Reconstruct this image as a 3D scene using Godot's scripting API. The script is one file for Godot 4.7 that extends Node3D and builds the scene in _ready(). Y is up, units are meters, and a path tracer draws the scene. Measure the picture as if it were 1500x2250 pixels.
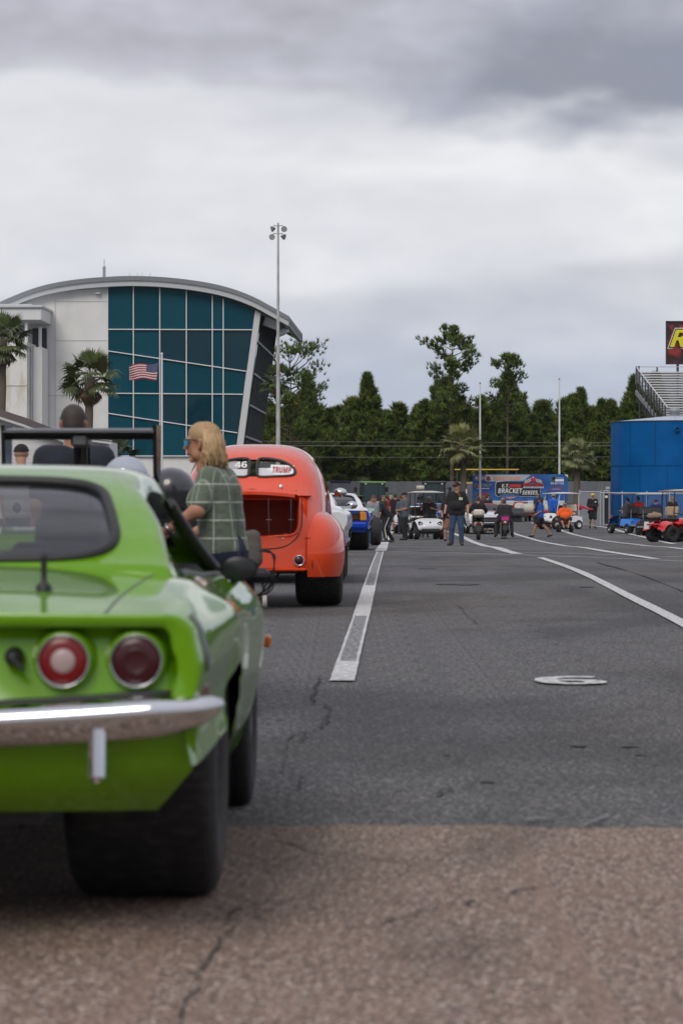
extends Node3D

# ---------- camera numbers: pixels of the 1500 x 2250 photograph ----------
const F := 6800.0          # focal length in pixels
const CH := 1.12           # lens height above the pavement at the camera
const HY := 1113.0         # row of the horizon
const LANE := 0.0140       # heading of the staging lane, radians
const GROUND := [[-200.0, 0.0], [0.0, 0.0], [9.0, 0.0], [20.0, 0.06], [31.6, 0.11], [50.0, 0.15], [70.0, 0.14], [90.0, -0.02], [121.0, -0.15], [135.0, -0.15], [160.0, -0.02], [178.0, 0.08], [200.0, 0.45], [235.0, 0.6], [3000.0, 0.6]]

var M := {}
var names := {}
var rng := RandomNumberGenerator.new()

# ---------- places ----------
func gy(z: float) -> float:
	var n := GROUND.size()
	for i in range(n - 1):
		var a: Array = GROUND[i]
		var b: Array = GROUND[i + 1]
		if z <= b[0]:
			var h: float = b[0] - a[0]
			var t: float = clampf((z - a[0]) / h, 0.0, 1.0)
			var s: float = (b[1] - a[1]) / h
			var p: Array = GROUND[maxi(i - 1, 0)]
			var q: Array = GROUND[mini(i + 2, n - 1)]
			var ma := 0.0 if i == 0 else slope(float(a[1] - p[1]) / float(a[0] - p[0]), s)
			var mb := 0.0 if i + 2 >= n else slope(s, float(q[1] - b[1]) / float(q[0] - b[0]))
			var t2 := t * t
			var t3 := t2 * t
			return (2 * t3 - 3 * t2 + 1) * a[1] + (t3 - 2 * t2 + t) * h * ma + (3 * t2 - 2 * t3) * b[1] + (t3 - t2) * h * mb
	return GROUND[n - 1][1]

func slope(a: float, b: float) -> float:
	return 0.0 if a * b <= 0.0 else 2.0 * a * b / (a + b)

func P(px: float, py: float, z: float) -> Vector3:
	return Vector3((px - 750.0) / F * z, CH + (HY - py) / F * z, -z)

func G(px: float, z: float) -> Vector3:
	return Vector3((px - 750.0) / F * z, gy(z), -z)

func GP(px: float, py: float) -> Vector3:   # the pavement point seen at a pixel
	var lo := 4.0
	var hi := 400.0
	for i in 40:
		var m := (lo + hi) * 0.5
		if HY + F * (CH - gy(m)) / m > py:
			lo = m
		else:
			hi = m
	return G(px, lo)

# ---------- nodes ----------
func numbered(called: String) -> String:
	var k: int = names.get(called, -1) + 1
	names[called] = k
	return called if k == 0 else "%s_%03d" % [called, k]

func thing(called: String, label: String, category: String, at := Vector3.ZERO, turn := 0.0, group := "") -> Node3D:
	var o := Node3D.new()
	o.name = numbered(called)
	add_child(o)
	o.position = at
	o.rotation.y = turn
	tag(o, label, category, group)
	return o

func tag(o: Node3D, label: String, category: String, group := "") -> void:
	o.set_meta("label", label)
	o.set_meta("category", category)
	if group != "":
		o.set_meta("group", group)

func part(parent: Node3D, called: String, mesh: Mesh, m: Material, xf := Transform3D.IDENTITY) -> MeshInstance3D:
	var o := MeshInstance3D.new()
	o.name = called
	o.mesh = mesh
	o.material_override = m
	parent.add_child(o, true)
	o.transform = xf
	return o

func struct(called: String, mesh: Mesh, m: Material, kind := "structure") -> MeshInstance3D:
	var o := MeshInstance3D.new()
	o.name = numbered(called)
	o.mesh = mesh
	o.material_override = m
	add_child(o)
	o.set_meta("kind", kind)
	return o

func copy(o: Node3D, called: String, label := "", group := "") -> Node3D:
	var c: Node3D = o.duplicate()
	c.name = numbered(called)
	add_child(c)
	if label != "":
		c.set_meta("label", label)
	if group != "":
		c.set_meta("group", group)
	return c

# ---------- materials ----------
func lin(r: float, g: float, b: float) -> Color:
	return Color(r, g, b).linear_to_srgb()

func mat(key: String, c: Color, rough := 0.6, metal := 0.0, more := {}) -> StandardMaterial3D:
	if M.has(key):
		return M[key]
	var m := StandardMaterial3D.new()
	m.resource_name = key
	m.albedo_color = c
	m.roughness = rough
	m.metallic = metal
	for k in more:
		m.set(k, more[k])
	M[key] = m
	return m

func paint(key: String, c: Color, rough := 0.35) -> StandardMaterial3D:   # car lacquer
	return mat(key, c, rough, 0.0, {"metallic_specular": 0.12, "clearcoat_enabled": true, "clearcoat": 0.95, "clearcoat_roughness": 0.03})

func glass(key: String, c: Color, alpha: float) -> StandardMaterial3D:
	var k := Color(c.r, c.g, c.b, alpha)
	return mat(key, k, 0.02, 0.0, {"transparency": BaseMaterial3D.TRANSPARENCY_ALPHA})

func noise_tex(size: int, kind: int, freq: float, cols: Array, octaves := 1, seed_ := 1, cell := -1) -> NoiseTexture2D:
	var n := FastNoiseLite.new()
	n.noise_type = kind as FastNoiseLite.NoiseType
	n.frequency = freq
	n.seed = seed_
	n.fractal_type = FastNoiseLite.FRACTAL_NONE if octaves == 1 else FastNoiseLite.FRACTAL_FBM
	n.fractal_octaves = octaves
	if cell >= 0:
		n.cellular_return_type = cell as FastNoiseLite.CellularReturnType
	var t := NoiseTexture2D.new()
	t.width = size
	t.height = size
	t.seamless = true
	t.noise = n
	if cols.size() > 0:
		var g := Gradient.new()
		var offs := PackedFloat32Array()
		var cc := PackedColorArray()
		for c in cols:
			offs.append(c[0])
			cc.append(c[1])
		g.offsets = offs
		g.colors = cc
		t.color_ramp = g
	return t

# ---------- mesh collector ----------
class Mb:
	var v := PackedVector3Array()
	var n := PackedVector3Array()
	var uv := PackedVector2Array()
	var col := PackedColorArray()
	var ix := PackedInt32Array()
	var tint := Color(1, 1, 1)
	var tinted := false

	func vert(p: Vector3, nn: Vector3, t := Vector2.ZERO) -> int:
		v.append(p); n.append(nn); uv.append(t); col.append(tint)
		return v.size() - 1

	func tri(a: Vector3, b: Vector3, c: Vector3) -> void:
		var nn := (c - a).cross(b - a).normalized()
		var i := vert(a, nn); vert(b, nn); vert(c, nn)
		ix.append(i); ix.append(i + 1); ix.append(i + 2)

	func quad(a: Vector3, b: Vector3, c: Vector3, d: Vector3) -> void:
		var nn := (c - a).cross(b - a).normalized()
		if nn.length_squared() < 0.5:
			nn = (d - a).cross(c - a).normalized()
		var i := vert(a, nn, Vector2(0, 1)); vert(b, nn, Vector2(0, 0)); vert(c, nn, Vector2(1, 0)); vert(d, nn, Vector2(1, 1))
		for k in [0, 1, 2, 0, 2, 3]:
			ix.append(i + k)

	func box(c: Vector3, s: Vector3, b := Basis.IDENTITY, bev := 0.0) -> void:   # bevelled box
		var h := s * 0.5
		var e := minf(bev, minf(h.x, minf(h.y, h.z)) * 0.9)
		if e <= 0.0:
			for ax in 3:
				for sg in [-1.0, 1.0]:
					var u := Vector3.ZERO; u[(ax + 1) % 3] = h[(ax + 1) % 3]
					var w := Vector3.ZERO; w[(ax + 2) % 3] = h[(ax + 2) % 3]
					var o := Vector3.ZERO; o[ax] = h[ax] * sg
					if sg > 0: quad(c + b * (o - u - w), c + b * (o - u + w), c + b * (o + u + w), c + b * (o + u - w))
					else: quad(c + b * (o - u - w), c + b * (o + u - w), c + b * (o + u + w), c + b * (o - u + w))
			return
		# faces, edge chamfers, corners
		for ax in 3:
			for sg in [-1.0, 1.0]:
				var u := Vector3.ZERO; u[(ax + 1) % 3] = h[(ax + 1) % 3] - e
				var w := Vector3.ZERO; w[(ax + 2) % 3] = h[(ax + 2) % 3] - e
				var o := Vector3.ZERO; o[ax] = h[ax] * sg
				if sg > 0: quad(c + b * (o - u - w), c + b * (o - u + w), c + b * (o + u + w), c + b * (o + u - w))
				else: quad(c + b * (o - u - w), c + b * (o + u - w), c + b * (o + u + w), c + b * (o - u + w))
		for ax in 3:
			var i1 := (ax + 1) % 3
			var i2 := (ax + 2) % 3
			for s1 in [-1.0, 1.0]:
				for s2 in [-1.0, 1.0]:
					var a := Vector3.ZERO; a[ax] = h[ax] - e
					var p := Vector3.ZERO; p[i1] = s1 * h[i1]; p[i2] = s2 * (h[i2] - e)
					var q := Vector3.ZERO; q[i1] = s1 * (h[i1] - e); q[i2] = s2 * h[i2]
					if s1 * s2 > 0: quad(c + b * (p - a), c + b * (p + a), c + b * (q + a), c + b * (q - a))
					else: quad(c + b * (p + a), c + b * (p - a), c + b * (q - a), c + b * (q + a))
		for sx in [-1.0, 1.0]:
			for sy in [-1.0, 1.0]:
				for sz in [-1.0, 1.0]:
					var A := Vector3(sx * h.x, sy * (h.y - e), sz * (h.z - e))
					var B := Vector3(sx * (h.x - e), sy * h.y, sz * (h.z - e))
					var C := Vector3(sx * (h.x - e), sy * (h.y - e), sz * h.z)
					if sx * sy * sz > 0: tri(c + b * A, c + b * C, c + b * B)
					else: tri(c + b * A, c + b * B, c + b * C)

	func bar(a: Vector3, b: Vector3, w: float, d: float, bev := 0.0, up := Vector3.UP) -> void:
		var z := (b - a).normalized()
		var u := up if absf(z.dot(up)) < 0.98 else Vector3.RIGHT
		var x := u.cross(z).normalized()
		box((a + b) * 0.5, Vector3(w, d, a.distance_to(b)), Basis(x, z.cross(x), z), bev)

	func rows(r: Array, closed := false, skip = null) -> void:   # smooth skin over rows of points
		var nr := r.size()
		var nc: int = r[0].size()
		var base := v.size()
		var acc := PackedVector3Array()
		acc.resize(nr * nc)
		for i in nr:
			var row: PackedVector3Array = r[i]
			for j in nc:
				vert(row[j], Vector3.UP, Vector2(float(j) / (nc - 1), float(i) / maxf(1, nr - 1)))
		var lim := nc if closed else nc - 1
		for i in nr - 1:
			for j in lim:
				var a := i * nc + j
				var b := i * nc + (j + 1) % nc
				var c := b + nc
				var d := a + nc
				var pa := v[base + a]; var pb := v[base + b]; var pc := v[base + c]; var pd := v[base + d]
				var nn := (pc - pa).cross(pb - pa) + (pd - pa).cross(pc - pa)
				acc[a] += nn; acc[b] += nn; acc[c] += nn; acc[d] += nn
				if skip != null and skip.call(i, j):
					continue
				for k in [a, b, c, a, c, d]:
					ix.append(base + k)
		for k in nr * nc:
			n[base + k] = acc[k].normalized() if acc[k].length_squared() > 1e-20 else Vector3.UP

	func tube(path: Array, rad, sides := 8, caps := true) -> void:
		var rr := []
		var up := Vector3(0.13, 0.97, 0.21)
		for i in path.size():
			var t: Vector3 = (path[mini(i + 1, path.size() - 1)] - path[maxi(i - 1, 0)]).normalized()
			var u: Vector3 = up - t * up.dot(t)
			if u.length() < 0.05:
				u = Vector3.RIGHT - t * t.x
			u = u.normalized()
			up = u
			var w: Vector3 = t.cross(u)
			var q: float = rad[i] if rad is Array or rad is PackedFloat32Array else rad
			var row := PackedVector3Array()
			for k in sides:
				var a := TAU * k / sides
				row.append(path[i] + (u * cos(a) - w * sin(a)) * q)
			rr.append(row)
		rows(rr, true)
		if caps:
			for e in [0, rr.size() - 1]:
				var c: Vector3 = path[e]
				for k in sides:
					if e == 0: tri(c, rr[e][k], rr[e][(k + 1) % sides])
					else: tri(c, rr[e][(k + 1) % sides], rr[e][k])

	func lathe(profile: Array, xf := Transform3D.IDENTITY, sides := 24) -> void:   # Vector2(radius, height) about y
		for i in profile.size() - 1:   # hard between segments only where wanted: each segment pair shares normals
			pass
		var rr := []
		for p in profile:
			var row := PackedVector3Array()
			for k in sides:
				var a := TAU * k / sides
				row.append(xf * Vector3(p.x * cos(a), p.y, p.x * sin(a)))
			rr.append(row)
		rows(rr, true)

	func ball(c: Vector3, s: Vector3, nu := 14, nv := 9, b := Basis.IDENTITY) -> void:
		var rr := []
		for i in nv + 1:
			var t := PI * i / nv - PI / 2
			var row := PackedVector3Array()
			for k in nu:
				var a := TAU * k / nu
				row.append(c + b * (Vector3(cos(t) * cos(a), sin(t), cos(t) * sin(a)) * s))
			rr.append(row)
		rows(rr, true)

	func fan(poly: Array, off := Vector3.ZERO) -> void:   # flat convex polygon
		for i in range(1, poly.size() - 1):
			tri(poly[0] + off, poly[i] + off, poly[i + 1] + off)

	func slab(poly: PackedVector2Array, depth: float, xf := Transform3D.IDENTITY) -> void:   # polygon in x,y pulled along z, both faces
		var id := Geometry2D.triangulate_polygon(poly)
		for i in range(0, id.size(), 3):
			var a := poly[id[i]]; var b := poly[id[i + 1]]; var c := poly[id[i + 2]]
			if (b - a).cross(c - a) < 0:
				var t := b; b = c; c = t
			tri(xf * Vector3(a.x, a.y, 0), xf * Vector3(c.x, c.y, 0), xf * Vector3(b.x, b.y, 0))
			if depth != 0.0:
				tri(xf * Vector3(a.x, a.y, -depth), xf * Vector3(b.x, b.y, -depth), xf * Vector3(c.x, c.y, -depth))
		if depth != 0.0:
			var ccw := not Geometry2D.is_polygon_clockwise(poly)
			for i in poly.size():
				var a := poly[i]; var b := poly[(i + 1) % poly.size()]
				if not ccw:
					var t := a; a = b; b = t
				quad(xf * Vector3(a.x, a.y, 0), xf * Vector3(b.x, b.y, 0), xf * Vector3(b.x, b.y, -depth), xf * Vector3(a.x, a.y, -depth))

	func add(m: ArrayMesh, xf: Transform3D) -> void:
		var a := m.surface_get_arrays(0)
		var base := v.size()
		var vv: PackedVector3Array = a[Mesh.ARRAY_VERTEX]
		var nn: PackedVector3Array = a[Mesh.ARRAY_NORMAL]
		var ii: PackedInt32Array = a[Mesh.ARRAY_INDEX]
		for k in vv.size():
			vert(xf * vv[k], (xf.basis * nn[k]).normalized())
		for k in ii:
			ix.append(base + k)

	func mesh() -> ArrayMesh:
		var a := []
		a.resize(Mesh.ARRAY_MAX)
		a[Mesh.ARRAY_VERTEX] = v
		a[Mesh.ARRAY_NORMAL] = n
		a[Mesh.ARRAY_TEX_UV] = uv
		if tinted:
			a[Mesh.ARRAY_COLOR] = col
		a[Mesh.ARRAY_INDEX] = ix
		var m := ArrayMesh.new()
		m.add_surface_from_arrays(Mesh.PRIMITIVE_TRIANGLES, a)
		return m

# ---------- small shape helpers ----------
func box_mesh(c: Vector3, s: Vector3, bev := 0.0, b := Basis.IDENTITY) -> ArrayMesh:
	var m := Mb.new()
	m.box(c, s, b, bev)
	return m.mesh()

func tube_mesh(path: Array, r, sides := 8) -> ArrayMesh:
	var m := Mb.new()
	m.tube(path, r, sides)
	return m.mesh()

func lathe_mesh(profile: Array, xf := Transform3D.IDENTITY, sides := 24) -> ArrayMesh:
	var m := Mb.new()
	m.lathe(profile, xf, sides)
	return m.mesh()

func ball_mesh(c: Vector3, s: Vector3, nu := 14, nv := 9) -> ArrayMesh:
	var m := Mb.new()
	m.ball(c, s, nu, nv)
	return m.mesh()

func rows_mesh(r: Array, closed := false, skip = null) -> ArrayMesh:
	var m := Mb.new()
	m.rows(r, closed, skip)
	return m.mesh()

func text_mesh(s: String, height: float, width := 0.0, bold := true, depth := 0.01, serif := false) -> TextMesh:
	var f := SystemFont.new()
	f.font_names = PackedStringArray(["Droid Serif" if serif else "Droid Sans"])
	f.font_weight = 700 if bold else 400
	var t := TextMesh.new()
	t.font = f
	t.text = s
	t.font_size = 64
	t.pixel_size = height / 46.0
	t.depth = depth
	t.curve_step = 2.0
	return t

func lettering(parent: Node3D, s: String, at: Vector3, height: float, width: float, m: Material, slant := 0.0, base := Basis.IDENTITY, depth := 0.012) -> void:
	var t := text_mesh(s, height, width, true, depth)
	var a := t.get_aabb()
	var k := width / maxf(0.001, a.size.x) if width > 0.0 else 1.0
	var b := Basis(Vector3(k, 0, 0), Vector3(slant, 1, 0), Vector3(0, 0, 1))
	part(parent, "lettering", t, m, Transform3D(base * b, at))

func curve(tab: Array, x: float) -> float:   # smooth table look-up
	var n := tab.size()
	if x <= tab[0][0]:
		return tab[0][1]
	for i in range(n - 1):
		if x <= tab[i + 1][0]:
			var h: float = tab[i + 1][0] - tab[i][0]
			var t: float = (x - tab[i][0]) / h
			var s: float = (tab[i + 1][1] - tab[i][1]) / h
			var ma := s
			var mb := s
			if i > 0: ma = slope((tab[i][1] - tab[i - 1][1]) / (tab[i][0] - tab[i - 1][0]), s)
			if i + 2 < n: mb = slope(s, (tab[i + 2][1] - tab[i + 1][1]) / (tab[i + 2][0] - tab[i + 1][0]))
			var t2 := t * t
			var t3 := t2 * t
			return (2 * t3 - 3 * t2 + 1) * tab[i][1] + (t3 - 2 * t2 + t) * h * ma + (3 * t2 - 2 * t3) * tab[i + 1][1] + (t3 - t2) * h * mb
	return tab[n - 1][1]

func spline(pts: Array, per: int) -> Array:   # Catmull-Rom through points (Vector2 or Vector3)
	var out := []
	for i in pts.size() - 1:
		var p0 = pts[maxi(i - 1, 0)]
		var p1 = pts[i]
		var p2 = pts[i + 1]
		var p3 = pts[mini(i + 2, pts.size() - 1)]
		for k in per:
			out.append(p1.cubic_interpolate(p2, p0, p3, float(k) / per))
	out.append(pts[-1])
	return out

# ---------- bodies: smooth union of tapered bones, meshed as surface nets ----------
func blob(bones: Array, cell: float, k := 0.03) -> ArrayMesh:
	var lo := Vector3(1e9, 1e9, 1e9)
	var hi := -lo
	for b in bones:
		var r: float = maxf(b[2], b[3]) + cell * 3.0 + k
		for p in [b[0], b[1]]:
			lo = lo.min(p - Vector3(r, r, r))
			hi = hi.max(p + Vector3(r, r, r))
	var nx := int(ceil((hi.x - lo.x) / cell)) + 1
	var ny := int(ceil((hi.y - lo.y) / cell)) + 1
	var nz := int(ceil((hi.z - lo.z) / cell)) + 1
	var f := PackedFloat32Array()
	f.resize(nx * ny * nz)
	f.fill(9.0)
	for b in bones:
		var a: Vector3 = b[0] - lo
		var d: Vector3 = b[1] - b[0]
		var ra: float = b[2]
		var dr: float = b[3] - ra
		var dd := maxf(d.length_squared(), 1e-9)
		var r: float = maxf(b[2], b[3]) + cell * 2.5 + k
		var e: Vector3 = a + d
		var x0 := maxi(0, int((minf(a.x, e.x) - r) / cell)); var x1 := mini(nx - 1, int((maxf(a.x, e.x) + r) / cell))
		var y0 := maxi(0, int((minf(a.y, e.y) - r) / cell)); var y1 := mini(ny - 1, int((maxf(a.y, e.y) + r) / cell))
		var z0 := maxi(0, int((minf(a.z, e.z) - r) / cell)); var z1 := mini(nz - 1, int((maxf(a.z, e.z) + r) / cell))
		var lim: float = cell * 2.0 + k
		for z in range(z0, z1 + 1):
			for y in range(y0, y1 + 1):
				var at := (z * ny + y) * nx
				var q := Vector3(x0 * cell, y * cell, z * cell) - a
				for x in range(x0, x1 + 1):
					var t := clampf(q.dot(d) / dd, 0.0, 1.0)
					var s := (q - d * t).length() - ra - dr * t
					q.x += cell
					if s > lim:
						continue
					var o := f[at + x]
					var h := k - absf(o - s)
					f[at + x] = minf(o, s) - (h * h / (4.0 * k) if h > 0.0 else 0.0)
	var id := PackedInt32Array()
	id.resize(nx * ny * nz)
	id.fill(-1)
	var v := PackedVector3Array()
	var off := [0, 1, nx, nx + 1, nx * ny, nx * ny + 1, nx * ny + nx, nx * ny + nx + 1]
	for z in nz - 1:
		for y in ny - 1:
			var at := (z * ny + y) * nx
			for x in nx - 1:
				var i := at + x
				var inside := 0
				for c in off:
					if f[i + c] < 0.0: inside += 1
				if inside == 0 or inside == 8:
					continue
				var sum := Vector3.ZERO
				var cnt := 0
				for c in 8:
					for ax in [1, 2, 4]:
						if c & ax: continue
						var va := f[i + off[c]]
						var vb := f[i + off[c | ax]]
						if (va < 0.0) != (vb < 0.0):
							vb = minf(vb, 0.1) if vb > 0 else vb
							va = minf(va, 0.1) if va > 0 else va
							var t := va / (va - vb)
							sum += Vector3((c & 1) + (t if ax == 1 else 0.0), ((c >> 1) & 1) + (t if ax == 2 else 0.0), ((c >> 2) & 1) + (t if ax == 4 else 0.0))
							cnt += 1
				id[i] = v.size()
				v.append(lo + (Vector3(x, y, z) + sum / cnt) * cell)
	var ix := PackedInt32Array()
	var n := PackedVector3Array()
	n.resize(v.size())
	var st := [1, nx, nx * ny]
	for z in range(1, nz - 1):
		for y in range(1, ny - 1):
			var at := (z * ny + y) * nx
			for x in range(1, nx - 1):
				var i := at + x
				if id[i] < 0 and f[i] > 0.0 and f[i] > cell * 2.0: continue
				var s := f[i] < 0.0
				for ax in 3:
					if s == (f[i + st[ax]] < 0.0): continue
					var u: int = st[(ax + 1) % 3]
					var w: int = st[(ax + 2) % 3]
					var q := [id[i], id[i - u], id[i - u - w], id[i - w]]
					if q[0] < 0 or q[1] < 0 or q[2] < 0 or q[3] < 0: continue
					if s: q = [q[0], q[3], q[2], q[1]]
					var nn: Vector3 = (v[q[2]] - v[q[0]]).cross(v[q[1]] - v[q[0]]) + (v[q[3]] - v[q[0]]).cross(v[q[2]] - v[q[0]])
					for g in q: n[g] += nn
					for g in [0, 1, 2, 0, 2, 3]: ix.append(q[g])
	for i in n.size(): n[i] = n[i].normalized()
	var m := Mb.new()
	m.v = v; m.n = n; m.ix = ix
	m.uv.resize(v.size())
	return m.mesh()

func sph(p: Vector3, r: float) -> Array:
	return [p, p, r, r]

var head_mesh: ArrayMesh
var hand_mesh: ArrayMesh
var hair_short: ArrayMesh
var cap_mesh: ArrayMesh
var helmet_mesh: ArrayMesh

func make_body_pieces() -> void:
	var b := [sph(Vector3(0, 0.035, -0.022), 0.078), sph(Vector3(0, 0.045, 0.012), 0.072), sph(Vector3(0, -0.005, 0.03), 0.064), [Vector3(-0.03, -0.055, 0.02), Vector3(0.03, -0.055, 0.02), 0.04, 0.04],
		sph(Vector3(0, -0.088, 0.062), 0.02), [Vector3(0, 0.018, 0.088), Vector3(0, -0.02, 0.106), 0.009, 0.013], [Vector3(-0.016, -0.05, 0.083), Vector3(0.016, -0.05, 0.083), 0.011, 0.011],
		[Vector3(-0.079, 0.015, -0.005), Vector3(-0.077, -0.02, 0.0), 0.013, 0.01], [Vector3(0.079, 0.015, -0.005), Vector3(0.077, -0.02, 0.0), 0.013, 0.01],
		[Vector3(-0.045, 0.03, 0.078), Vector3(0.045, 0.03, 0.078), 0.014, 0.014], [Vector3(0, -0.06, -0.02), Vector3(0, -0.14, -0.02), 0.055, 0.056]]
	head_mesh = blob(b, 0.009, 0.018)
	b = [[Vector3(-0.026, -0.015, 0), Vector3(-0.03, -0.075, 0.006), 0.017, 0.014], [Vector3(0.0, -0.005, 0), Vector3(-0.008, -0.082, 0.006), 0.019, 0.014], [Vector3(0.02, -0.015, 0), Vector3(0.022, -0.08, 0.006), 0.017, 0.014]]
	var tips := [[-0.033, 0.058], [-0.011, 0.078], [0.011, 0.084], [0.031, 0.074]]
	for i in 4:
		var x: float = tips[i][0]
		var l: float = tips[i][1]
		var p0 := Vector3(x, -0.082, 0.006)
		var p1 := p0 + Vector3(x * 0.08, -l * 0.5, 0.008)
		var p2 := p1 + Vector3(0, -l * 0.34, 0.02)
		b.append([p0, p1, 0.0095, 0.0085])
		b.append([p1, p2, 0.0085, 0.007])
	b.append([Vector3(0.03, -0.03, 0.006), Vector3(0.052, -0.06, 0.022), 0.013, 0.011])
	b.append([Vector3(0.052, -0.06, 0.022), Vector3(0.056, -0.09, 0.034), 0.010, 0.008])
	hand_mesh = blob(b, 0.0055, 0.006)
	b = [sph(Vector3(0, 0.052, -0.026), 0.078), sph(Vector3(0, 0.068, 0.018), 0.068), sph(Vector3(0, 0.0, -0.045), 0.064), [Vector3(-0.062, 0.035, 0.005), Vector3(0.062, 0.035, 0.005), 0.026, 0.026]]
	hair_short = blob(b, 0.012, 0.02)
	var m := Mb.new()
	var rr := []
	for i in 8:
		var t := PI / 2 * i / 7.0
		var row := PackedVector3Array()
		for k in 18:
			var a := TAU * k / 18
			row.append(Vector3(cos(a) * 0.094 * cos(t * 0.98), 0.035 + 0.098 * sin(t), sin(a) * 0.112 * cos(t * 0.98) - 0.004))
		rr.append(row)
	m.rows(rr, true)
	var top := PackedVector3Array()
	var und := PackedVector3Array()
	var rim := PackedVector3Array()
	for k in 11:
		var a := PI * (0.12 + 0.76 * k / 10.0)
		rim.append(Vector3(cos(a) * 0.095, 0.042, sin(a) * 0.11))
		top.append(Vector3(cos(a) * 0.095, 0.030 + 0.012 * sin(a), 0.02 + sin(a) * 0.165))
		und.append(Vector3(cos(a) * 0.094, 0.024 + 0.012 * sin(a), 0.02 + sin(a) * 0.163))
	m.rows([rim, top, und, rim])
	cap_mesh = m.mesh()

const BASE_JOINTS := {"pelvis": Vector3(0, 0.94, 0), "neck": Vector3(0, 1.47, -0.015), "head": Vector3(0, 1.62, 0.02),
	"sl": Vector3(0.185, 1.42, -0.01), "sr": Vector3(-0.185, 1.42, -0.01), "el": Vector3(0.235, 1.13, -0.03), "er": Vector3(-0.235, 1.13, -0.03),
	"wl": Vector3(0.245, 0.88, 0.05), "wr": Vector3(-0.245, 0.88, 0.05), "hl": Vector3(0.09, 0.92, 0), "hr": Vector3(-0.09, 0.92, 0),
	"kl": Vector3(0.105, 0.5, 0.02), "kr": Vector3(-0.105, 0.5, 0.02), "al": Vector3(0.115, 0.085, -0.02), "ar": Vector3(-0.115, 0.085, -0.02),
	"tl": Vector3(0.14, 0.035, 0.12), "tr": Vector3(-0.14, 0.035, 0.12)}

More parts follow.
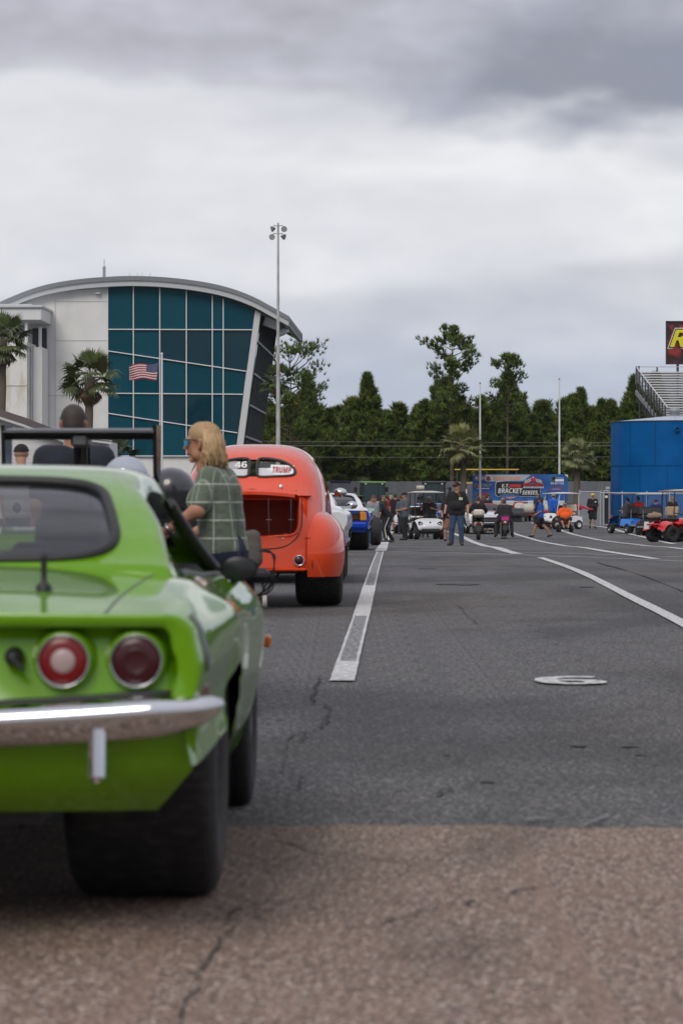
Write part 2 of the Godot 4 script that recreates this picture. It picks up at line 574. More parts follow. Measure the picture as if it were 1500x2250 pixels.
# local frame: +z is where the person faces, +x is the person's left
func person(label: String, at: Vector3, turn: float, o: Dictionary, group := "") -> Node3D:
	var t := thing("person", label, "person", at, turn, group)
	var s: float = o.get("h", 1.75) / 1.75
	var J := {}
	for k in BASE_JOINTS: J[k] = BASE_JOINTS[k]
	var over: Dictionary = o.get("J", {})
	for k in over: J[k] = over[k]
	for k in J: J[k] = J[k] * s
	var fat: float = o.get("fat", 0.0)
	var cell: float = o.get("cell", 0.026)
	var up: Vector3 = (J.neck - J.pelvis).normalized()
	var side: Vector3 = (J.sl - J.sr).normalized()
	var fwd := side.cross(up).normalized()
	var look: float = o.get("look", 0.0)
	var nod: float = o.get("nod", 0.0)
	var torso := func(g: float, low: float) -> Array:
		var bb := []
		for q in [["hl", "sl"], ["hr", "sr"]]:
			var hip: Vector3 = J[q[0]] + up * 0.02
			var top: Vector3 = J[q[1]].lerp(J.neck, 0.42) - up * 0.09
			var mid := hip.lerp(top, 0.5)
			bb.append([hip.lerp(top, low), mid, (0.112 + fat * 0.35) * s + g, (0.104 + fat * 0.5) * s + g])
			bb.append([mid, top, (0.104 + fat * 0.4) * s + g, (0.112 + fat * 0.2) * s + g])
		bb.append([J.sl.lerp(J.sr, 0.08), J.sr.lerp(J.sl, 0.08), 0.062 * s + g, 0.062 * s + g])
		if fat > 0.0:
			var c: Vector3 = J.pelvis.lerp(J.neck, 0.28) + fwd * (0.05 + fat * 0.5)
			bb.append([c - side * 0.06, c + side * 0.06, 0.11 + fat * 0.55 + g, 0.11 + fat * 0.55 + g])
		if o.get("bust", false):
			var c: Vector3 = J.pelvis.lerp(J.neck, 0.66) + fwd * 0.075
			bb.append([c - side * 0.07, c + side * 0.07, 0.062 + g, 0.062 + g])
		return bb
	var body: Array = torso.call(0.0, 0.0)
	body.append([J.neck - up * 0.06, J.head - Vector3(0, 0.05, 0) * s, 0.06 * s, 0.052 * s])
	for q in ["l", "r"]:
		body.append([J["s" + q], J["e" + q], (0.05 + fat * 0.1) * s, 0.041 * s])
		body.append([J["e" + q], J["w" + q], 0.041 * s, 0.029 * s])
		body.append([J["h" + q], J["k" + q], (0.088 + fat * 0.15) * s, 0.06 * s])
		body.append([J["k" + q], J["k" + q].lerp(J["a" + q], 0.35), 0.056 * s, 0.058 * s])
		body.append([J["k" + q].lerp(J["a" + q], 0.35), J["a" + q], 0.058 * s, 0.037 * s])
		body.append([J["a" + q], J["t" + q], 0.04 * s, 0.03 * s])
	var mb := Mb.new()
	mb.add(blob(body, cell, 0.035), Transform3D.IDENTITY)
	var hb := Basis(Vector3.UP, look) * Basis(Vector3.RIGHT, nod)
	if o.has("tilt"): hb = hb * Basis(Vector3.BACK, o.tilt)
	var hx := Transform3D(hb.scaled(Vector3(s, s, s) * o.get("hs", 1.0)), J.head)
	mb.add(head_mesh, hx)
	for q in ["l", "r"]:
		var d: Vector3 = (J["w" + q] - J["e" + q]).normalized()
		var y := -d
		var sgn := 1.0 if q == "l" else -1.0
		var z: Vector3 = (-side * sgn * 0.6 + fwd * 0.5)
		z = (z - y * z.dot(y)).normalized()
		mb.add(hand_mesh, Transform3D(Basis(y.cross(z) * 1.0, y, z).scaled_local(Vector3(sgn, 1, 1) * s), J["w" + q] + d * 0.005))
	var skin: Color = o.get("skin", lin(0.36, 0.19, 0.12))
	part(t, "body", mb.mesh(), mat("skin" + skin.to_html(), skin, 0.55, 0.0, {"subsurf_scatter_enabled": true, "subsurf_scatter_strength": 0.1}))
	# shirt
	var sc: Color = o.get("shirt", lin(0.012, 0.012, 0.014))
	var sl: float = o.get("sleeve", 0.75)
	var g := 0.014
	var sb: Array = torso.call(g, o.get("hem", -0.06))
	for q in ["l", "r"]:
		sb.append([J["s" + q], J["s" + q].lerp(J["e" + q], minf(sl, 1.0)), (0.055 + fat * 0.1) * s + g, (0.05 + fat * 0.1) * s + g])
		if sl > 1.0:
			sb.append([J["e" + q], J["e" + q].lerp(J["w" + q], sl - 1.0), 0.046 * s + g, 0.034 * s + g])
	part(t, "shirt", blob(sb, o.get("ccell", cell), 0.03), o.get("shirt_mat", cloth(sc)))
	# trousers or shorts
	var pc: Color = o.get("pants", lin(0.02, 0.022, 0.03))
	var pl: float = o.get("plen", 1.95)
	g = 0.017
	var pb := []
	pb.append([J.hl + up * 0.05, J.hr + up * 0.05, (0.112 + fat * 0.3) * s + g * 0.4, (0.112 + fat * 0.3) * s + g * 0.4])
	for q in ["l", "r"]:
		pb.append([J["h" + q], J["h" + q].lerp(J["k" + q], minf(1.0, pl)), (0.092 + fat * 0.15) * s + g, (0.066 + (0.02 if pl < 1.2 else 0.0)) * s + g])
		if pl > 1.0:
			pb.append([J["k" + q], J["k" + q].lerp(J["a" + q], pl - 1.0), 0.06 * s + g, (0.05 if pl > 1.5 else 0.07) * s + g])
	part(t, "trousers" if pl > 1.5 else "shorts", blob(pb, cell, 0.03), cloth(pc))
	# shoes
	var fc: Color = o.get("shoe", lin(0.012, 0.012, 0.013))
	if not o.get("barefoot", false):
		for q in ["l", "r"]:
			part(t, "shoe", blob([[J["a" + q] - Vector3(0, 0.02, 0), J["t" + q], 0.05 * s, 0.04 * s], [J["a" + q] + (J["a" + q] - J["t" + q]) * 0.25 - Vector3(0, 0.035, 0), J["t" + q] - Vector3(0, 0.003, 0), 0.037 * s, 0.034 * s]], 0.02, 0.03), mat("shoe" + fc.to_html(), fc, 0.6))
	# hair, cap, glasses
	var hc: Color = o.get("hair_color", lin(0.03, 0.02, 0.014))
	var hair: String = o.get("hair", "short")
	if hair == "short":
		part(t, "hair", hair_short, mat("hair" + hc.to_html(), hc, 0.65), hx)
	elif hair == "long":
		var hbn := [sph(Vector3(0, 0.05, -0.03), 0.082), sph(Vector3(0, 0.066, 0.018), 0.072), [Vector3(-0.06, 0.02, -0.03), Vector3(-0.07, -0.19, -0.06), 0.05, 0.03], [Vector3(0.06, 0.02, -0.03), Vector3(0.07, -0.19, -0.06), 0.05, 0.03], [Vector3(0, 0, -0.06), Vector3(0, -0.21, -0.075), 0.06, 0.045]]
		part(t, "hair", blob(hbn, 0.014, 0.02), mat("hair" + hc.to_html(), hc, 0.6), hx)
	if o.has("cap"):
		part(t, "cap", cap_mesh, cloth(o.cap), hx)
	if o.get("glasses", false):
		var gm := Mb.new()
		gm.box(Vector3(0.036, 0.012, 0.094), Vector3(0.058, 0.036, 0.012), Basis(Vector3.UP, 0.25), 0.005)
		gm.box(Vector3(-0.036, 0.012, 0.094), Vector3(0.058, 0.036, 0.012), Basis(Vector3.UP, -0.25), 0.005)
		gm.bar(Vector3(0.066, 0.018, 0.086), Vector3(0.084, 0.018, -0.01), 0.005, 0.008)
		gm.bar(Vector3(-0.066, 0.018, 0.086), Vector3(-0.084, 0.018, -0.01), 0.005, 0.008)
		part(t, "sunglasses", gm.mesh(), mat("sunglasses", lin(0.008, 0.009, 0.01), 0.08), hx)
	return t

func cloth(c: Color) -> StandardMaterial3D:
	var k := "cloth" + c.to_html()
	if not M.has(k):
		mat(k, c, 0.9, 0.0, {"rim_enabled": true, "rim": 0.25, "normal_enabled": true, "normal_texture": fold_tex(), "normal_scale": 0.7, "uv1_triplanar": true, "uv1_scale": Vector3(2.2, 1.6, 2.2)})
	return M[k]

var _fold: NoiseTexture2D
func fold_tex() -> NoiseTexture2D:
	if _fold == null:
		_fold = noise_tex(256, FastNoiseLite.TYPE_SIMPLEX_SMOOTH, 0.02, [], 3, 7)
		_fold.as_normal_map = true
		_fold.bump_strength = 6.0
	return _fold

# ---------- camera, sky, light ----------
func make_camera_and_light() -> void:
	var cam := Camera3D.new()
	cam.name = "camera"
	add_child(cam)
	cam.position = Vector3(0, CH, 0)
	cam.rotation.x = -atan((1125.0 - HY) / F)
	cam.near = 0.05
	cam.far = 4000.0
	var lens := CameraAttributesPhysical.new()
	lens.frustum_focal_length = 12.0 / (1125.0 / F)
	lens.frustum_near = 0.05
	lens.frustum_far = 4000.0
	lens.frustum_focus_distance = 75.0
	lens.exposure_aperture = 4.6
	cam.attributes = lens
	cam.fov = rad_to_deg(2.0 * atan(1125.0 / F))
	cam.current = true
	var env := Environment.new()
	env.background_mode = Environment.BG_SKY
	var sky := Sky.new()
	var sm := PanoramaSkyMaterial.new()
	sm.panorama = ImageTexture.create_from_image(sky_image())
	sm.energy_multiplier = 1.0
	sky.sky_material = sm
	env.sky = sky
	env.tonemap_mode = Environment.TONE_MAPPER_LINEAR
	env.tonemap_exposure = 1.0
	env.sdfgi_enabled = true
	env.ssao_enabled = true
	env.ssil_enabled = true
	env.fog_enabled = true
	env.fog_density = 0.00004
	env.fog_light_color = Color(0.80, 0.84, 0.90)
	var we := WorldEnvironment.new()
	we.name = "world_environment"
	we.environment = env
	add_child(we)
	var sun := DirectionalLight3D.new()
	sun.name = "sun"
	sun.light_energy = 0.5
	sun.light_angular_distance = 30.0
	sun.light_color = Color(1.0, 0.97, 0.92)
	sun.shadow_enabled = true
	add_child(sun)
	sun.look_at_from_position(Vector3.ZERO, Vector3(0.3, -0.75, -0.8))

func sky_color(az: float, el: float, nz: FastNoiseLite, nf: FastNoiseLite) -> Color:
	var d := Vector3(sin(az), 0, -cos(az))
	var q := d * 9.0
	var w := nz.get_noise_3d(q.x, el * 22.0, q.z)                       # broad, lying banks
	var w2 := nf.get_noise_3d(q.x * 3.4, el * 95.0 + w * 3.0, q.z * 3.4)      # billows
	var w3 := nf.get_noise_3d(q.x * 10.0 + 40.0, el * 260.0, q.z * 10.0)
	# the bank of grey cloud that stands over the trees: its base drops towards the right
	var e := el + w2 * 0.013 + w3 * 0.010
	var base := 0.1290 - 0.09 * clampf(az, -0.1, 0.12) * (0.5 + 0.5 * cos(az))
	var bank := smoothstep(base - 0.004, base + 0.009, e)
	var dark := clampf(0.62 + 0.7 * w + 0.7 * w2 + 2.0 * clampf(az, -0.12, 0.10) * exp(-az * az * 4.0), 0.0, 1.0)
	dark *= 1.0 - 0.6 * smoothstep(0.152, 0.19, e - 0.10 * clampf(az, -0.1, 0.1))       # it thins again higher up
	var c := Color(0.885, 0.892, 0.915)
	c = c.lerp(Color(0.945, 0.945, 0.945), clampf(0.25 + w2 * 1.3 + w * 0.6, 0.0, 1.0))
	# soft grey veils lower down and a bluer band over the horizon
	var veil := smoothstep(0.10, 0.55, nf.get_noise_3d(q.x * 1.6 + 9.0, el * 60.0, q.z * 1.6) + 0.12)
	c = c.lerp(Color(0.76, 0.765, 0.80), veil * 0.6 * (1.0 - bank))
	c = c.lerp(Color(0.665, 0.705, 0.785), smoothstep(0.085, 0.032, e) * (0.72 + 0.5 * w2))
	# the two darkest masses of that bank, and the bright rift between them
	var m1 := exp(-pow((az - 0.080) / 0.060, 2.0) - pow((el - 0.136) / 0.016, 2.0))
	var m2 := exp(-pow((az + 0.105) / 0.045, 2.0) - pow((el - 0.128) / 0.010, 2.0))
	var rift := exp(-pow((az + 0.016) / 0.014, 2.0) - pow((el - 0.133) / 0.006, 2.0))
	dark = clampf(dark + 0.75 * m1 + 0.45 * m2 - 0.5 * rift, 0.0, 1.0)
	var k := bank * dark
	c = c.lerp(Color(0.560, 0.580, 0.640), clampf(k, 0.0, 0.97))
	c = c.lerp(Color(0.715, 0.715, 0.765), bank * (1.0 - dark) * 0.85)
	var w4 := nf.get_noise_3d(q.x * 24.0 + w2 * 3.0, el * 520.0 + w3 * 4.0, q.z * 24.0)
	var puff := 1.0 + (0.13 * w2 + 0.09 * w3 + 0.05 * w4) * (0.3 + 0.7 * bank)
	c = Color(minf(c.r * puff, 0.97), minf(c.g * puff, 0.97), minf(c.b * puff, 0.975))
	return c

func sky_image() -> Image:
	var nz := FastNoiseLite.new()
	nz.noise_type = FastNoiseLite.TYPE_SIMPLEX_SMOOTH
	nz.seed = 5
	nz.frequency = 0.25
	nz.fractal_octaves = 3
	var nf := FastNoiseLite.new()
	nf.noise_type = FastNoiseLite.TYPE_SIMPLEX_SMOOTH
	nf.seed = 11
	nf.frequency = 0.22
	nf.fractal_octaves = 5
	var H := 2048
	var W := 4096
	var lw := 512
	var pad := 8
	var low := Image.create(lw + pad * 2, lw / 2, false, Image.FORMAT_RGBF)
	for y in lw / 4 + 4:
		var el := PI / 2 - (y + 0.5) / (lw / 2.0) * PI
		for x in lw + pad * 2:
			var az := wrapf((x - pad + 0.5) / lw * TAU, -PI, PI)
			var c := sky_color(az, maxf(el, 0.0), nz, nf).srgb_to_linear()
			var lift := 1.0 + 0.45 * smoothstep(0.15, 0.9, el)   # an overcast sky is brighter overhead
			low.set_pixel(x, y, Color(c.r * lift, c.g * lift, c.b * lift))
	for y in range(lw / 4 + 4, lw / 2):
		for x in lw + pad * 2:
			low.set_pixel(x, y, Color(0.16, 0.16, 0.165))
	low.resize(W + pad * 2 * (W / lw), H, Image.INTERPOLATE_CUBIC)
	low = low.get_region(Rect2i(pad * (W / lw), 0, W, H))
	for y in range(H / 2 - 132, H / 2 + 2):
		var el := PI / 2 - (y + 0.5) / H * PI
		for xx in range(-420, 420):
			var x := (xx + W) % W
			var az := (xx + 0.5) / W * TAU
			var c := sky_color(az, maxf(el, 0.0), nz, nf).srgb_to_linear()
			var lift := 1.0 + 0.45 * smoothstep(0.15, 0.9, el)
			low.set_pixel(x, y, Color(c.r * lift, c.g * lift, c.b * lift))
	return low

# ---------- ground ----------
func sheet(x0: float, x1: float, zs: Array, dx: float, lift: float, near_edge = null) -> ArrayMesh:
	var m := Mb.new()
	m.tinted = true
	var nz := FastNoiseLite.new()
	nz.seed = 3
	nz.frequency = 0.35
	nz.fractal_octaves = 4
	var rr := []
	for z in zs:
		var row := PackedVector3Array()
		var n := int((x1 - x0) / dx)
		for k in n + 1:
			var x := x0 + (x1 - x0) * k / n
			var zz: float = z
			if near_edge != null:
				zz = near_edge.call(x, z)
			row.append(Vector3(x, gy(zz) + lift, -zz))
		rr.append(row)
	m.rows(rr)
	for i in m.v.size():
		var p := m.v[i]
		var a := nz.get_noise_2d(p.x * 1.2, p.z * 0.35) + 0.6 * nz.get_noise_2d(p.x * 5.0 + 30.0, p.z * 1.6)
		var b := nz.get_noise_2d(p.x * 0.6 + 80.0, p.z * 0.25)
		var k := 1.0 + 0.95 * a + 1.05 * nz.get_noise_2d(p.x * 0.22 + 11.0, p.z * 0.30 + 5.0)
		k = clampf(k, 0.55, 1.6)
		m.col[i] = Color(k * (1.0 + 0.16 * b), k, k * (1.0 - 0.18 * b))
	return m.mesh()

func steps(a: float, b: float, first: float, grow: float, most := 9.0) -> Array:
	var out := [a]
	var d := first
	while out[-1] + d < b:
		out.append(out[-1] + d)
		d = minf(d * grow, most)
	out.append(b)
	return out

func seam(x: float) -> float:   # where the brown pavement meets the newer asphalt
	return 10.78 - 0.05 * x + 0.035 * sin(x * 5.1) + 0.025 * sin(x * 13.0 + 1.0) + 0.018 * sin(x * 31.0 + 2.0)

func ribbon(path: Array, w: float, lift := 0.008, ragged := 0.0, w2 := -1.0) -> ArrayMesh:
	var a := PackedVector3Array()
	var b := PackedVector3Array()
	for i in path.size():
		var p: Vector3 = path[i]
		var t: Vector3 = path[mini(i + 1, path.size() - 1)] - path[maxi(i - 1, 0)]
		t.y = 0
		t = t.normalized()
		var s := Vector3(-t.z, 0, t.x)
		var ww := w if w2 < 0.0 else lerpf(w, w2, float(i) / (path.size() - 1))
		ww *= 0.5 * (1.0 + ragged * rng.randf_range(-1.0, 1.0))
		var u: Vector3 = p + s * ww
		var v: Vector3 = p - s * ww
		u.y = gy(-u.z) + lift + 0.004
		v.y = gy(-v.z) + lift + 0.004
		a.append(u)
		b.append(v)
	var m := Mb.new()
	m.rows([b, a])
	return m.mesh()

func px_path(pts: Array, per := 8) -> Array:
	var w := []
	for p in pts: w.append(GP(p[0], p[1]))
	return spline(w, per)

func make_ground() -> void:
	var grain := noise_tex(1024, FastNoiseLite.TYPE_CELLULAR, 0.09, [[0.0, lin(0.012, 0.012, 0.013)], [0.4, lin(0.053, 0.051, 0.052)], [0.75, lin(0.115, 0.110, 0.109)], [0.94, lin(0.19, 0.182, 0.178)], [1.0, lin(0.40, 0.39, 0.38)]], 1, 2, FastNoiseLite.RETURN_CELL_VALUE)
	var bump := noise_tex(1024, FastNoiseLite.TYPE_CELLULAR, 0.09, [], 1, 2, FastNoiseLite.RETURN_DISTANCE)
	bump.as_normal_map = true
	bump.bump_strength = 5.0
	var am := mat("asphalt", Color(1, 1, 1), 0.82, 0.0, {"albedo_texture": grain, "normal_enabled": true, "normal_texture": bump, "normal_scale": 0.8, "uv1_triplanar": true, "uv1_world_triplanar": true, "uv1_scale": Vector3(0.9, 0.9, 0.9), "vertex_color_use_as_albedo": true})
	var g2 := noise_tex(1024, FastNoiseLite.TYPE_CELLULAR, 0.12, [[0.0, lin(0.035, 0.024, 0.019)], [0.3, lin(0.145, 0.094, 0.071)], [0.55, lin(0.235, 0.158, 0.119)], [0.8, lin(0.335, 0.236, 0.180)], [0.93, lin(0.50, 0.39, 0.31)], [1.0, lin(0.80, 0.74, 0.68)]], 1, 9, FastNoiseLite.RETURN_CELL_VALUE)
	var b2 := noise_tex(1024, FastNoiseLite.TYPE_CELLULAR, 0.12, [], 1, 9, FastNoiseLite.RETURN_DISTANCE)
	b2.as_normal_map = true
	b2.bump_strength = 7.0
	var bm := mat("brown_pavement", Color(1, 1, 1), 0.85, 0.0, {"albedo_texture": g2, "normal_enabled": true, "normal_texture": b2, "normal_scale": 1.0, "uv1_triplanar": true, "uv1_world_triplanar": true, "uv1_scale": Vector3(0.95, 0.95, 0.95), "vertex_color_use_as_albedo": true})
	var gt := noise_tex(512, FastNoiseLite.TYPE_SIMPLEX_SMOOTH, 0.03, [[0.0, lin(0.02, 0.03, 0.01)], [0.5, lin(0.05, 0.065, 0.02)], [1.0, lin(0.11, 0.10, 0.04)]], 5, 4)
	var gm := mat("grass", Color(1, 1, 1), 0.95, 0.0, {"albedo_texture": gt, "uv1_triplanar": true, "uv1_world_triplanar": true, "uv1_scale": Vector3(0.15, 0.15, 0.15)})
	struct("ground", sheet(-900, 900, [-300.0, 0.0, 60.0, 75.0, 90.0, 105.0, 120.0, 140.0, 160.0, 180.0, 190.0, 200.0, 215.0, 235.0, 400.0, 1500.0, 3000.0], 60.0, -0.06), gm)
	struct("asphalt_road", sheet(-48, 48, steps(10.5, 212.0, 0.16, 1.03, 0.7), 0.35, 0.0, func(x, z): return maxf(z, seam(x) - 0.05)), am)
	struct("brown_pavement", sheet(-14, 14, steps(-12.0, 11.5, 0.3, 1.0), 0.08, 0.006, func(x, z): return minf(z, seam(x))), bm)

func make_markings() -> void:
	var worn := noise_tex(512, FastNoiseLite.TYPE_SIMPLEX_SMOOTH, 0.035, [[0.0, lin(0.20, 0.20, 0.20)], [0.38, lin(0.34, 0.34, 0.335)], [0.5, lin(0.52, 0.52, 0.51)], [1.0, lin(0.64, 0.635, 0.62)]], 5, 21)
	var wm := mat("line_paint", Color(1, 1, 1), 0.7, 0.0, {"albedo_texture": worn, "uv1_triplanar": true, "uv1_world_triplanar": true, "uv1_scale": Vector3(0.8, 0.8, 0.8)})
	var faded := noise_tex(512, FastNoiseLite.TYPE_SIMPLEX_SMOOTH, 0.05, [[0.0, lin(0.075, 0.075, 0.08)], [0.42, lin(0.125, 0.125, 0.13)], [0.58, lin(0.24, 0.24, 0.24)], [1.0, lin(0.42, 0.42, 0.41)]], 5, 22)
	var fm := mat("faded_paint", Color(1, 1, 1), 0.75, 0.0, {"albedo_texture": faded, "uv1_triplanar": true, "uv1_world_triplanar": true, "uv1_scale": Vector3(0.8, 0.8, 0.35)})
	# the lane line: fresh ends, faded stretches with white edges
	var ctr := func(t0: float, t1: float) -> Array:
		var w := []
		for k in 13:
			var y := lerpf(t0, t1, k / 12.0)
			w.append(GP(curve([[1144.0, -870.0], [1207.0, -838.0], [1212.0, -835.5], [1356.0, -793.0], [1500.0, -751.0]], y) * -1.0, y))
		return w
	struct("lane_line", ribbon(ctr.call(1499.0, 1456.0), 0.152, 0.008, 0.03), wm)
	struct("lane_line", ribbon(ctr.call(1456.0, 1356.0), 0.15, 0.006), fm)
	struct("lane_line", ribbon(ctr.call(1356.0, 1288.0), 0.158, 0.008, 0.03), wm)
	struct("lane_line", ribbon(ctr.call(1288.0, 1213.0), 0.165, 0.006), fm)
	struct("lane_line", ribbon(ctr.call(1211.0, 1146.0), 0.26, 0.008, 0.06), wm)
	for sd in [-1.0, 1.0]:
		for rg in [[1456.0, 1356.0], [1288.0, 1213.0]]:
			var e := []
			for p in ctr.call(rg[0], rg[1]): e.append(p + Vector3(sd * 0.064, 0, 0))
			struct("lane_line", ribbon(e, 0.022, 0.009, 0.25), wm)
	struct("crossing_line", ribbon(px_path([[765, 1212], [1000, 1216], [1250, 1224], [1500, 1234], [1700, 1243]]), 0.09, 0.007, 0.2), wm)
	struct("crossing_line", ribbon(px_path([[835, 1208], [1000, 1211], [1250, 1217], [1500, 1225], [1700, 1232]]), 0.08, 0.007, 0.2), wm)
	struct("curved_line", ribbon(px_path([[1186, 1226], [1270, 1256], [1380, 1311], [1500, 1372], [1640, 1452]]), 0.135, 0.008, 0.05), wm)
	struct("curved_line", ribbon(px_path([[985, 1168], [1000, 1174], [1020, 1182], [1046, 1194], [1096, 1206], [1136, 1218]]), 0.24, 0.008, 0.08), wm)
	struct("curved_line", ribbon(px_path([[1072, 1149], [1088, 1154], [1128, 1172], [1172, 1186], [1240, 1200], [1300, 1207], [1440, 1229]]), 0.2, 0.008, 0.08), wm)
	struct("curved_line", ribbon(px_path([[1167, 1149], [1200, 1156], [1250, 1172], [1296, 1183], [1396, 1197], [1500, 1207], [1600, 1213]]), 0.2, 0.008, 0.08), wm)
	struct("curved_line", ribbon(px_path([[1269, 1149], [1339, 1161], [1420, 1182], [1480, 1196]]), 0.2, 0.008, 0.08), wm)
	# the painted lane number
	var c := GP(1262, 1508)
	var six := []
	for q in [Vector2(0.17, 0.93), Vector2(0.02, 0.97), Vector2(-0.11, 0.80), Vector2(-0.145, 0.50), Vector2(-0.12, 0.20), Vector2(-0.02, 0.06), Vector2(0.11, 0.10), Vector2(0.145, 0.30), Vector2(0.09, 0.48), Vector2(-0.02, 0.52), Vector2(-0.12, 0.44)]:
		six.append(c + Vector3(q.x, 0, -q.y * 0.70 - 0.06))
	struct("painted_number", ribbon(spline(six, 6), 0.132, 0.009, 0.05), wm)
	# cracks and stains
	var cm := mat("crack", lin(0.022, 0.020, 0.019), 0.95)
	var crack := func(pts: Array, w: float, sealed := false) -> void:
		var path := px_path(pts, 5)
		for i in range(1, path.size() - 1):
			path[i] += Vector3(rng.randf_range(-1, 1) * 0.018, 0, rng.randf_range(-1, 1) * 0.04)
		struct("crack", ribbon(path, w, 0.0085, 0.7), mat("crack_edge", lin(0.05, 0.046, 0.042), 0.95) if sealed else cm)
	crack.call([[705, 1490], [690, 1520], [682, 1548]], 0.013)
	crack.call([[718, 1552], [722, 1570], [712, 1590], [700, 1602], [690, 1608]], 0.013)
	crack.call([[672, 1606], [664, 1632]], 0.009)
	crack.call([[663, 1712], [656, 1740]], 0.007)
	crack.call([[640, 1610], [625, 1650], [618, 1700]], 0.008, true)
	crack.call([[600, 1850], [700, 1880], [800, 1890], [930, 1912]], 0.010, true)
	crack.call([[840, 2035], [930, 2012], [1000, 1996], [1090, 1978], [1190, 1956]], 0.010, true)
	crack.call([[525, 2000], [500, 2050], [470, 2090], [440, 2150], [400, 2240], [380, 2300]], 0.006)
	crack.call([[1005, 1330], [1035, 1360], [1050, 1372]], 0.012, true)
	crack.call([[905, 1402], [1100, 1404], [1300, 1410], [1500, 1416]], 0.02, true)
	crack.call([[1310, 1236], [1400, 1262], [1500, 1300]], 0.03, true)
	crack.call([[960, 1752], [985, 1736]], 0.012)
	var stain := mat("tar_stain", lin(0.042, 0.041, 0.042), 0.75)
	for s in [[1002, 1284, 0.30, 0.5], [1270, 1640, 0.05, 0.08], [1382, 1642, 0.05, 0.06], [1405, 1660, 0.04, 0.05], [1070, 1720, 0.04, 0.05], [935, 1250, 0.2, 0.3], [980, 1660, 0.03, 0.04], [1290, 1290, 0.12, 0.3]]:
		var c0 := GP(s[0], s[1])
		var poly := PackedVector2Array()
		for k in 14:
			var a := TAU * k / 14
			var r := rng.randf_range(0.5, 1.15)
			poly.append(Vector2(cos(a) * s[2] * r, sin(a) * s[3] * r))
		var m := Mb.new()
		m.slab(poly, 0.0, Transform3D(Basis(Vector3(1, 0, 0), Vector3(0, 0, -1), Vector3(0, 1, 0)), c0 + Vector3(0, 0.007, 0)))
		struct("tar_stain", m.mesh(), stain)
	struct("scuff_mark", ribbon(px_path([[1156, 1807], [1185, 1806], [1216, 1808]], 5), 0.03, 0.012, 0.6), fm)
	struct("scuff_mark", ribbon(px_path([[1276, 1824], [1302, 1812], [1335, 1799]], 5), 0.012, 0.012, 0.6), fm)

# ---------- the tower with the curved roof ----------
const BZ := 185.0
func bl(px: float, py: float, back := 0.0) -> Vector3:   # tower frame: x across, y up from the camera's ground, z towards the viewer
	return Vector3((px - 400.0) / F * BZ, CH + (HY - py) / F * BZ, -back)

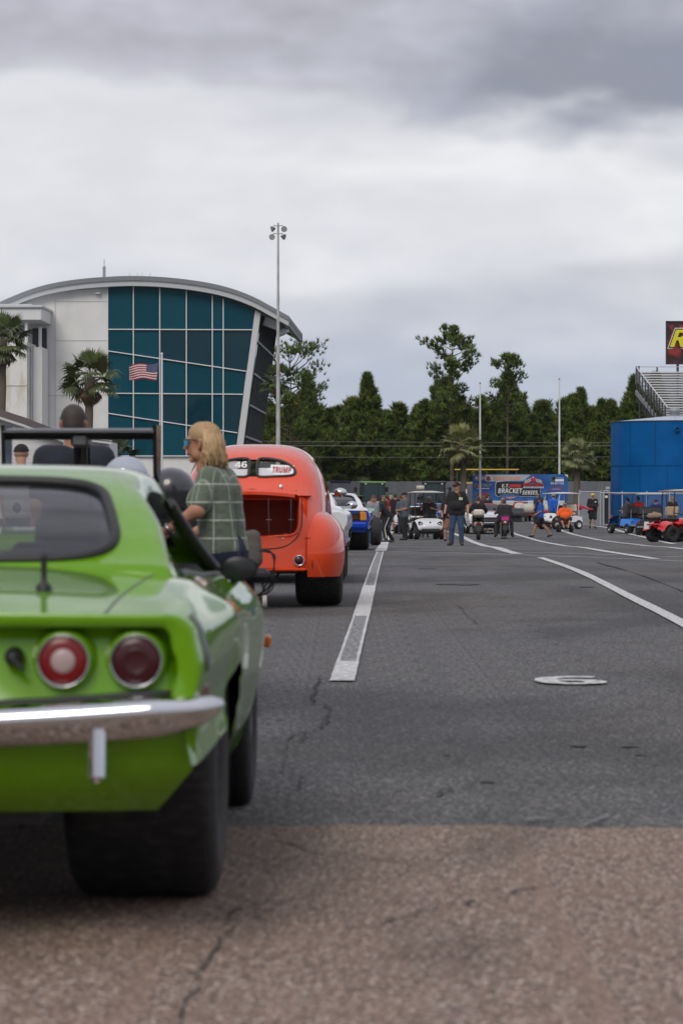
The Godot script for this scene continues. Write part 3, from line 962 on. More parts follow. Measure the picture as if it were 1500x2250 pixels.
func make_tower() -> void:
	var t := thing("control_tower", "white control tower with curved grey roof and tall teal glass front", "building", Vector3((400.0 - 750.0) / F * BZ, 0, -BZ), -0.03)
	var stucco_tex := noise_tex(512, FastNoiseLite.TYPE_SIMPLEX_SMOOTH, 0.01, [[0.0, lin(0.64, 0.64, 0.625)], [0.5, lin(0.70, 0.70, 0.685)], [1.0, lin(0.73, 0.73, 0.715)]], 6, 31)
	var stucco := mat("stucco", Color(1, 1, 1), 0.9, 0.0, {"albedo_texture": stucco_tex, "uv1_triplanar": true, "uv1_scale": Vector3(0.12, 0.07, 0.12)})
	var stained_tex := noise_tex(512, FastNoiseLite.TYPE_SIMPLEX_SMOOTH, 0.012, [[0.0, lin(0.52, 0.48, 0.38)], [0.32, lin(0.62, 0.60, 0.54)], [0.5, lin(0.69, 0.69, 0.67)], [1.0, lin(0.72, 0.72, 0.70)]], 6, 33)
	var stained := mat("stained_stucco", Color(1, 1, 1), 0.9, 0.0, {"albedo_texture": stained_tex, "uv1_triplanar": true, "uv1_scale": Vector3(0.2, 0.07, 0.2)})
	var white := mat("white_metal", lin(0.66, 0.67, 0.68), 0.45)
	var joint := mat("wall_joint", lin(0.48, 0.48, 0.47), 0.9)
	var roofm := mat("roof_metal", lin(0.27, 0.285, 0.30), 0.4, 0.3)
	var fascia := mat("fascia", lin(0.50, 0.52, 0.54), 0.45)
	var dark := mat("soffit_panel", lin(0.50, 0.52, 0.54), 0.7)
	var teal := mat("teal_glass", lin(0.008, 0.066, 0.092), 0.04, 0.0, {"metallic_specular": 0.22})
	var teal2 := mat("teal_glass_b", lin(0.006, 0.056, 0.080), 0.05, 0.0, {"metallic_specular": 0.22})
	var teal3 := mat("teal_glass_clear", lin(0.006, 0.036, 0.052), 0.04, 0.0, {"metallic_specular": 0.35})
	var arc := [[-20.0, 694.0], [20.0, 675.0], [70.0, 656.0], [120.0, 644.0], [180.0, 636.0], [237.0, 631.0], [290.0, 629.0], [350.0, 631.0], [410.0, 638.0], [467.0, 649.0], [515.0, 664.0], [560.0, 681.0], [600.0, 700.0], [626.0, 714.0]]
	# back body and white wall
	var wall := PackedVector2Array()
	for x in [237, 200, 160, 120, 80, 40, 5, -60]:
		var q := bl(x, curve(arc, x))
		wall.append(Vector2(q.x, q.y))
	wall.append(Vector2(bl(-60, 0).x, 0.0))
	wall.append(Vector2(bl(237, 0).x, 0.0))
	var mb := Mb.new()
	mb.slab(wall, 18.0)
	part(t, "wall", mb.mesh(), stucco)
	for j in [[120.0, 748.0, 237.0, 748.0], [70.0, 869.0, 237.0, 868.0], [120.0, 662.0, 237.0, 662.0]]:
		mb = Mb.new()
		mb.bar(bl(j[0], j[1], -0.012), bl(j[2], j[3], -0.012), 0.02, 0.035)
		part(t, "wall_joint", mb.mesh(), joint)
	mb = Mb.new()
	mb.bar(bl(121, 655, -0.012), bl(121, 950, -0.012), 0.02, 0.035)
	part(t, "wall_joint", mb.mesh(), joint)
	mb = Mb.new()
	mb.box((bl(237, 1003, 0.1) + bl(522, 1003, 0.1)) * 0.5 * Vector3(1, 0, 1) + Vector3(0, bl(0, 1003).y * 0.5, -0.35), Vector3(bl(522, 0).x - bl(237, 0).x, bl(0, 1003).y, 0.7))
	part(t, "base_wall", mb.mesh(), stucco)
	# glass front
	var right := func(y: float) -> float: return lerpf(561.0, 519.0, (y - 683.0) / (974.0 - 683.0))
	var hor := [func(x: float) -> float: return curve(arc, x), func(x: float) -> float: return 723.5 + (x - 237.0) * 0.005, func(x: float) -> float: return 771.0 + (x - 237.0) * 0.1485,
		func(x: float) -> float: return 864.0 + (x - 237.0) * 0.009, func(x: float) -> float: return 908.0 + (x - 237.0) * 0.152, func(_x: float) -> float: return 1002.0]
	var ver := [237.0, 293.5, 351.5, 410.0, 467.0, 491.0, 600.0]
	for r in 5:
		for c in 6:
			var x0: float = ver[c]
			var x1: float = ver[c + 1]
			var poly := PackedVector2Array()
			var rt := x1
			var rb := x1
			if c == 5:
				rt = right.call(hor[r].call(545.0)); rb = right.call(hor[r + 1].call(520.0))
			for k in 5:
				var x := lerpf(x0, rt, k / 4.0)
				var q := bl(x, hor[r].call(x))
				poly.append(Vector2(q.x, q.y))
			var q1 := bl(rb, hor[r + 1].call(rb))
			var q0 := bl(x0, hor[r + 1].call(x0))
			poly.append(Vector2(q1.x, q1.y))
			poly.append(Vector2(q0.x, q0.y))
			mb = Mb.new()
			var tl := Transform3D(Basis.from_euler(Vector3(rng.randf_range(-0.004, 0.004), rng.randf_range(-0.004, 0.004), 0)), Vector3(0, 0, -0.02))
			mb.slab(poly, 0.08, tl)
			part(t, "pane", mb.mesh(), teal3 if (r in [1, 3] and c in [2, 3, 5]) else ([teal, teal2][(r * 3 + c * 5) % 2]))
	var mull := func(a: Vector3, b: Vector3, w := 0.062) -> void:
		var q := Mb.new()
		q.bar(a, b, w, 0.12, 0.01, Vector3.BACK)
		part(t, "mullion", q.mesh(), white)
	for c in 6:
		mull.call(bl(ver[c], hor[0].call(ver[c]), -0.03), bl(ver[c], 1002, -0.03))
	for r in range(1, 6):
		var xr: float = right.call(hor[r].call(530.0))
		mull.call(bl(237, hor[r].call(237.0), -0.033), bl(xr, hor[r].call(xr), -0.033))
	# leaning corner column and side glass
	mb = Mb.new()
	var col := PackedVector2Array()
	for q in [[561, 682], [573, 689], [531, 1003], [517, 1003]]:
		var w := bl(q[0], q[1])
		col.append(Vector2(w.x, w.y))
	mb.slab(col, 0.5, Transform3D(Basis.IDENTITY, Vector3(0, 0, 0.1)))
	part(t, "corner_column", mb.mesh(), mat("column_panel", lin(0.55, 0.56, 0.57), 0.5))
	var D := 17.0
	var ftop := bl(573, 689, 0.35)
	var fbot := bl(531, 1003, 0.35)
	var sg := mat("side_glass", lin(0.012, 0.022, 0.026), 0.05, 0.0, {"metallic_specular": 0.35})
	var rowsy := [0.0, 0.20, 0.42, 0.64, 0.86, 1.0]
	for i in 7:
		for k in 5:
			mb = Mb.new()
			var d0 := Vector3(0, 0, -D * i / 7.0)
			var d1 := Vector3(0, 0, -D * (i + 1) / 7.0)
			mb.quad(ftop.lerp(fbot, rowsy[k]) + d0, ftop.lerp(fbot, rowsy[k]) + d1, ftop.lerp(fbot, rowsy[k + 1]) + d1, ftop.lerp(fbot, rowsy[k + 1]) + d0)
			part(t, "pane", mb.mesh(), sg)
		mb = Mb.new()
		var d := Vector3(0.03, 0, -D * (i + 1) / 7.0)
		mb.bar(ftop + d, fbot + d, 0.10, 0.14, 0.0, Vector3.RIGHT)
		part(t, "mullion", mb.mesh(), mat("dark_mullion", lin(0.10, 0.11, 0.115), 0.5))
	for k in range(1, 5):
		mb = Mb.new()
		var a := ftop.lerp(fbot, rowsy[k]) + Vector3(0.07, 0, 0)
		mb.bar(a, a + Vector3(0, 0, -D), 0.07, 0.12)
		part(t, "mullion", mb.mesh(), mat("side_rail", lin(0.30, 0.31, 0.32), 0.5))
	# curved roof with fascia, soffit and the eave that hangs past the side glass
	var topc := []
	var xs := [-20.0, 15.0, 70.0, 120.0, 180.0, 237.0, 290.0, 350.0, 410.0, 467.0, 515.0, 560.0, 600.0, 636.0]
	for x in xs: topc.append(bl(x, curve([[-20.0, 676.0], [15.0, 659.0], [70.0, 637.0], [150.0, 618.0], [228.0, 610.5], [290.0, 608.0], [350.0, 610.0], [420.0, 617.0], [490.0, 630.0], [560.0, 655.0], [620.0, 688.0], [637.0, 697.0]], x)))
	topc = spline(topc, 3)
	var midc := []
	var botc := []
	var botb := []
	for p in topc:
		midc.append(p + Vector3(0, -0.26, 0.0))
		botc.append(p + Vector3(-0.02, -0.58, 0.0))
	var skin := func(called: String, A: Array, za: float, B: Array, zb: float, mm: Material) -> void:
		var ra := PackedVector3Array()
		var rb := PackedVector3Array()
		for p in A: ra.append(p + Vector3(0, 0, za))
		for p in B: rb.append(p + Vector3(0, 0, zb))
		part(t, called, rows_mesh([rb, ra]), mm)
	skin.call("roof", topc, 0.75, topc, -D - 1.5, roofm)
	skin.call("roof_edge", topc, 0.75, midc, 0.72, roofm)
	skin.call("fascia", midc, 0.62, botc, 0.6, fascia)
	skin.call("drip_edge", midc, 0.72, midc, 0.62, dark)
	skin.call("soffit", botc, 0.6, botc, -D - 1.5, dark)
	skin.call("roof_edge", botc, -D - 1.5, topc, -D - 1.5, roofm)
	mb = Mb.new()
	var e0: Vector3 = topc[-1]
	mb.quad(e0 + Vector3(0, 0, 0.75), e0 + Vector3(0, 0, -D - 1.5), e0 + Vector3(0, -0.26, -D - 1.5), e0 + Vector3(0, -0.26, 0.72))
	part(t, "eave_edge", mb.mesh(), mat("eave_dark", lin(0.12, 0.125, 0.13), 0.5))
	mb = Mb.new()
	mb.quad(e0 + Vector3(-0.02, -0.262, 0.62), e0 + Vector3(-0.02, -0.262, -D - 1.5), e0 + Vector3(-0.22, -0.62, -D - 1.5), e0 + Vector3(-0.22, -0.62, 0.6))
	part(t, "eave_fascia", mb.mesh(), fascia)
	for q in [[575.0, 686.0], [605.0, 703.0]]:   # soffit fittings under the eave
		mb = Mb.new()
		var c := bl(q[0] + 26.0, q[1] + 26.0, 1.2)
		if q[0] < 590.0:
			mb.box(c + Vector3(-0.2, 0.1, 0), Vector3(0.9, 0.55, 0.5), Basis(Vector3.BACK, -0.35), 0.04)
			part(t, "wall_speaker", mb.mesh(), white)
		else:
			mb.lathe([Vector2(0.0, 0.3), Vector2(0.2, 0.28), Vector2(0.36, 0.05), Vector2(0.34, -0.05), Vector2(0.0, -0.1)], Transform3D(Basis(Vector3.BACK, 0.5), c + Vector3(-0.25, -0.05, 0)), 12)
			part(t, "flood_light_housing", mb.mesh(), dark)
	# roof aerials
	mb = Mb.new()
	mb.box(bl(229, 598, 0.0), Vector3(0.17, 0.72, 0.17), Basis.IDENTITY, 0.02)
	mb.tube([bl(229, 589), bl(229, 569)], 0.018, 6)
	part(t, "roof_aerial", mb.mesh(), mat("aerial", lin(0.30, 0.31, 0.32), 0.5))
	for x in [274, 292, 302, 319]:
		part(t, "roof_aerial", tube_mesh([bl(x, 612, 3.0), bl(x + (1.0 if x == 319 else 0.0), 592, 3.0)], 0.012, 5), M.aerial)
	part(t, "wall_camera", box_mesh(bl(216, 645, -0.2), Vector3(0.3, 0.1, 0.3), 0.02), dark)
	# balcony block at the end of the white wall
	var a := thing("stair_annex", "weathered white stair block with a roofed balcony against the tower", "building", t.position, t.rotation.y)
	mb = Mb.new()
	var y0 := bl(0, 759).y
	mb.box(Vector3((bl(-60, 0).x + bl(80, 0).x) * 0.5, y0 * 0.5, 2.3), Vector3(bl(80, 0).x - bl(-60, 0).x, y0, 4.2))
	part(a, "block", mb.mesh(), stained)
	mb = Mb.new()
	mb.box(Vector3((bl(81, 0).x + bl(106, 0).x) * 0.5, bl(0, 768).y * 0.5, 1.6), Vector3(bl(106, 0).x - bl(81, 0).x, bl(0, 768).y, 2.9))
	part(a, "block", mb.mesh(), stucco)
	mb = Mb.new()
	mb.bar(bl(-60, 853, -4.42), bl(80, 853, -4.42), 0.03, 0.03)
	part(a, "wall_joint", mb.mesh(), joint)
	mb = Mb.new()
	mb.bar(bl(86.5, 764, -3.07), bl(86.5, 930, -3.07), 0.12, 0.03)
	part(a, "downpipe", mb.mesh(), mat("downpipe", lin(0.32, 0.33, 0.34), 0.6))
	for q in [[78.0, 716.0, 760.0, 4.2], [99.0, 724.0, 768.0, 2.4]]:
		part(a, "post", tube_mesh([bl(q[0], q[1], -q[3]), bl(q[0], q[2], -q[3])], 0.1, 10), white)
	part(a, "doorway", box_mesh(bl(87, 745, -0.06), Vector3(0.85, 1.3, 0.1)), mat("door_dark", lin(0.018, 0.02, 0.026), 0.3))
	mb = Mb.new()
	mb.box((bl(-60, 699, -2.2) + bl(112, 699, -2.2)) * 0.5, Vector3(bl(112, 0).x - bl(-60, 0).x, 0.75, 4.9), Basis.IDENTITY, 0.02)
	part(a, "canopy", mb.mesh(), white)
	mb = Mb.new()
	mb.box((bl(-60, 684, -2.2) + bl(114, 684, -2.2)) * 0.5, Vector3(bl(114, 0).x - bl(-60, 0).x + 0.1, 0.16, 5.2), Basis.IDENTITY, 0.03)
	part(a, "canopy_rim", mb.mesh(), fascia)
	part(a, "canopy_rim", box_mesh((bl(-60, 677, -1.6) + bl(85, 677, -1.6)) * 0.5, Vector3(bl(85, 0).x - bl(-60, 0).x, 0.1, 3.4)), fascia)

func make_shed() -> void:   # low white building with the brown roof beside the tower
	var z := 120.0
	var t := thing("low_building", "low white building with brown shingle roof and painted side doors", "building", Vector3.ZERO)
	var wallm := mat("siding", lin(0.62, 0.62, 0.61), 0.8)
	var shing := noise_tex(256, FastNoiseLite.TYPE_CELLULAR, 0.06, [[0.0, lin(0.030, 0.018, 0.014)], [0.6, lin(0.058, 0.038, 0.030)], [1.0, lin(0.085, 0.06, 0.05)]], 1, 8, FastNoiseLite.RETURN_CELL_VALUE)
	var rm := mat("shingle_roof", Color(1, 1, 1), 0.95, 0.0, {"albedo_texture": shing, "uv1_triplanar": true, "uv1_scale": Vector3(0.8, 0.8, 0.8)})
	var poly := PackedVector2Array()
	for q in [[-60, 906], [0, 914], [150, 966], [150, 1140], [-60, 1140]]:
		var w := P(q[0], q[1], z)
		poly.append(Vector2(w.x, w.y))
	var mb := Mb.new()
	mb.slab(poly, 9.0, Transform3D(Basis.IDENTITY, Vector3(0, 0, -z)))
	part(t, "wall", mb.mesh(), wallm)
	for i in 10:   # siding boards
		var yy := 985.0 + i * 9.0
		mb = Mb.new()
		mb.box((P(-60, yy, z) + P(150, yy, z)) * 0.5 + Vector3(0, 0, 0.012), Vector3(P(150, 0, z).x - P(-60, 0, z).x, 0.148, 0.03), Basis(Vector3.RIGHT, 0.08))
		part(t, "siding_board", mb.mesh(), wallm)
	var slope_ := [P(-60, 892, z), P(0, 899, z), P(55, 917, z), P(140, 950, z), P(172, 966, z)]
	var r0 := PackedVector3Array()
	var r1 := PackedVector3Array()
	var r2 := PackedVector3Array()
	for p in slope_:
		var q: Vector3 = p + Vector3(0, -16.0 / F * z, 0.5)
		r0.append(q)
		r1.append(p * ((z + 4.0) / z) + Vector3(0, CH * (1.0 - (z + 4.0) / z), 0))
		r2.append(q + Vector3(0, -0.10, -0.02))
	part(t, "roof", rows_mesh([r1, r0]), rm)
	part(t, "roof_trim", rows_mesh([r0, r2]), wallm)
	# the end with the doors and the red, white and blue posters
	var t2 := thing("side_cabin", "small white cabin end with red and blue posters on its doors", "building", Vector3.ZERO)
	var z2 := 112.0
	mb = Mb.new()
	mb.box((P(140, 970, z2) + P(241, 1140, z2)) * 0.5 + Vector3(0, 0, -2), Vector3(101.0 / F * z2, 170.0 / F * z2, 4.0))
	part(t2, "wall", mb.mesh(), wallm)
	mb = Mb.new()
	mb.bar(P(136, 957, z2 - 0.2), P(246, 972, z2 - 0.2), 0.18, 0.14)
	part(t2, "eave", mb.mesh(), wallm)
	part(t2, "roof", rows_mesh([PackedVector3Array([P(136, 950, z2 + 4.0), P(246, 966, z2 + 4.0)]), PackedVector3Array([P(136, 954, z2 - 0.35), P(246, 969, z2 - 0.35)])]), rm)
	var red := mat("poster_red", lin(0.38, 0.03, 0.035), 0.6)
	var blue := mat("poster_blue", lin(0.02, 0.035, 0.12), 0.6)
	for q in [[199.0, 214.0], [219.0, 234.0]]:
		part(t2, "door", box_mesh((P(q[0], 977, z2) + P(q[1], 1045, z2)) * 0.5 + Vector3(0, 0, 0.02), Vector3(15.0 / F * z2, 68.0 / F * z2, 0.05)), mat("cabin_door", lin(0.42, 0.44, 0.47), 0.5))
		part(t2, "poster", box_mesh(P(q[0] + 6, 1003, z2) + Vector3(0, 0, 0.06), Vector3(0.16, 0.26, 0.02)), red)
		part(t2, "poster", box_mesh(P(q[0] + 6, 994, z2) + Vector3(0, 0, 0.06), Vector3(0.17, 0.05, 0.02)), blue)
		part(t2, "poster", box_mesh(P(q[0] + 6, 1018, z2) + Vector3(0, 0, 0.06), Vector3(0.17, 0.09, 0.02)), blue)
		part(t2, "poster", box_mesh(P(q[0] + 3, 987, z2) + Vector3(0, 0, 0.06), Vector3(0.04, 0.22, 0.02)), blue)

# ---------- trees ----------
func pine_meshes(seed_: int, h: float, crown0: float, spread: float, style: int, dens := 1.0) -> Array:
	var r := RandomNumberGenerator.new()
	r.seed = seed_
	var tk := Mb.new()
	var path := []
	var rad := []
	var lean := Vector2(r.randf_range(-0.25, 0.25), r.randf_range(-0.25, 0.25))
	for i in 9:
		var f := i / 8.0
		path.append(Vector3(lean.x * sin(f * 2.6), h * f * 0.985, lean.y * sin(f * 2.2)))
		rad.append(lerpf(0.02 * h * 0.75, 0.02, pow(f, 0.8)))
	tk.tube(path, rad, 8)
	var cr := Mb.new()
	cr.tinted = true
	var y := crown0
	while y < h:
		var f := (y - crown0) / (h - crown0)
		var reach := spread
		if style == 0: reach *= (0.05 + 1.05 * pow(1.0 - f, 0.85)) * r.randf_range(0.7, 1.15)
		else: reach *= (0.45 + 0.75 * sin(PI * clampf(f * 0.82 + 0.13, 0.0, 1.0))) * r.randf_range(0.45, 1.25)
		var nb := r.randi_range(4, 6) if style == 0 else r.randi_range(2, 4)
		var c: Vector3 = path[0].lerp(path[8], y / h)
		c.x = lean.x * sin(y / h * 2.6)
		c.z = lean.y * sin(y / h * 2.2)
		var a0 := r.randf() * TAU
		for k in nb:
			var a := a0 + TAU * k / nb + r.randf_range(-0.4, 0.4)
			var rise := r.randf_range(0.15, 0.5) if style == 0 else r.randf_range(-0.05, 0.5)
			var L := reach * r.randf_range(0.75, 1.1)
			var d := Vector3(cos(a), rise + f * 0.5, sin(a)).normalized()
			var tip := c + d * L + Vector3(0, 0.12 * L, 0)
			tk.tube([c, c + d * L * 0.5 - Vector3(0, 0.03 * L, 0), tip], [0.03 + 0.012 * L, 0.02 + 0.006 * L, 0.012], 5, false)
			var nt := int((4 + L * (5.0 if style == 0 else 5.5)) * dens)
			for q in nt:
				var u := sqrt(r.randf_range(0.08 if style == 0 else 0.35, 1.0))
				var p := c.lerp(tip, u) + Vector3(r.randf_range(-1, 1), r.randf_range(-0.6, 0.8), r.randf_range(-1, 1)) * (0.16 + 0.16 * L * (0.6 + 0.4 * u))
				var g := r.randf()
				var shade := r.randf_range(0.75, 1.25)
				var warm := r.randf_range(0.0, 1.0)
				cr.tint = Color(lerpf(0.070, 0.175, warm * g) * shade, lerpf(0.095, 0.175, g) * shade, lerpf(0.022, 0.014, warm) * shade)
				var ax := (d * 0.5 + Vector3(r.randf_range(-0.5, 0.5), r.randf_range(0.3, 1.0), r.randf_range(-0.5, 0.5))).normalized()
				for s in 12:
					var rnd := Vector3(r.randf_range(-1, 1), r.randf_range(-1, 1), r.randf_range(-1, 1))
					var nd := (ax + rnd * 0.85).normalized()
					var w := nd.cross(rnd).normalized() * r.randf_range(0.028, 0.052) * (1.0 if style == 0 else 0.9)
					var ln := r.randf_range(0.30, 0.62) * (1.0 if style == 0 else 0.75)
					cr.tri(p - w, p + nd * ln, p + w)
		y += r.randf_range(0.28, 0.44) if style == 0 else r.randf_range(0.35, 0.7)
	return [tk.mesh(), cr.mesh()]

func make_trees() -> void:
	var bark_tex := noise_tex(256, FastNoiseLite.TYPE_SIMPLEX_SMOOTH, 0.04, [[0.0, lin(0.030, 0.022, 0.018)], [0.6, lin(0.085, 0.062, 0.05)], [1.0, lin(0.14, 0.11, 0.09)]], 4, 41)
	var bark := mat("pine_bark", Color(1, 1, 1), 0.95, 0.0, {"albedo_texture": bark_tex, "uv1_triplanar": true, "uv1_scale": Vector3(0.8, 0.25, 0.8)})
	var needle := mat("pine_needles", Color(1, 1, 1), 0.75, 0.0, {"vertex_color_use_as_albedo": true, "backlight_enabled": true, "backlight": Color(0.25, 0.3, 0.1), "cull_mode": BaseMaterial3D.CULL_DISABLED})
	var kinds := []
	for i in 6:
		kinds.append(pine_meshes(100 + i, [11.4, 10.2, 12.0, 9.4, 10.8, 11.8][i], [2.6, 1.6, 3.4, 1.2, 2.2, 4.0][i], [2.3, 2.5, 2.2, 2.4, 2.6, 2.1][i], 0, 1.7))
	var plant := func(kind: Array, at: Vector3, s: float, turn: float, label: String, group := "") -> void:
		var o := thing("pine_tree", label, "tree", at, turn, group)
		o.scale = Vector3(s, s, s)
		part(o, "trunk", kind[0], bark)
		part(o, "crown", kind[1], needle)
	# two tall pines over the wood, one beside the tower
	var tall := pine_meshes(301, 15.0, 7.6, 2.2, 1, 2.5)
	plant.call(tall, G(992, 258), 1.0, 0.4, "tallest pine, broad open crown standing well above the wood")
	tall = pine_meshes(305, 12.9, 7.9, 1.75, 1, 2.5)
	plant.call(tall, G(1113, 256), 1.0, 1.9, "tall pine with rounded crown beside the tallest pine")
	tall = pine_meshes(308, 12.6, 3.4, 3.2, 1, 2.0)
	plant.call(tall, G(634, 250), 1.0, 0.3, "tall spreading pine rising behind the tower's eave")
	var n := 0
	for rank in 2:
		var x := -46.0
		while x < 62.0:
			var z := 262.0 + rank * 6.0 + rng.randf_range(-2.0, 2.0)
			var at := Vector3(x + rng.randf_range(-0.8, 0.8), gy(z), -z)
			var px := 750.0 + at.x * F / z
			var lift := 1.0
			lift = 0.91
			if absf(px - 850.0) < 40.0: lift = 0.84
			if absf(px - 690.0) < 50.0: lift = 0.95
			if px > 1380.0 and px < 1440.0: lift = 0.97
			if px > 580.0 and px < 600.0: lift = 0.8
			plant.call(kinds[n % 6], at, lift * rng.randf_range(0.80, 1.10), rng.randf() * TAU, "young pine in the dense dark wood behind the fence", "young pines of the wood")
			n += 1
			x += rng.randf_range(1.5, 2.3)
	var far := MultiMesh.new()   # the mass of the wood behind the front ranks
	far.transform_format = MultiMesh.TRANSFORM_3D
	far.mesh = kinds[1][1]
	far.instance_count = 240
	for i in 240:
		var z := 276.0 + (i % 4) * 7.0 + rng.randf_range(-2, 2)
		var s := rng.randf_range(0.85, 1.05)
		far.set_instance_transform(i, Transform3D(Basis(Vector3.UP, rng.randf() * TAU).scaled(Vector3(s * 1.3, s * 1.0, s * 1.3)), Vector3(-62.0 + i * 0.54, gy(z) - 0.3, -z)))
	var wood := MultiMeshInstance3D.new()
	wood.name = "distant_wood"
	wood.multimesh = far
	wood.material_override = needle
	add_child(wood)
	tag(wood, "dense mass of pines deeper in the wood", "wood")
	wood.set_meta("kind", "stuff")
	# undergrowth at the edge of the wood
	var ub := Mb.new()
	ub.tinted = true
	var r := RandomNumberGenerator.new()
	r.seed = 77
	for i in 5200:
		var c := Vector3(r.randf_range(-48, 62), 0, -r.randf_range(252, 262))
		c.y = 0.6 + r.randf_range(0.0, 1.0) * (1.6 + 1.2 * sin(c.x * 0.9) * sin(c.x * 0.23 + 1.0))
		var g := r.randf()
		ub.tint = Color(lerpf(0.02, 0.075, g * g), lerpf(0.035, 0.072, g), 0.014)
		for s in 6:
			var d := Vector3(r.randf_range(-1, 1), r.randf_range(-0.3, 1), r.randf_range(-1, 1)).normalized()
			var w := d.cross(Vector3(r.randf(), r.randf(), 1)).normalized() * r.randf_range(0.05, 0.11)
			ub.tri(c - w, c + d * r.randf_range(0.25, 0.55), c + w)
	var us := struct("undergrowth", ub.mesh(), needle, "stuff")
	tag(us, "dark scrub and bushes at the foot of the pine wood", "undergrowth")

func frond_mesh(seed_: int, n: int, len_: float, droop: float, tint: Color) -> ArrayMesh:   # fan leaf: stalk along +z, blade at its end
	var r := RandomNumberGenerator.new()
	r.seed = seed_
	var m := Mb.new()
	m.tinted = true
	m.tint = tint * Color(1.3, 1.15, 1.0)
	m.bar(Vector3(0, 0, 0), Vector3(0, 0.03, 0.55), 0.03, 0.02)
	m.bar(Vector3(0, 0.03, 0.55), Vector3(0, -0.03, 1.0), 0.024, 0.016)
	for i in n:
		var f := float(i) / (n - 1) * 2.0 - 1.0
		var a := f * 1.9
		var L := len_ * (1.0 - 0.35 * absf(f)) * r.randf_range(0.88, 1.08)
		var d := Vector3(sin(a), 0.12 * (1.0 - absf(f)), cos(a)).normalized()
		var p0 := Vector3(0, -0.02, 0.95)
		var p1 := p0 + d * L * 0.55 + Vector3(0, -0.03 - droop * 0.10, 0)
		var p2 := p0 + d * L * (1.0 - droop * 0.25) + Vector3(0, -droop * L * r.randf_range(0.35, 0.65), 0)
		var s := d.cross(Vector3.UP).normalized() * 0.046 * (len_ + 0.2)
		var k := r.randf_range(0.75, 1.3)
		m.tint = Color(tint.r * k, tint.g * k, tint.b * k)
		var fold := Vector3(0, 0.02, 0)
		m.quad(p0 - s * 0.35, p1 - s + fold, p1, p0)
		m.quad(p0, p1, p1 + s + fold, p0 + s * 0.35)
		m.tri(p1 - s + fold, p2, p1)
		m.tri(p1, p2, p1 + s + fold)
	return m.mesh()

func make_palm(label: String, at: Vector3, h: float, size: float, trunk_r: float, seed_: int, skirt := 0, green := Color(0.075, 0.095, 0.035), lean := 0.0, count := 36) -> void:
	var r := RandomNumberGenerator.new()
	r.seed = seed_
	var t := thing("palm_tree", label, "palm", at, r.randf() * TAU)
	var bark := mat("palm_bark", Color(1, 1, 1), 0.95, 0.0, {"albedo_texture": noise_tex(256, FastNoiseLite.TYPE_SIMPLEX_SMOOTH, 0.05, [[0.0, lin(0.05, 0.04, 0.032)], [0.5, lin(0.12, 0.098, 0.08)], [1.0, lin(0.20, 0.17, 0.14)]], 4, 51), "uv1_triplanar": true, "uv1_scale": Vector3(0.7, 1.6, 0.7)})
	var path := []
	var rad := []
	for i in 13:
		var f := i / 12.0
		path.append(Vector3(lean * sin(f * 2.4), h * f, 0.06 * sin(f * 4.0)))
		rad.append(trunk_r * (1.25 - 0.25 * minf(1.0, f * 5.0)) * (1.0 + 0.05 * sin(i * 2.3)) * (1.25 if i >= 11 else 1.0))
	part(t, "trunk", tube_mesh(path, rad, 12), bark)
	var top: Vector3 = path[12]
	var leafm := mat("palm_leaf", Color(1, 1, 1), 0.5, 0.0, {"vertex_color_use_as_albedo": true, "backlight_enabled": true, "backlight": Color(0.3, 0.3, 0.12), "cull_mode": BaseMaterial3D.CULL_DISABLED})
	var ms := [frond_mesh(seed_ + 1, 22, 1.0, 0.5, green), frond_mesh(seed_ + 2, 20, 1.05, 0.9, green * 0.85), frond_mesh(seed_ + 3, 22, 0.95, 0.2, green * 1.15)]
	var dead := frond_mesh(seed_ + 4, 16, 0.9, 1.2, Color(0.13, 0.085, 0.045))
	for i in count:
		var f := float(i) / count
		var el := lerpf(1.45, -0.62, pow(f, 0.85))
		var az := i * 2.39996 + r.randf_range(-0.2, 0.2)
		var s := size * r.randf_range(0.85, 1.1) * lerpf(0.85, 1.05, f)
		var b := Basis(Vector3.UP, az) * Basis(Vector3.RIGHT, -el) * Basis(Vector3.BACK, r.randf_range(-0.5, 0.5))
		part(t, "frond", ms[2] if f < 0.25 else ms[i % 2], leafm, Transform3D(b.scaled(Vector3(s, s, s)), top + Vector3(0, -0.1 * f, 0)))
	for i in skirt:
		var az := i * 2.39996 + 0.5
		var b := Basis(Vector3.UP, az) * Basis(Vector3.RIGHT, r.randf_range(0.75, 1.3))
		part(t, "frond", dead, leafm, Transform3D(b.scaled(Vector3(1, 1, 1) * size * 0.8), top + Vector3(0, -0.15 - 0.1 * r.randf(), 0)))

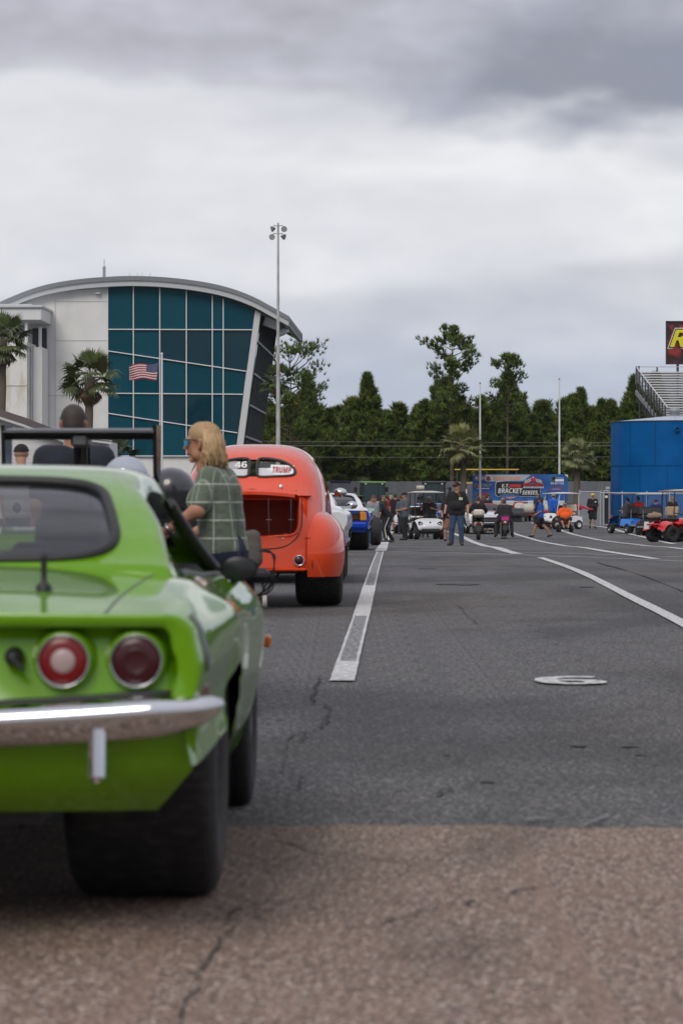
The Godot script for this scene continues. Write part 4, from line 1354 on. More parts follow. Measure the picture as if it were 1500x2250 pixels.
func make_palms() -> void:
	make_palm("sabal palm with round shaggy crown beside the blue race banner", G(1016, 196), 4.6, 1.0, 0.19, 1, 3, Color(0.195, 0.205, 0.075))
	make_palm("sabal palm with round shaggy crown beside the slatted fence panel", G(1268, 188), 4.0, 0.78, 0.19, 2, 2, Color(0.180, 0.200, 0.085))
	make_palm("fan palm with dead fronds against the tower's white wall", G(205, 150), 7.5, 0.98, 0.20, 3, 12, Color(0.085, 0.110, 0.038), 0.2, 30)
	make_palm("short dark palm in front of the tower's teal glass", G(255, 143), 3.6, 0.72, 0.19, 4, 6, Color(0.05, 0.068, 0.025), 0.0, 28)
	make_palm("slender palm between the tower's side glass and light pole", G(603, 178), 8.4, 0.66, 0.14, 5, 12, Color(0.07, 0.10, 0.03), -0.25, 26)
	make_palm("fan palm cut by the frame beside the stair block", G(2, 150), 9.3, 0.95, 0.2, 6, 10, Color(0.085, 0.110, 0.038), 0.1, 30)
	# low sago at the foot of the tower
	var t := thing("sago_plant", "low dark sago plant in front of the tower's base wall", "plant", G(330, 140))
	var r := RandomNumberGenerator.new()
	r.seed = 9
	var lm := mat("sago_leaf", Color(1, 1, 1), 0.5, 0.0, {"vertex_color_use_as_albedo": true, "cull_mode": BaseMaterial3D.CULL_DISABLED})
	for i in 22:
		var m := Mb.new()
		m.tinted = true
		var az := i * 2.4
		var el := r.randf_range(0.3, 1.35)
		var d := Vector3(cos(az) * cos(el), sin(el), sin(az) * cos(el))
		var s := d.cross(Vector3.UP).normalized()
		var L := r.randf_range(1.2, 1.7)
		for k in 22:
			var f := k / 21.0
			var p := Vector3(0, 1.1, 0) + d * L * f + Vector3(0, -0.5 * f * f * L * cos(el), 0)
			var k2 := r.randf_range(0.7, 1.2)
			m.tint = Color(0.028 * k2, 0.045 * k2, 0.016 * k2)
			for sg in [-1.0, 1.0]:
				var e: Vector3 = p + (s * sg + d * 0.5).normalized() * 0.26 * (1.0 - 0.5 * absf(f - 0.5))
				m.tri(p - d * 0.035, e, p + d * 0.035)
		part(t, "frond", m.mesh(), lm)
	part(t, "stem", tube_mesh([Vector3.ZERO, Vector3(0, 1.1, 0)], [0.22, 0.16], 8), M.palm_bark)

# ---------- poles, flag, wires ----------
func make_poles() -> void:
	var galv := mat("galvanised", lin(0.42, 0.44, 0.43), 0.55, 0.2)
	var gtex := noise_tex(256, FastNoiseLite.TYPE_SIMPLEX_SMOOTH, 0.03, [[0.0, lin(0.20, 0.12, 0.07)], [0.22, lin(0.36, 0.36, 0.34)], [1.0, lin(0.50, 0.52, 0.51)]], 4, 61)
	var concrete := mat("pole_concrete", Color(1, 1, 1), 0.85, 0.0, {"albedo_texture": gtex, "uv1_triplanar": true, "uv1_scale": Vector3(0.5, 0.12, 0.5)})
	var z := 176.0
	var p := thing("light_pole", "tall pale floodlight pole with four round lamps beside the tower", "light pole", G(611, z))
	var k := F / z
	var top := (HY - 490.0) / k + CH - gy(z)
	part(p, "pole", tube_mesh([Vector3(0, 0, 0), Vector3(0, top * 0.5, 0), Vector3(0, top, 0)], [0.145, 0.10, 0.05], 12), concrete)
	var lampm := mat("flood_housing", lin(0.16, 0.17, 0.17), 0.5, 0.3)
	var lens := mat("flood_glass", lin(0.35, 0.37, 0.35), 0.15)
	for i in 4:
		var y := top - (0.3 if i < 2 else 0.75)
		var sx := -1.0 if i % 2 == 0 else 1.0
		var arm := Vector3(sx * 0.24, y + 0.16, 0)
		part(p, "bracket", tube_mesh([Vector3(0, y + 0.12, 0), arm, Vector3(sx * 0.30, y, 0.02)], 0.022, 6), lampm)
		var dir := [Vector3(-1.0, -0.25, 0.35), Vector3(0.1, -0.25, 1.0), Vector3(-0.15, -0.2, 1.0), Vector3(0.9, -0.3, 0.45)][i] as Vector3
		var yb := -dir.normalized()
		var xb := yb.cross(Vector3.UP).normalized()
		var xf := Transform3D(Basis(xb, yb, xb.cross(yb)), Vector3(sx * 0.34, y - 0.05, 0.05))
		var lamp := part(p, "lamp_head", lathe_mesh([Vector2(0.0, 0.20), Vector2(0.06, 0.19), Vector2(0.09, 0.12), Vector2(0.15, 0.04), Vector2(0.17, -0.03), Vector2(0.155, -0.03)], xf, 16), lampm)
		part(lamp, "lens", lathe_mesh([Vector2(0.155, -0.02), Vector2(0.0, -0.015)], xf, 16), lens)
	# two slim white poles among the palms
	for q in [[1054.0, 842.0, 198.0, "slim white pole rising behind the blue race banner"], [1228.0, 833.0, 206.0, "slim white pole behind the banner's plain end and second palm"]]:
		var o := thing("white_pole", q[3], "pole", G(q[0], q[2]))
		var hh: float = (HY - q[1]) / F * q[2] + CH - gy(q[2])
		part(o, "shaft", tube_mesh([Vector3.ZERO, Vector3(0, hh * 0.6, 0), Vector3(0, hh, 0)], [0.075, 0.06, 0.04], 10), mat("white_paint", lin(0.66, 0.66, 0.65), 0.5))
		part(o, "cap", ball_mesh(Vector3(0, hh, 0), Vector3(0.06, 0.06, 0.06), 8, 6), mat("rust_cap", lin(0.25, 0.12, 0.08), 0.8))
	# flagpole and flag
	z = 138.0
	k = F / z
	var fp := thing("flagpole", "white flagpole in front of the tower's glass", "flagpole", G(356, z))
	top = (HY - 780.0) / k + CH - gy(z)
	part(fp, "shaft", tube_mesh([Vector3.ZERO, Vector3(0, top, 0)], [0.06, 0.04], 10), M.white_paint)
	part(fp, "finial", ball_mesh(Vector3(0, top + 0.05, 0), Vector3(0.06, 0.06, 0.06), 10, 6), M.white_paint)
	part(fp, "halyard", tube_mesh([Vector3(-0.12, top - 0.1, 0.02), Vector3(-0.09, top * 0.5, 0.02), Vector3(-0.08, 1.3, 0.02)], 0.008, 4), galv)
	var img := Image.create(494, 260, false, Image.FORMAT_RGB8)
	img.fill(Color(0.80, 0.79, 0.78))
	for i in 7: img.fill_rect(Rect2i(0, i * 40, 494, 20), Color(0.60, 0.06, 0.11))
	img.fill_rect(Rect2i(0, 0, 198, 140), Color(0.13, 0.17, 0.36))
	for r in 9:
		for c in 11:
			if (r + c) % 2 == 0:
				var cx := 16.5 + c * 16.5
				var cy := 14.0 + r * 14.0
				for yy in range(-6, 7):
					for xx in range(-6, 7):
						var a := atan2(xx, -yy)
						var rr := sqrt(xx * xx + yy * yy)
						if rr < 6.0 * (0.45 + 0.55 * pow(0.5 + 0.5 * cos(a * 5.0), 1.2)):
							img.set_pixel(int(cx) + xx, int(cy) + yy, Color(0.85, 0.85, 0.86))
	var fm := mat("flag_print", Color(1, 1, 1), 0.8, 0.0, {"albedo_texture": ImageTexture.create_from_image(img), "cull_mode": BaseMaterial3D.CULL_DISABLED, "backlight_enabled": true, "backlight": Color(0.3, 0.3, 0.3)})
	var m := Mb.new()
	var rr2 := []
	var a0 := P(349, 797, z)
	for i in 13:
		var row := PackedVector3Array()
		for j in 25:
			var u := j / 24.0
			var v := i / 12.0
			var q := P(349.0 - u * 65.0 - v * 5.0 * (1.0 - u), 796.0 + v * 38.0 + u * 7.0 * (1.0 - v) + 2.2 * sin(u * 7.0 + v * 1.5), z)
			q.z += 0.13 * sin(u * 9.0 + v * 2.2) * (0.25 + u)
			row.append(q)
		rr2.append(row)
	m.rows(rr2)
	var fl := MeshInstance3D.new()
	fl.name = numbered("flag")
	fl.mesh = m.mesh()
	fl.material_override = fm
	add_child(fl)
	tag(fl, "stars and stripes flag blowing from the flagpole", "flag")
	# overhead wires in front of the wood
	for q in [[968.0, 972.0, "upper thin"], [978.0, 979.0, "middle pale"], [1003.0, 1003.0, "lowest"]]:
		var w := thing("overhead_wire", "%s of the three overhead wires strung before the pines" % q[2], "wire")
		var pts := []
		for i in 17:
			var f := i / 16.0
			pts.append(P(lerpf(430.0, 1500.0, f), lerpf(q[0], q[1], f) + 2.0 * (4 * f * (1 - f)), 240.0))
		part(w, "cable", tube_mesh(pts, 0.018 if q[0] != 978.0 else 0.028, 5), mat("wire", lin(0.13, 0.13, 0.12), 0.6))

# ---------- far boundary: metal fence, banner, yellow rails ----------
func make_boundary() -> void:
	var fm_tex := noise_tex(256, FastNoiseLite.TYPE_SIMPLEX_SMOOTH, 0.02, [[0.0, lin(0.115, 0.125, 0.14)], [1.0, lin(0.185, 0.195, 0.21)]], 4, 71)
	var fm := mat("fence_metal", Color(1, 1, 1), 0.55, 0.3, {"albedo_texture": fm_tex, "uv1_triplanar": true, "uv1_world_triplanar": true, "uv1_scale": Vector3(0.25, 0.25, 0.25)})
	var z := 214.0
	var fence := thing("metal_fence", "long grey corrugated metal fence in front of the pine wood", "fence")
	var pm := Mb.new()   # one ribbed sheet
	var rr := [PackedVector3Array(), PackedVector3Array()]
	var h := 2.32
	for i in 6:
		for q in [[0.0, 0.0], [0.10, 0.0], [0.115, 0.035], [0.155, 0.035]]:
			var x: float = i * 0.17 + q[0]
			rr[0].append(Vector3(x, h, q[1]))
			rr[1].append(Vector3(x, 0.0, q[1]))
	pm.rows(rr)
	var sheet_mesh := pm.mesh()
	var x0 := -19.0
	for i in 42:
		var dz := 0.0 if i % 2 == 0 else 0.012
		part(fence, "sheet", sheet_mesh, fm, Transform3D(Basis.IDENTITY, Vector3(x0 + i * 1.0, gy(z) + (0.03 if i % 5 == 0 else 0.0), -z + dz)))
	for i in 15:
		part(fence, "post", box_mesh(Vector3(x0 + i * 2.9, gy(z) + 1.2, -z - 0.12), Vector3(0.1, 2.3, 0.1)), mat("post_metal", lin(0.15, 0.15, 0.16), 0.6))
	part(fence, "top_rail", box_mesh(Vector3(x0 + 21.0, gy(z) + h - 0.05, -z - 0.06), Vector3(42, 0.08, 0.06)), M.post_metal)
	# dark awning over the fence's end
	var aw := thing("dark_canopy", "dark flat canopy on thin posts by the metal fence", "canopy", G(748, 206))
	part(aw, "roof", box_mesh(Vector3(0, 1.62 + (HY - 1058.0) / F * 206.0 - 1.02, 0), Vector3(1.35, 0.16, 1.4), 0.02), mat("canopy_dark", lin(0.012, 0.014, 0.025), 0.6))
	for q in [-0.6, 0.6]:
		part(aw, "post", tube_mesh([Vector3(q, 0, 0.6), Vector3(q, 2.2, 0.6)], 0.025, 6), M.post_metal)
	# yellow pipe rails
	var ym := mat("yellow_pipe", lin(0.55, 0.36, 0.04), 0.5)
	for q in [[998.0, 1139.0, 1032.0, 224.0, "long yellow pipe rail level behind the banner"], [1008.0, 1040.0, 1062.0, 212.5, "short yellow pipe rail before the metal fence"]]:
		var t := thing("yellow_rail", q[4], "rail")
		var a := P(q[0], q[2], q[3])
		var b := P(q[1], q[2], q[3])
		part(t, "pipe", tube_mesh([a, b], 0.055, 8), ym)
		for f in [0.04, 0.5, 0.96]:
			var c := a.lerp(b, f)
			part(t, "post", tube_mesh([Vector3(c.x, gy(q[3]), c.z), c], 0.045, 8), mat("rail_post", lin(0.05, 0.05, 0.05), 0.6))
	make_banner()

func make_banner() -> void:
	var z := 198.0
	var k := F / z
	var t := thing("race_banner", "wide blue race banner reading E.T. BRACKET SERIES on a low brown wall", "banner", P(1142, 1071, z), -0.035)
	var bt := noise_tex(512, FastNoiseLite.TYPE_SIMPLEX_SMOOTH, 0.006, [[0.0, lin(0.005, 0.055, 0.22)], [0.5, lin(0.010, 0.10, 0.36)], [1.0, lin(0.04, 0.19, 0.48)]], 2, 81)
	var bm := mat("banner_blue", Color(1, 1, 1), 0.5, 0.0, {"albedo_texture": bt, "uv1_triplanar": true, "uv1_scale": Vector3(0.25, 0.25, 0.25)})
	var W := 209.0 / k
	var H := 58.0 / k
	part(t, "panel", box_mesh(Vector3.ZERO, Vector3(W, H, 0.06)), bm)
	var black := mat("banner_black", lin(0.008, 0.009, 0.012), 0.5)
	var white := mat("banner_white", lin(0.72, 0.73, 0.75), 0.5)
	var red := mat("banner_red", lin(0.45, 0.02, 0.025), 0.5)
	var orange := mat("banner_orange", lin(0.78, 0.24, 0.01), 0.5)
	var grey := mat("banner_grey", lin(0.36, 0.40, 0.46), 0.5)
	var sky := mat("banner_pale_blue", lin(0.10, 0.25, 0.55), 0.5)
	# positions in the photograph relative to the panel centre
	var q := func(px: float, py: float, d := 0.035) -> Vector3: return Vector3((px - 1142.5) / k, (1071.0 - py) / k, d)
	var slabp := func(called: String, pts: Array, m: Material, d: float) -> void:
		var poly := PackedVector2Array()
		for p in pts:
			var w: Vector3 = q.call(p[0], p[1])
			poly.append(Vector2(w.x, w.y))
		var mb := Mb.new()
		mb.slab(poly, 0.01, Transform3D(Basis.IDENTITY, Vector3(0, 0, d + 0.01)))
		part(t, called, mb.mesh(), m)
	slabp.call("print_field", [[1066, 1043.2], [1166, 1043.2], [1150, 1056], [1092, 1058], [1072, 1058]], grey, 0.031)
	slabp.call("print_field", [[1088, 1063], [1091, 1058], [1099, 1057.5], [1186, 1070], [1187, 1086], [1184, 1091], [1092, 1091], [1088, 1087]], white, 0.036)
	slabp.call("print_field", [[1089, 1063], [1092, 1058.8], [1099, 1058.4], [1150, 1059], [1186, 1071], [1186, 1086], [1183, 1090.2], [1093, 1090.2], [1089, 1086.6]], black, 0.048)
	slabp.call("print_bar", [[1119.5, 1064], [1144, 1064], [1144, 1071], [1118, 1071]], red, 0.060)
	lettering(t, "E.T.", q.call(1110.5, 1067.5, 0.066), 0.21, 16.0 / k, white, 0.15)
	lettering(t, "BRACKET", q.call(1120.0, 1078.5, 0.066), 0.31, 52.0 / k, white, 0.12)
	lettering(t, "SERIES", q.call(1164.0, 1082.5, 0.066), 0.25, 33.0 / k, white, 0.15)
	lettering(t, "GENE'S GLASS", q.call(1114, 1051.2, 0.052), 0.22, 57.0 / k, orange, 0.0)
	# oval and round emblems
	var disc := func(px: float, py: float, rx: float, ry: float, m: Material, d: float) -> void:
		var mb := Mb.new()
		var poly := PackedVector2Array()
		var c: Vector3 = q.call(px, py)
		for i in 24: poly.append(Vector2(c.x + cos(TAU * i / 24) * rx / k, c.y + sin(TAU * i / 24) * ry / k))
		mb.slab(poly, 0.008, Transform3D(Basis.IDENTITY, Vector3(0, 0, d + 0.008)))
		part(t, "emblem", mb.mesh(), m)
	disc.call(1053, 1050.5, 11.5, 6.2, red, 0.034)
	disc.call(1053, 1050.5, 10.4, 5.2, white, 0.044)
	disc.call(1053, 1050.5, 9.8, 4.7, mat("banner_navy", lin(0.015, 0.04, 0.2), 0.5), 0.054)
	lettering(t, "NHRA", q.call(1053, 1050.8, 0.066), 0.17, 17.0 / k, white, 0.1)
	disc.call(1072.5, 1051, 8.2, 7.2, white, 0.044)
	disc.call(1072.5, 1051, 6.8, 5.9, mat("banner_tan", lin(0.42, 0.30, 0.22), 0.5), 0.054)
	disc.call(1072.5, 1049.5, 4.0, 3.2, red, 0.064)
	slabp.call("emblem", [[1066, 1053.5], [1079, 1053.5], [1076, 1056], [1069, 1056]], black, 0.064)
	slabp.call("print_bar", [[1044, 1063], [1080, 1063], [1077, 1070.5], [1042, 1070.5]], grey, 0.036)
	lettering(t, "RTRAILERS", q.call(1061, 1067.2, 0.055), 0.20, 34.0 / k, black, 0.18)
	lettering(t, "R", q.call(1047, 1067.2, 0.068), 0.20, 6.5 / k, red, 0.18)
	slabp.call("print_bar", [[1048, 1072.5], [1075, 1072.5], [1074.5, 1074], [1047.5, 1074]], white, 0.036)
	# red script lettering block low on the panel
	slabp.call("emblem", [[1048, 1084], [1052, 1082], [1073, 1082], [1074, 1085], [1068, 1089], [1066, 1094], [1050, 1096], [1047, 1091]], red, 0.036)
	slabp.call("emblem", [[1052, 1085], [1056, 1085], [1055, 1088], [1052, 1092]], bm, 0.048)
	slabp.call("emblem", [[1060, 1085], [1066, 1085], [1063, 1089], [1059, 1093]], bm, 0.048)
	lettering(t, "GAINESVILLE", q.call(1119, 1088.6, 0.066), 0.17, 41.0 / k, sky, 0.05)
	slabp.call("emblem", [[1108, 1092.5], [1138, 1091.5], [1128, 1094.5], [1120, 1096.5], [1112, 1094.5]], mat("banner_pink", lin(0.55, 0.25, 0.26), 0.5), 0.050)
	# crossed chequered flags, red figure and name bars
	for sd in [-1.0, 1.0]:
		for r in 4:
			for c in 6:
				if (r + c) % 2 == 0:
					var mb := Mb.new()
					var px: float = 1171.0 + sd * (6.0 + c * 2.4)
					var py: float = 1052.5 + r * 1.9 + c * 0.9 * 0.6
					var w: Vector3 = q.call(px, py, 0.058)
					mb.box(w, Vector3(2.3 / k, 1.8 / k, 0.008), Basis(Vector3.BACK, -sd * 0.3))
					part(t, "chequer", mb.mesh(), white)
		slabp.call("print_field", [[1171.0 + sd * 5.0, 1051.0], [1171.0 + sd * 20.5, 1055.0], [1171.0 + sd * 19.5, 1061.5], [1171.0 + sd * 4.0, 1060.0]], black, 0.044)
	slabp.call("emblem", [[1168, 1048], [1170, 1045.5], [1173, 1045.5], [1175, 1049], [1178, 1058], [1165, 1058]], red, 0.062)
	disc.call(1170.8, 1049.2, 1.5, 1.3, white, 0.074)
	slabp.call("print_bar", [[1150, 1062], [1192, 1062], [1194, 1068.5], [1149, 1068.5]], red, 0.060)
	lettering(t, "CHAMPION", q.call(1171.5, 1065.6, 0.074), 0.17, 40.0 / k, mat("banner_dark_red", lin(0.12, 0.005, 0.008), 0.5), 0.0)
	slabp.call("print_bar", [[1149, 1069.3], [1194, 1069.3], [1193, 1072.8], [1150, 1072.8]], white, 0.060)
	lettering(t, "RACING PRODUCTS", q.call(1171.5, 1071.2, 0.074), 0.085, 40.0 / k, mat("banner_navy2", lin(0.02, 0.06, 0.25), 0.5), 0.1)
	# end panel: framed head, white bars, phone number, small red car outline
	slabp.call("emblem", [[1209, 1047], [1224, 1046], [1222, 1058], [1210, 1058]], mat("banner_leaf", lin(0.05, 0.13, 0.06), 0.5), 0.036)
	disc.call(1216, 1051.5, 4.0, 4.4, black, 0.046)
	slabp.call("print_bar", [[1220, 1049], [1238.5, 1048], [1238, 1051], [1220, 1052]], sky, 0.046)
	slabp.call("print_bar", [[1219, 1053], [1238, 1052], [1238, 1058], [1219, 1058]], white, 0.046)
	lettering(t, "352-827-1342", q.call(1223.5, 1062.2, 0.05), 0.12, 29.0 / k, white, 0.0)
	slabp.call("emblem", [[1205, 1078], [1212, 1072], [1222, 1069], [1232, 1071], [1239, 1072], [1231, 1073], [1238, 1078]], mat("banner_maroon", lin(0.30, 0.04, 0.06), 0.5), 0.036)
	slabp.call("emblem", [[1210, 1076.5], [1216, 1073.5], [1228, 1073.5], [1233, 1076.5]], sky, 0.048)
	slabp.call("torn_corner", [[1239, 1043], [1246.5, 1043], [1246.5, 1050], [1244, 1046.5]], white, 0.05)
	slabp.call("torn_corner", [[1038.5, 1042.5], [1044, 1042.5], [1039, 1044.5]], white, 0.05)
	# the support: posts and low brown wall with a white rail of pickets
	var gyl := gy(z) - t.position.y
	for px in [1048, 1100, 1180, 1237]:
		part(t, "support_post", box_mesh(Vector3((px - 1142.5) / k, (gyl + 0.6) * 0.5, -0.12), Vector3(0.1, absf(gyl) + 0.7, 0.1)), M.post_metal)
	var wall := thing("brown_wall", "low brown wall under the blue race banner", "wall", t.position, t.rotation.y)
	part(wall, "body", box_mesh(Vector3(0.2, gyl + 0.42, -0.35), Vector3(7.4, 0.84, 0.25), 0.01), mat("brown_block", lin(0.050, 0.036, 0.032), 0.9))
	part(wall, "coping", box_mesh(Vector3(0.2, gyl + 0.86, -0.35), Vector3(7.5, 0.07, 0.31), 0.01), mat("coping", lin(0.10, 0.085, 0.075), 0.9))
	var pk := thing("picket_rail", "white picket rail along the bottom of the blue banner", "rail", t.position, t.rotation.y)
	for px in range(1076, 1240, 2):
		if px > 1128 and px < 1160: continue
		part(pk, "picket", box_mesh(Vector3((px - 1142.5) / k, -0.99, 0.12), Vector3(0.042, 0.30, 0.02)), white)
	part(pk, "rail", box_mesh(Vector3(0.45, -0.90, 0.10), Vector3(4.8, 0.04, 0.02)), white)
	part(pk, "rail", box_mesh(Vector3(0.45, -1.08, 0.10), Vector3(4.8, 0.04, 0.02)), white)
	for px in [1078, 1160, 1236]:
		part(pk, "post", box_mesh(Vector3((px - 1142.5) / k, (gyl - 0.9) * 0.5, 0.08), Vector3(0.04, absf(gyl + 0.9), 0.03)), white)
	# thin white marker posts by the fence
	for q2 in [[1024.0, 1072.0, "white marker post between trunk and banner"]]:
		var w := thing("marker_post", q2[2], "post", G(q2[0], 190.0))
		part(w, "shaft", box_mesh(Vector3(0, 0.95, 0), Vector3(0.08, 1.9, 0.05), 0.01), M.white_paint)
		for i in 3: part(w, "band", box_mesh(Vector3(0, 0.7 + i * 0.45, 0.028), Vector3(0.082, 0.07, 0.006)), M.post_metal)

# ---------- blue tank, bleachers, billboard, chain-link fence ----------
func make_tank() -> void:
	var z := 192.0
	var k := F / z
	var R := 140.0 / k
	var c := G(1481, z)
	c.z -= R * 0.0
	var t := thing("blue_tank", "big round blue storage tank with pale conical roof", "tank", c)
	var H := (HY - 928.0) / k + CH - c.y
	var bt := noise_tex(512, FastNoiseLite.TYPE_SIMPLEX_SMOOTH, 0.012, [[0.0, lin(0.002, 0.075, 0.250)], [1.0, lin(0.003, 0.110, 0.345)]], 4, 91)
	var bm := mat("tank_blue", Color(1, 1, 1), 0.4, 0.0, {"metallic_specular": 0.2, "albedo_texture": bt, "uv1_triplanar": true, "uv1_scale": Vector3(0.12, 0.12, 0.12)})
	var Hs := (HY - 1026.0) / k + CH - c.y
	for row in 2:   # curved plates, joints left as small gaps
		for i in 14:
			var a0 := TAU * (i + 0.42 * row) / 14.0
			var a1 := a0 + TAU / 14.0 - 0.007
			var m := Mb.new()
			var y0 := 0.0 if row == 0 else Hs + 0.02
			var y1 := Hs if row == 0 else H
			var rr := [PackedVector3Array(), PackedVector3Array(), PackedVector3Array(), PackedVector3Array()]
			for j in 9:
				var a := lerpf(a0, a1, j / 8.0)
				var d := Vector3(cos(a), 0, sin(a))
				rr[0].append(d * (R - 0.03) + Vector3(0, y1, 0))
				rr[1].append(d * R + Vector3(0, y1 - 0.01, 0))
				rr[2].append(d * R + Vector3(0, y0 + 0.01, 0))
				rr[3].append(d * (R - 0.03) + Vector3(0, y0, 0))
			m.rows([rr[0], rr[1]])
			m.rows([rr[1], rr[2]])
			m.rows([rr[2], rr[3]])
			part(t, "plate", m.mesh(), bm)
	part(t, "shell", lathe_mesh([Vector2(R - 0.035, H), Vector2(R - 0.035, 0)], Transform3D.IDENTITY, 48), mat("tank_seam", lin(0.003, 0.012, 0.035), 0.7))
	part(t, "rim", lathe_mesh([Vector2(R + 0.02, H + 0.03), Vector2(R + 0.04, H), Vector2(R + 0.02, H - 0.06), Vector2(R, H - 0.06)], Transform3D.IDENTITY, 48), mat("tank_rim", lin(0.02, 0.05, 0.10), 0.5))
	for i in 12:   # roof sectors
		var a0 := TAU * i / 12.0 + 0.1
		var a1 := a0 + TAU / 12.0
		var m := Mb.new()
		var apex := Vector3(0, H + 0.42, 0)
		var rr := [PackedVector3Array(), PackedVector3Array()]
		for j in 5:
			var a := lerpf(a0, a1 - 0.006, j / 4.0)
			rr[0].append(apex + Vector3(cos(a) * 0.1, 0, sin(a) * 0.1))
			rr[1].append(Vector3(cos(a) * (R + 0.02), H + 0.02, sin(a) * (R + 0.02)))
		m.rows(rr)
		part(t, "roof_sector", m.mesh(), mat("tank_roof", lin(0.42, 0.47, 0.54), 0.45, 0.2))
	part(t, "roof_vent", lathe_mesh([Vector2(0.30, H + 0.25), Vector2(0.30, H + 0.62), Vector2(0.39, H + 0.64), Vector2(0.40, H + 0.78), Vector2(0.30, H + 0.86), Vector2(0.0, H + 0.88)], Transform3D.IDENTITY, 20), mat("vent_metal", lin(0.26, 0.28, 0.29), 0.5, 0.4))
	var pa := -0.07
	var pd := Vector3(sin(pa), 0, cos(pa))
	var xf := Transform3D(Basis(Vector3.RIGHT, PI / 2), pd * (R + 0.0) + Vector3(-0.02, H - 0.52, 0.05))
	part(t, "outlet_pipe", lathe_mesh([Vector2(0.10, -0.1), Vector2(0.10, 0.16), Vector2(0.165, 0.16), Vector2(0.165, 0.0), Vector2(0.165, -0.12)], xf, 18), bm)
	part(t, "pipe_bore", lathe_mesh([Vector2(0.0, 0.158), Vector2(0.10, 0.158)], xf, 18), mat("bore_black", lin(0.004, 0.004, 0.005), 0.9))

func make_bleachers() -> void:
	var z := 232.0
	var k := F / z
	var t := thing("bleachers", "white aluminium grandstand bleachers with dark railed side behind the tank", "bleachers")
	var alu := mat("aluminium", lin(0.58, 0.59, 0.60), 0.45, 0.3)
	var ris := mat("bleacher_riser", lin(0.30, 0.29, 0.27), 0.7)
	var steel := mat("dark_steel", lin(0.045, 0.047, 0.055), 0.6)
	# rows climb away from the viewer: row 0 is the lowest
	var n := 18
	var lx := func(f: float) -> float: return lerpf(1462.0, 1402.0, f)
	for i in n:
		var f := i / float(n - 1)
		var zz := z + f * 12.0
		var y := lerpf(912.0, 818.0, f)
		var a := P(lx.call(f), y, zz)
		var b := P(1640.0, y, zz)
		part(t, "seat_plank", box_mesh((a + b) * 0.5, Vector3(b.x - a.x, 0.09, 0.28), 0.01), alu)
		part(t, "foot_plank", box_mesh((a + b) * 0.5 + Vector3(0, -0.2, 0.42), Vector3(b.x - a.x, 0.05, 0.30)), alu)
		part(t, "riser", box_mesh((a + b) * 0.5 + Vector3(0, -0.13, -0.2), Vector3(b.x - a.x, 0.14, 0.03)), ris)
	# side rail
	for i in 11:
		var f := i / 10.0
		var zz := z + f * 12.0
		var base := P(lerpf(1460.0, 1398.0, f), lerpf(928.0, 842.0, f), zz)
		part(t, "rail_post", tube_mesh([base + Vector3(0, -1.6, 0), base + Vector3(0, 1.22, 0)], 0.06, 6), steel)
	for hgt in [1.22, 0.5]:
		part(t, "hand_rail", tube_mesh([P(1466, 932, z) + Vector3(0, hgt, 0), P(1398, 842, z + 12.0) + Vector3(0, hgt, 0)], 0.05 if hgt > 1.0 else 0.025, 6), alu if hgt > 1.0 else steel)
	part(t, "stringer", box_mesh((P(1468, 950, z) + P(1396, 862, z + 12.0)) * 0.5, Vector3(0.12, 0.35, P(1468, 950, z).distance_to(P(1396, 862, z + 12.0))), 0.0, Basis.looking_at(P(1396, 862, z + 12.0) - P(1468, 950, z))), mat("stringer_grey", lin(0.22, 0.23, 0.25), 0.6))
	# side infill wires and back rail
	for i in 8:
		part(t, "infill_wire", tube_mesh([P(1466, 932, z) + Vector3(0, 0.15 + i * 0.13, 0), P(1398, 842, z + 12.0) + Vector3(0, 0.15 + i * 0.13, 0)], 0.012, 4), M.galvanised)
	part(t, "back_screen", box_mesh(P(1399, 825, z + 12.2) + Vector3(0, 0.0, 0), Vector3(0.3, 1.35, 0.06)), mat("screen_grey", lin(0.20, 0.22, 0.25), 0.7))
	for q in [[1397.0, 805.0, 845.0], [1402.5, 804.0, 880.0], [1442.5, 807.0, 838.0]]:
		part(t, "rail_post", tube_mesh([P(q[0], q[1], z + 12.3), P(q[0], q[2], z + 12.3)], 0.06, 6), steel)
	part(t, "hand_rail", tube_mesh([P(1402, 806, z + 12.3), P(1640, 806, z + 12.3)], 0.03, 6), M.galvanised)
	for i in 5:
		var f := i / 4.0
		var zz := z + 2.0 + f * 9.0
		part(t, "leg", tube_mesh([Vector3(P(lerpf(1466.0, 1404.0, f), 0, zz).x, gy(zz), -zz), P(lerpf(1466.0, 1404.0, f), lerpf(930.0, 845.0, f), zz)], 0.08, 6), steel)
	# red billboard behind
	z = 262.0
	k = F / z
	var b := thing("red_billboard", "dark red billboard with a yellow letter R on a steel post", "billboard", P(1560, 753, z))
	var rt := noise_tex(256, FastNoiseLite.TYPE_SIMPLEX_SMOOTH, 0.012, [[0.0, lin(0.012, 0.006, 0.01)], [0.45, lin(0.045, 0.008, 0.014)], [0.62, lin(0.22, 0.012, 0.016)], [1.0, lin(0.32, 0.03, 0.02)]], 3, 96)
	part(b, "panel", box_mesh(Vector3.ZERO, Vector3(194.0 / k, 92.0 / k, 0.25)), mat("billboard_print", Color(1, 1, 1), 0.6, 0.0, {"albedo_texture": rt, "uv1_triplanar": true, "uv1_scale": Vector3(0.3, 0.3, 0.3)}))
	var frame := Mb.new()
	for s in [-1.0, 1.0]:
		frame.box(Vector3(0, s * 46.0 / k, 0.02), Vector3(196.0 / k, 0.12, 0.34))
		frame.box(Vector3(s * 97.0 / k, 0, 0.02), Vector3(0.12, 95.0 / k, 0.34))
	part(b, "frame", frame.mesh(), mat("billboard_frame", lin(0.03, 0.02, 0.03), 0.6))
	lettering(b, "R", Vector3(-70.0 / k, 8.5 / k, 0.145), 46.0 / k, 44.0 / k, M.white_paint, 0.36)
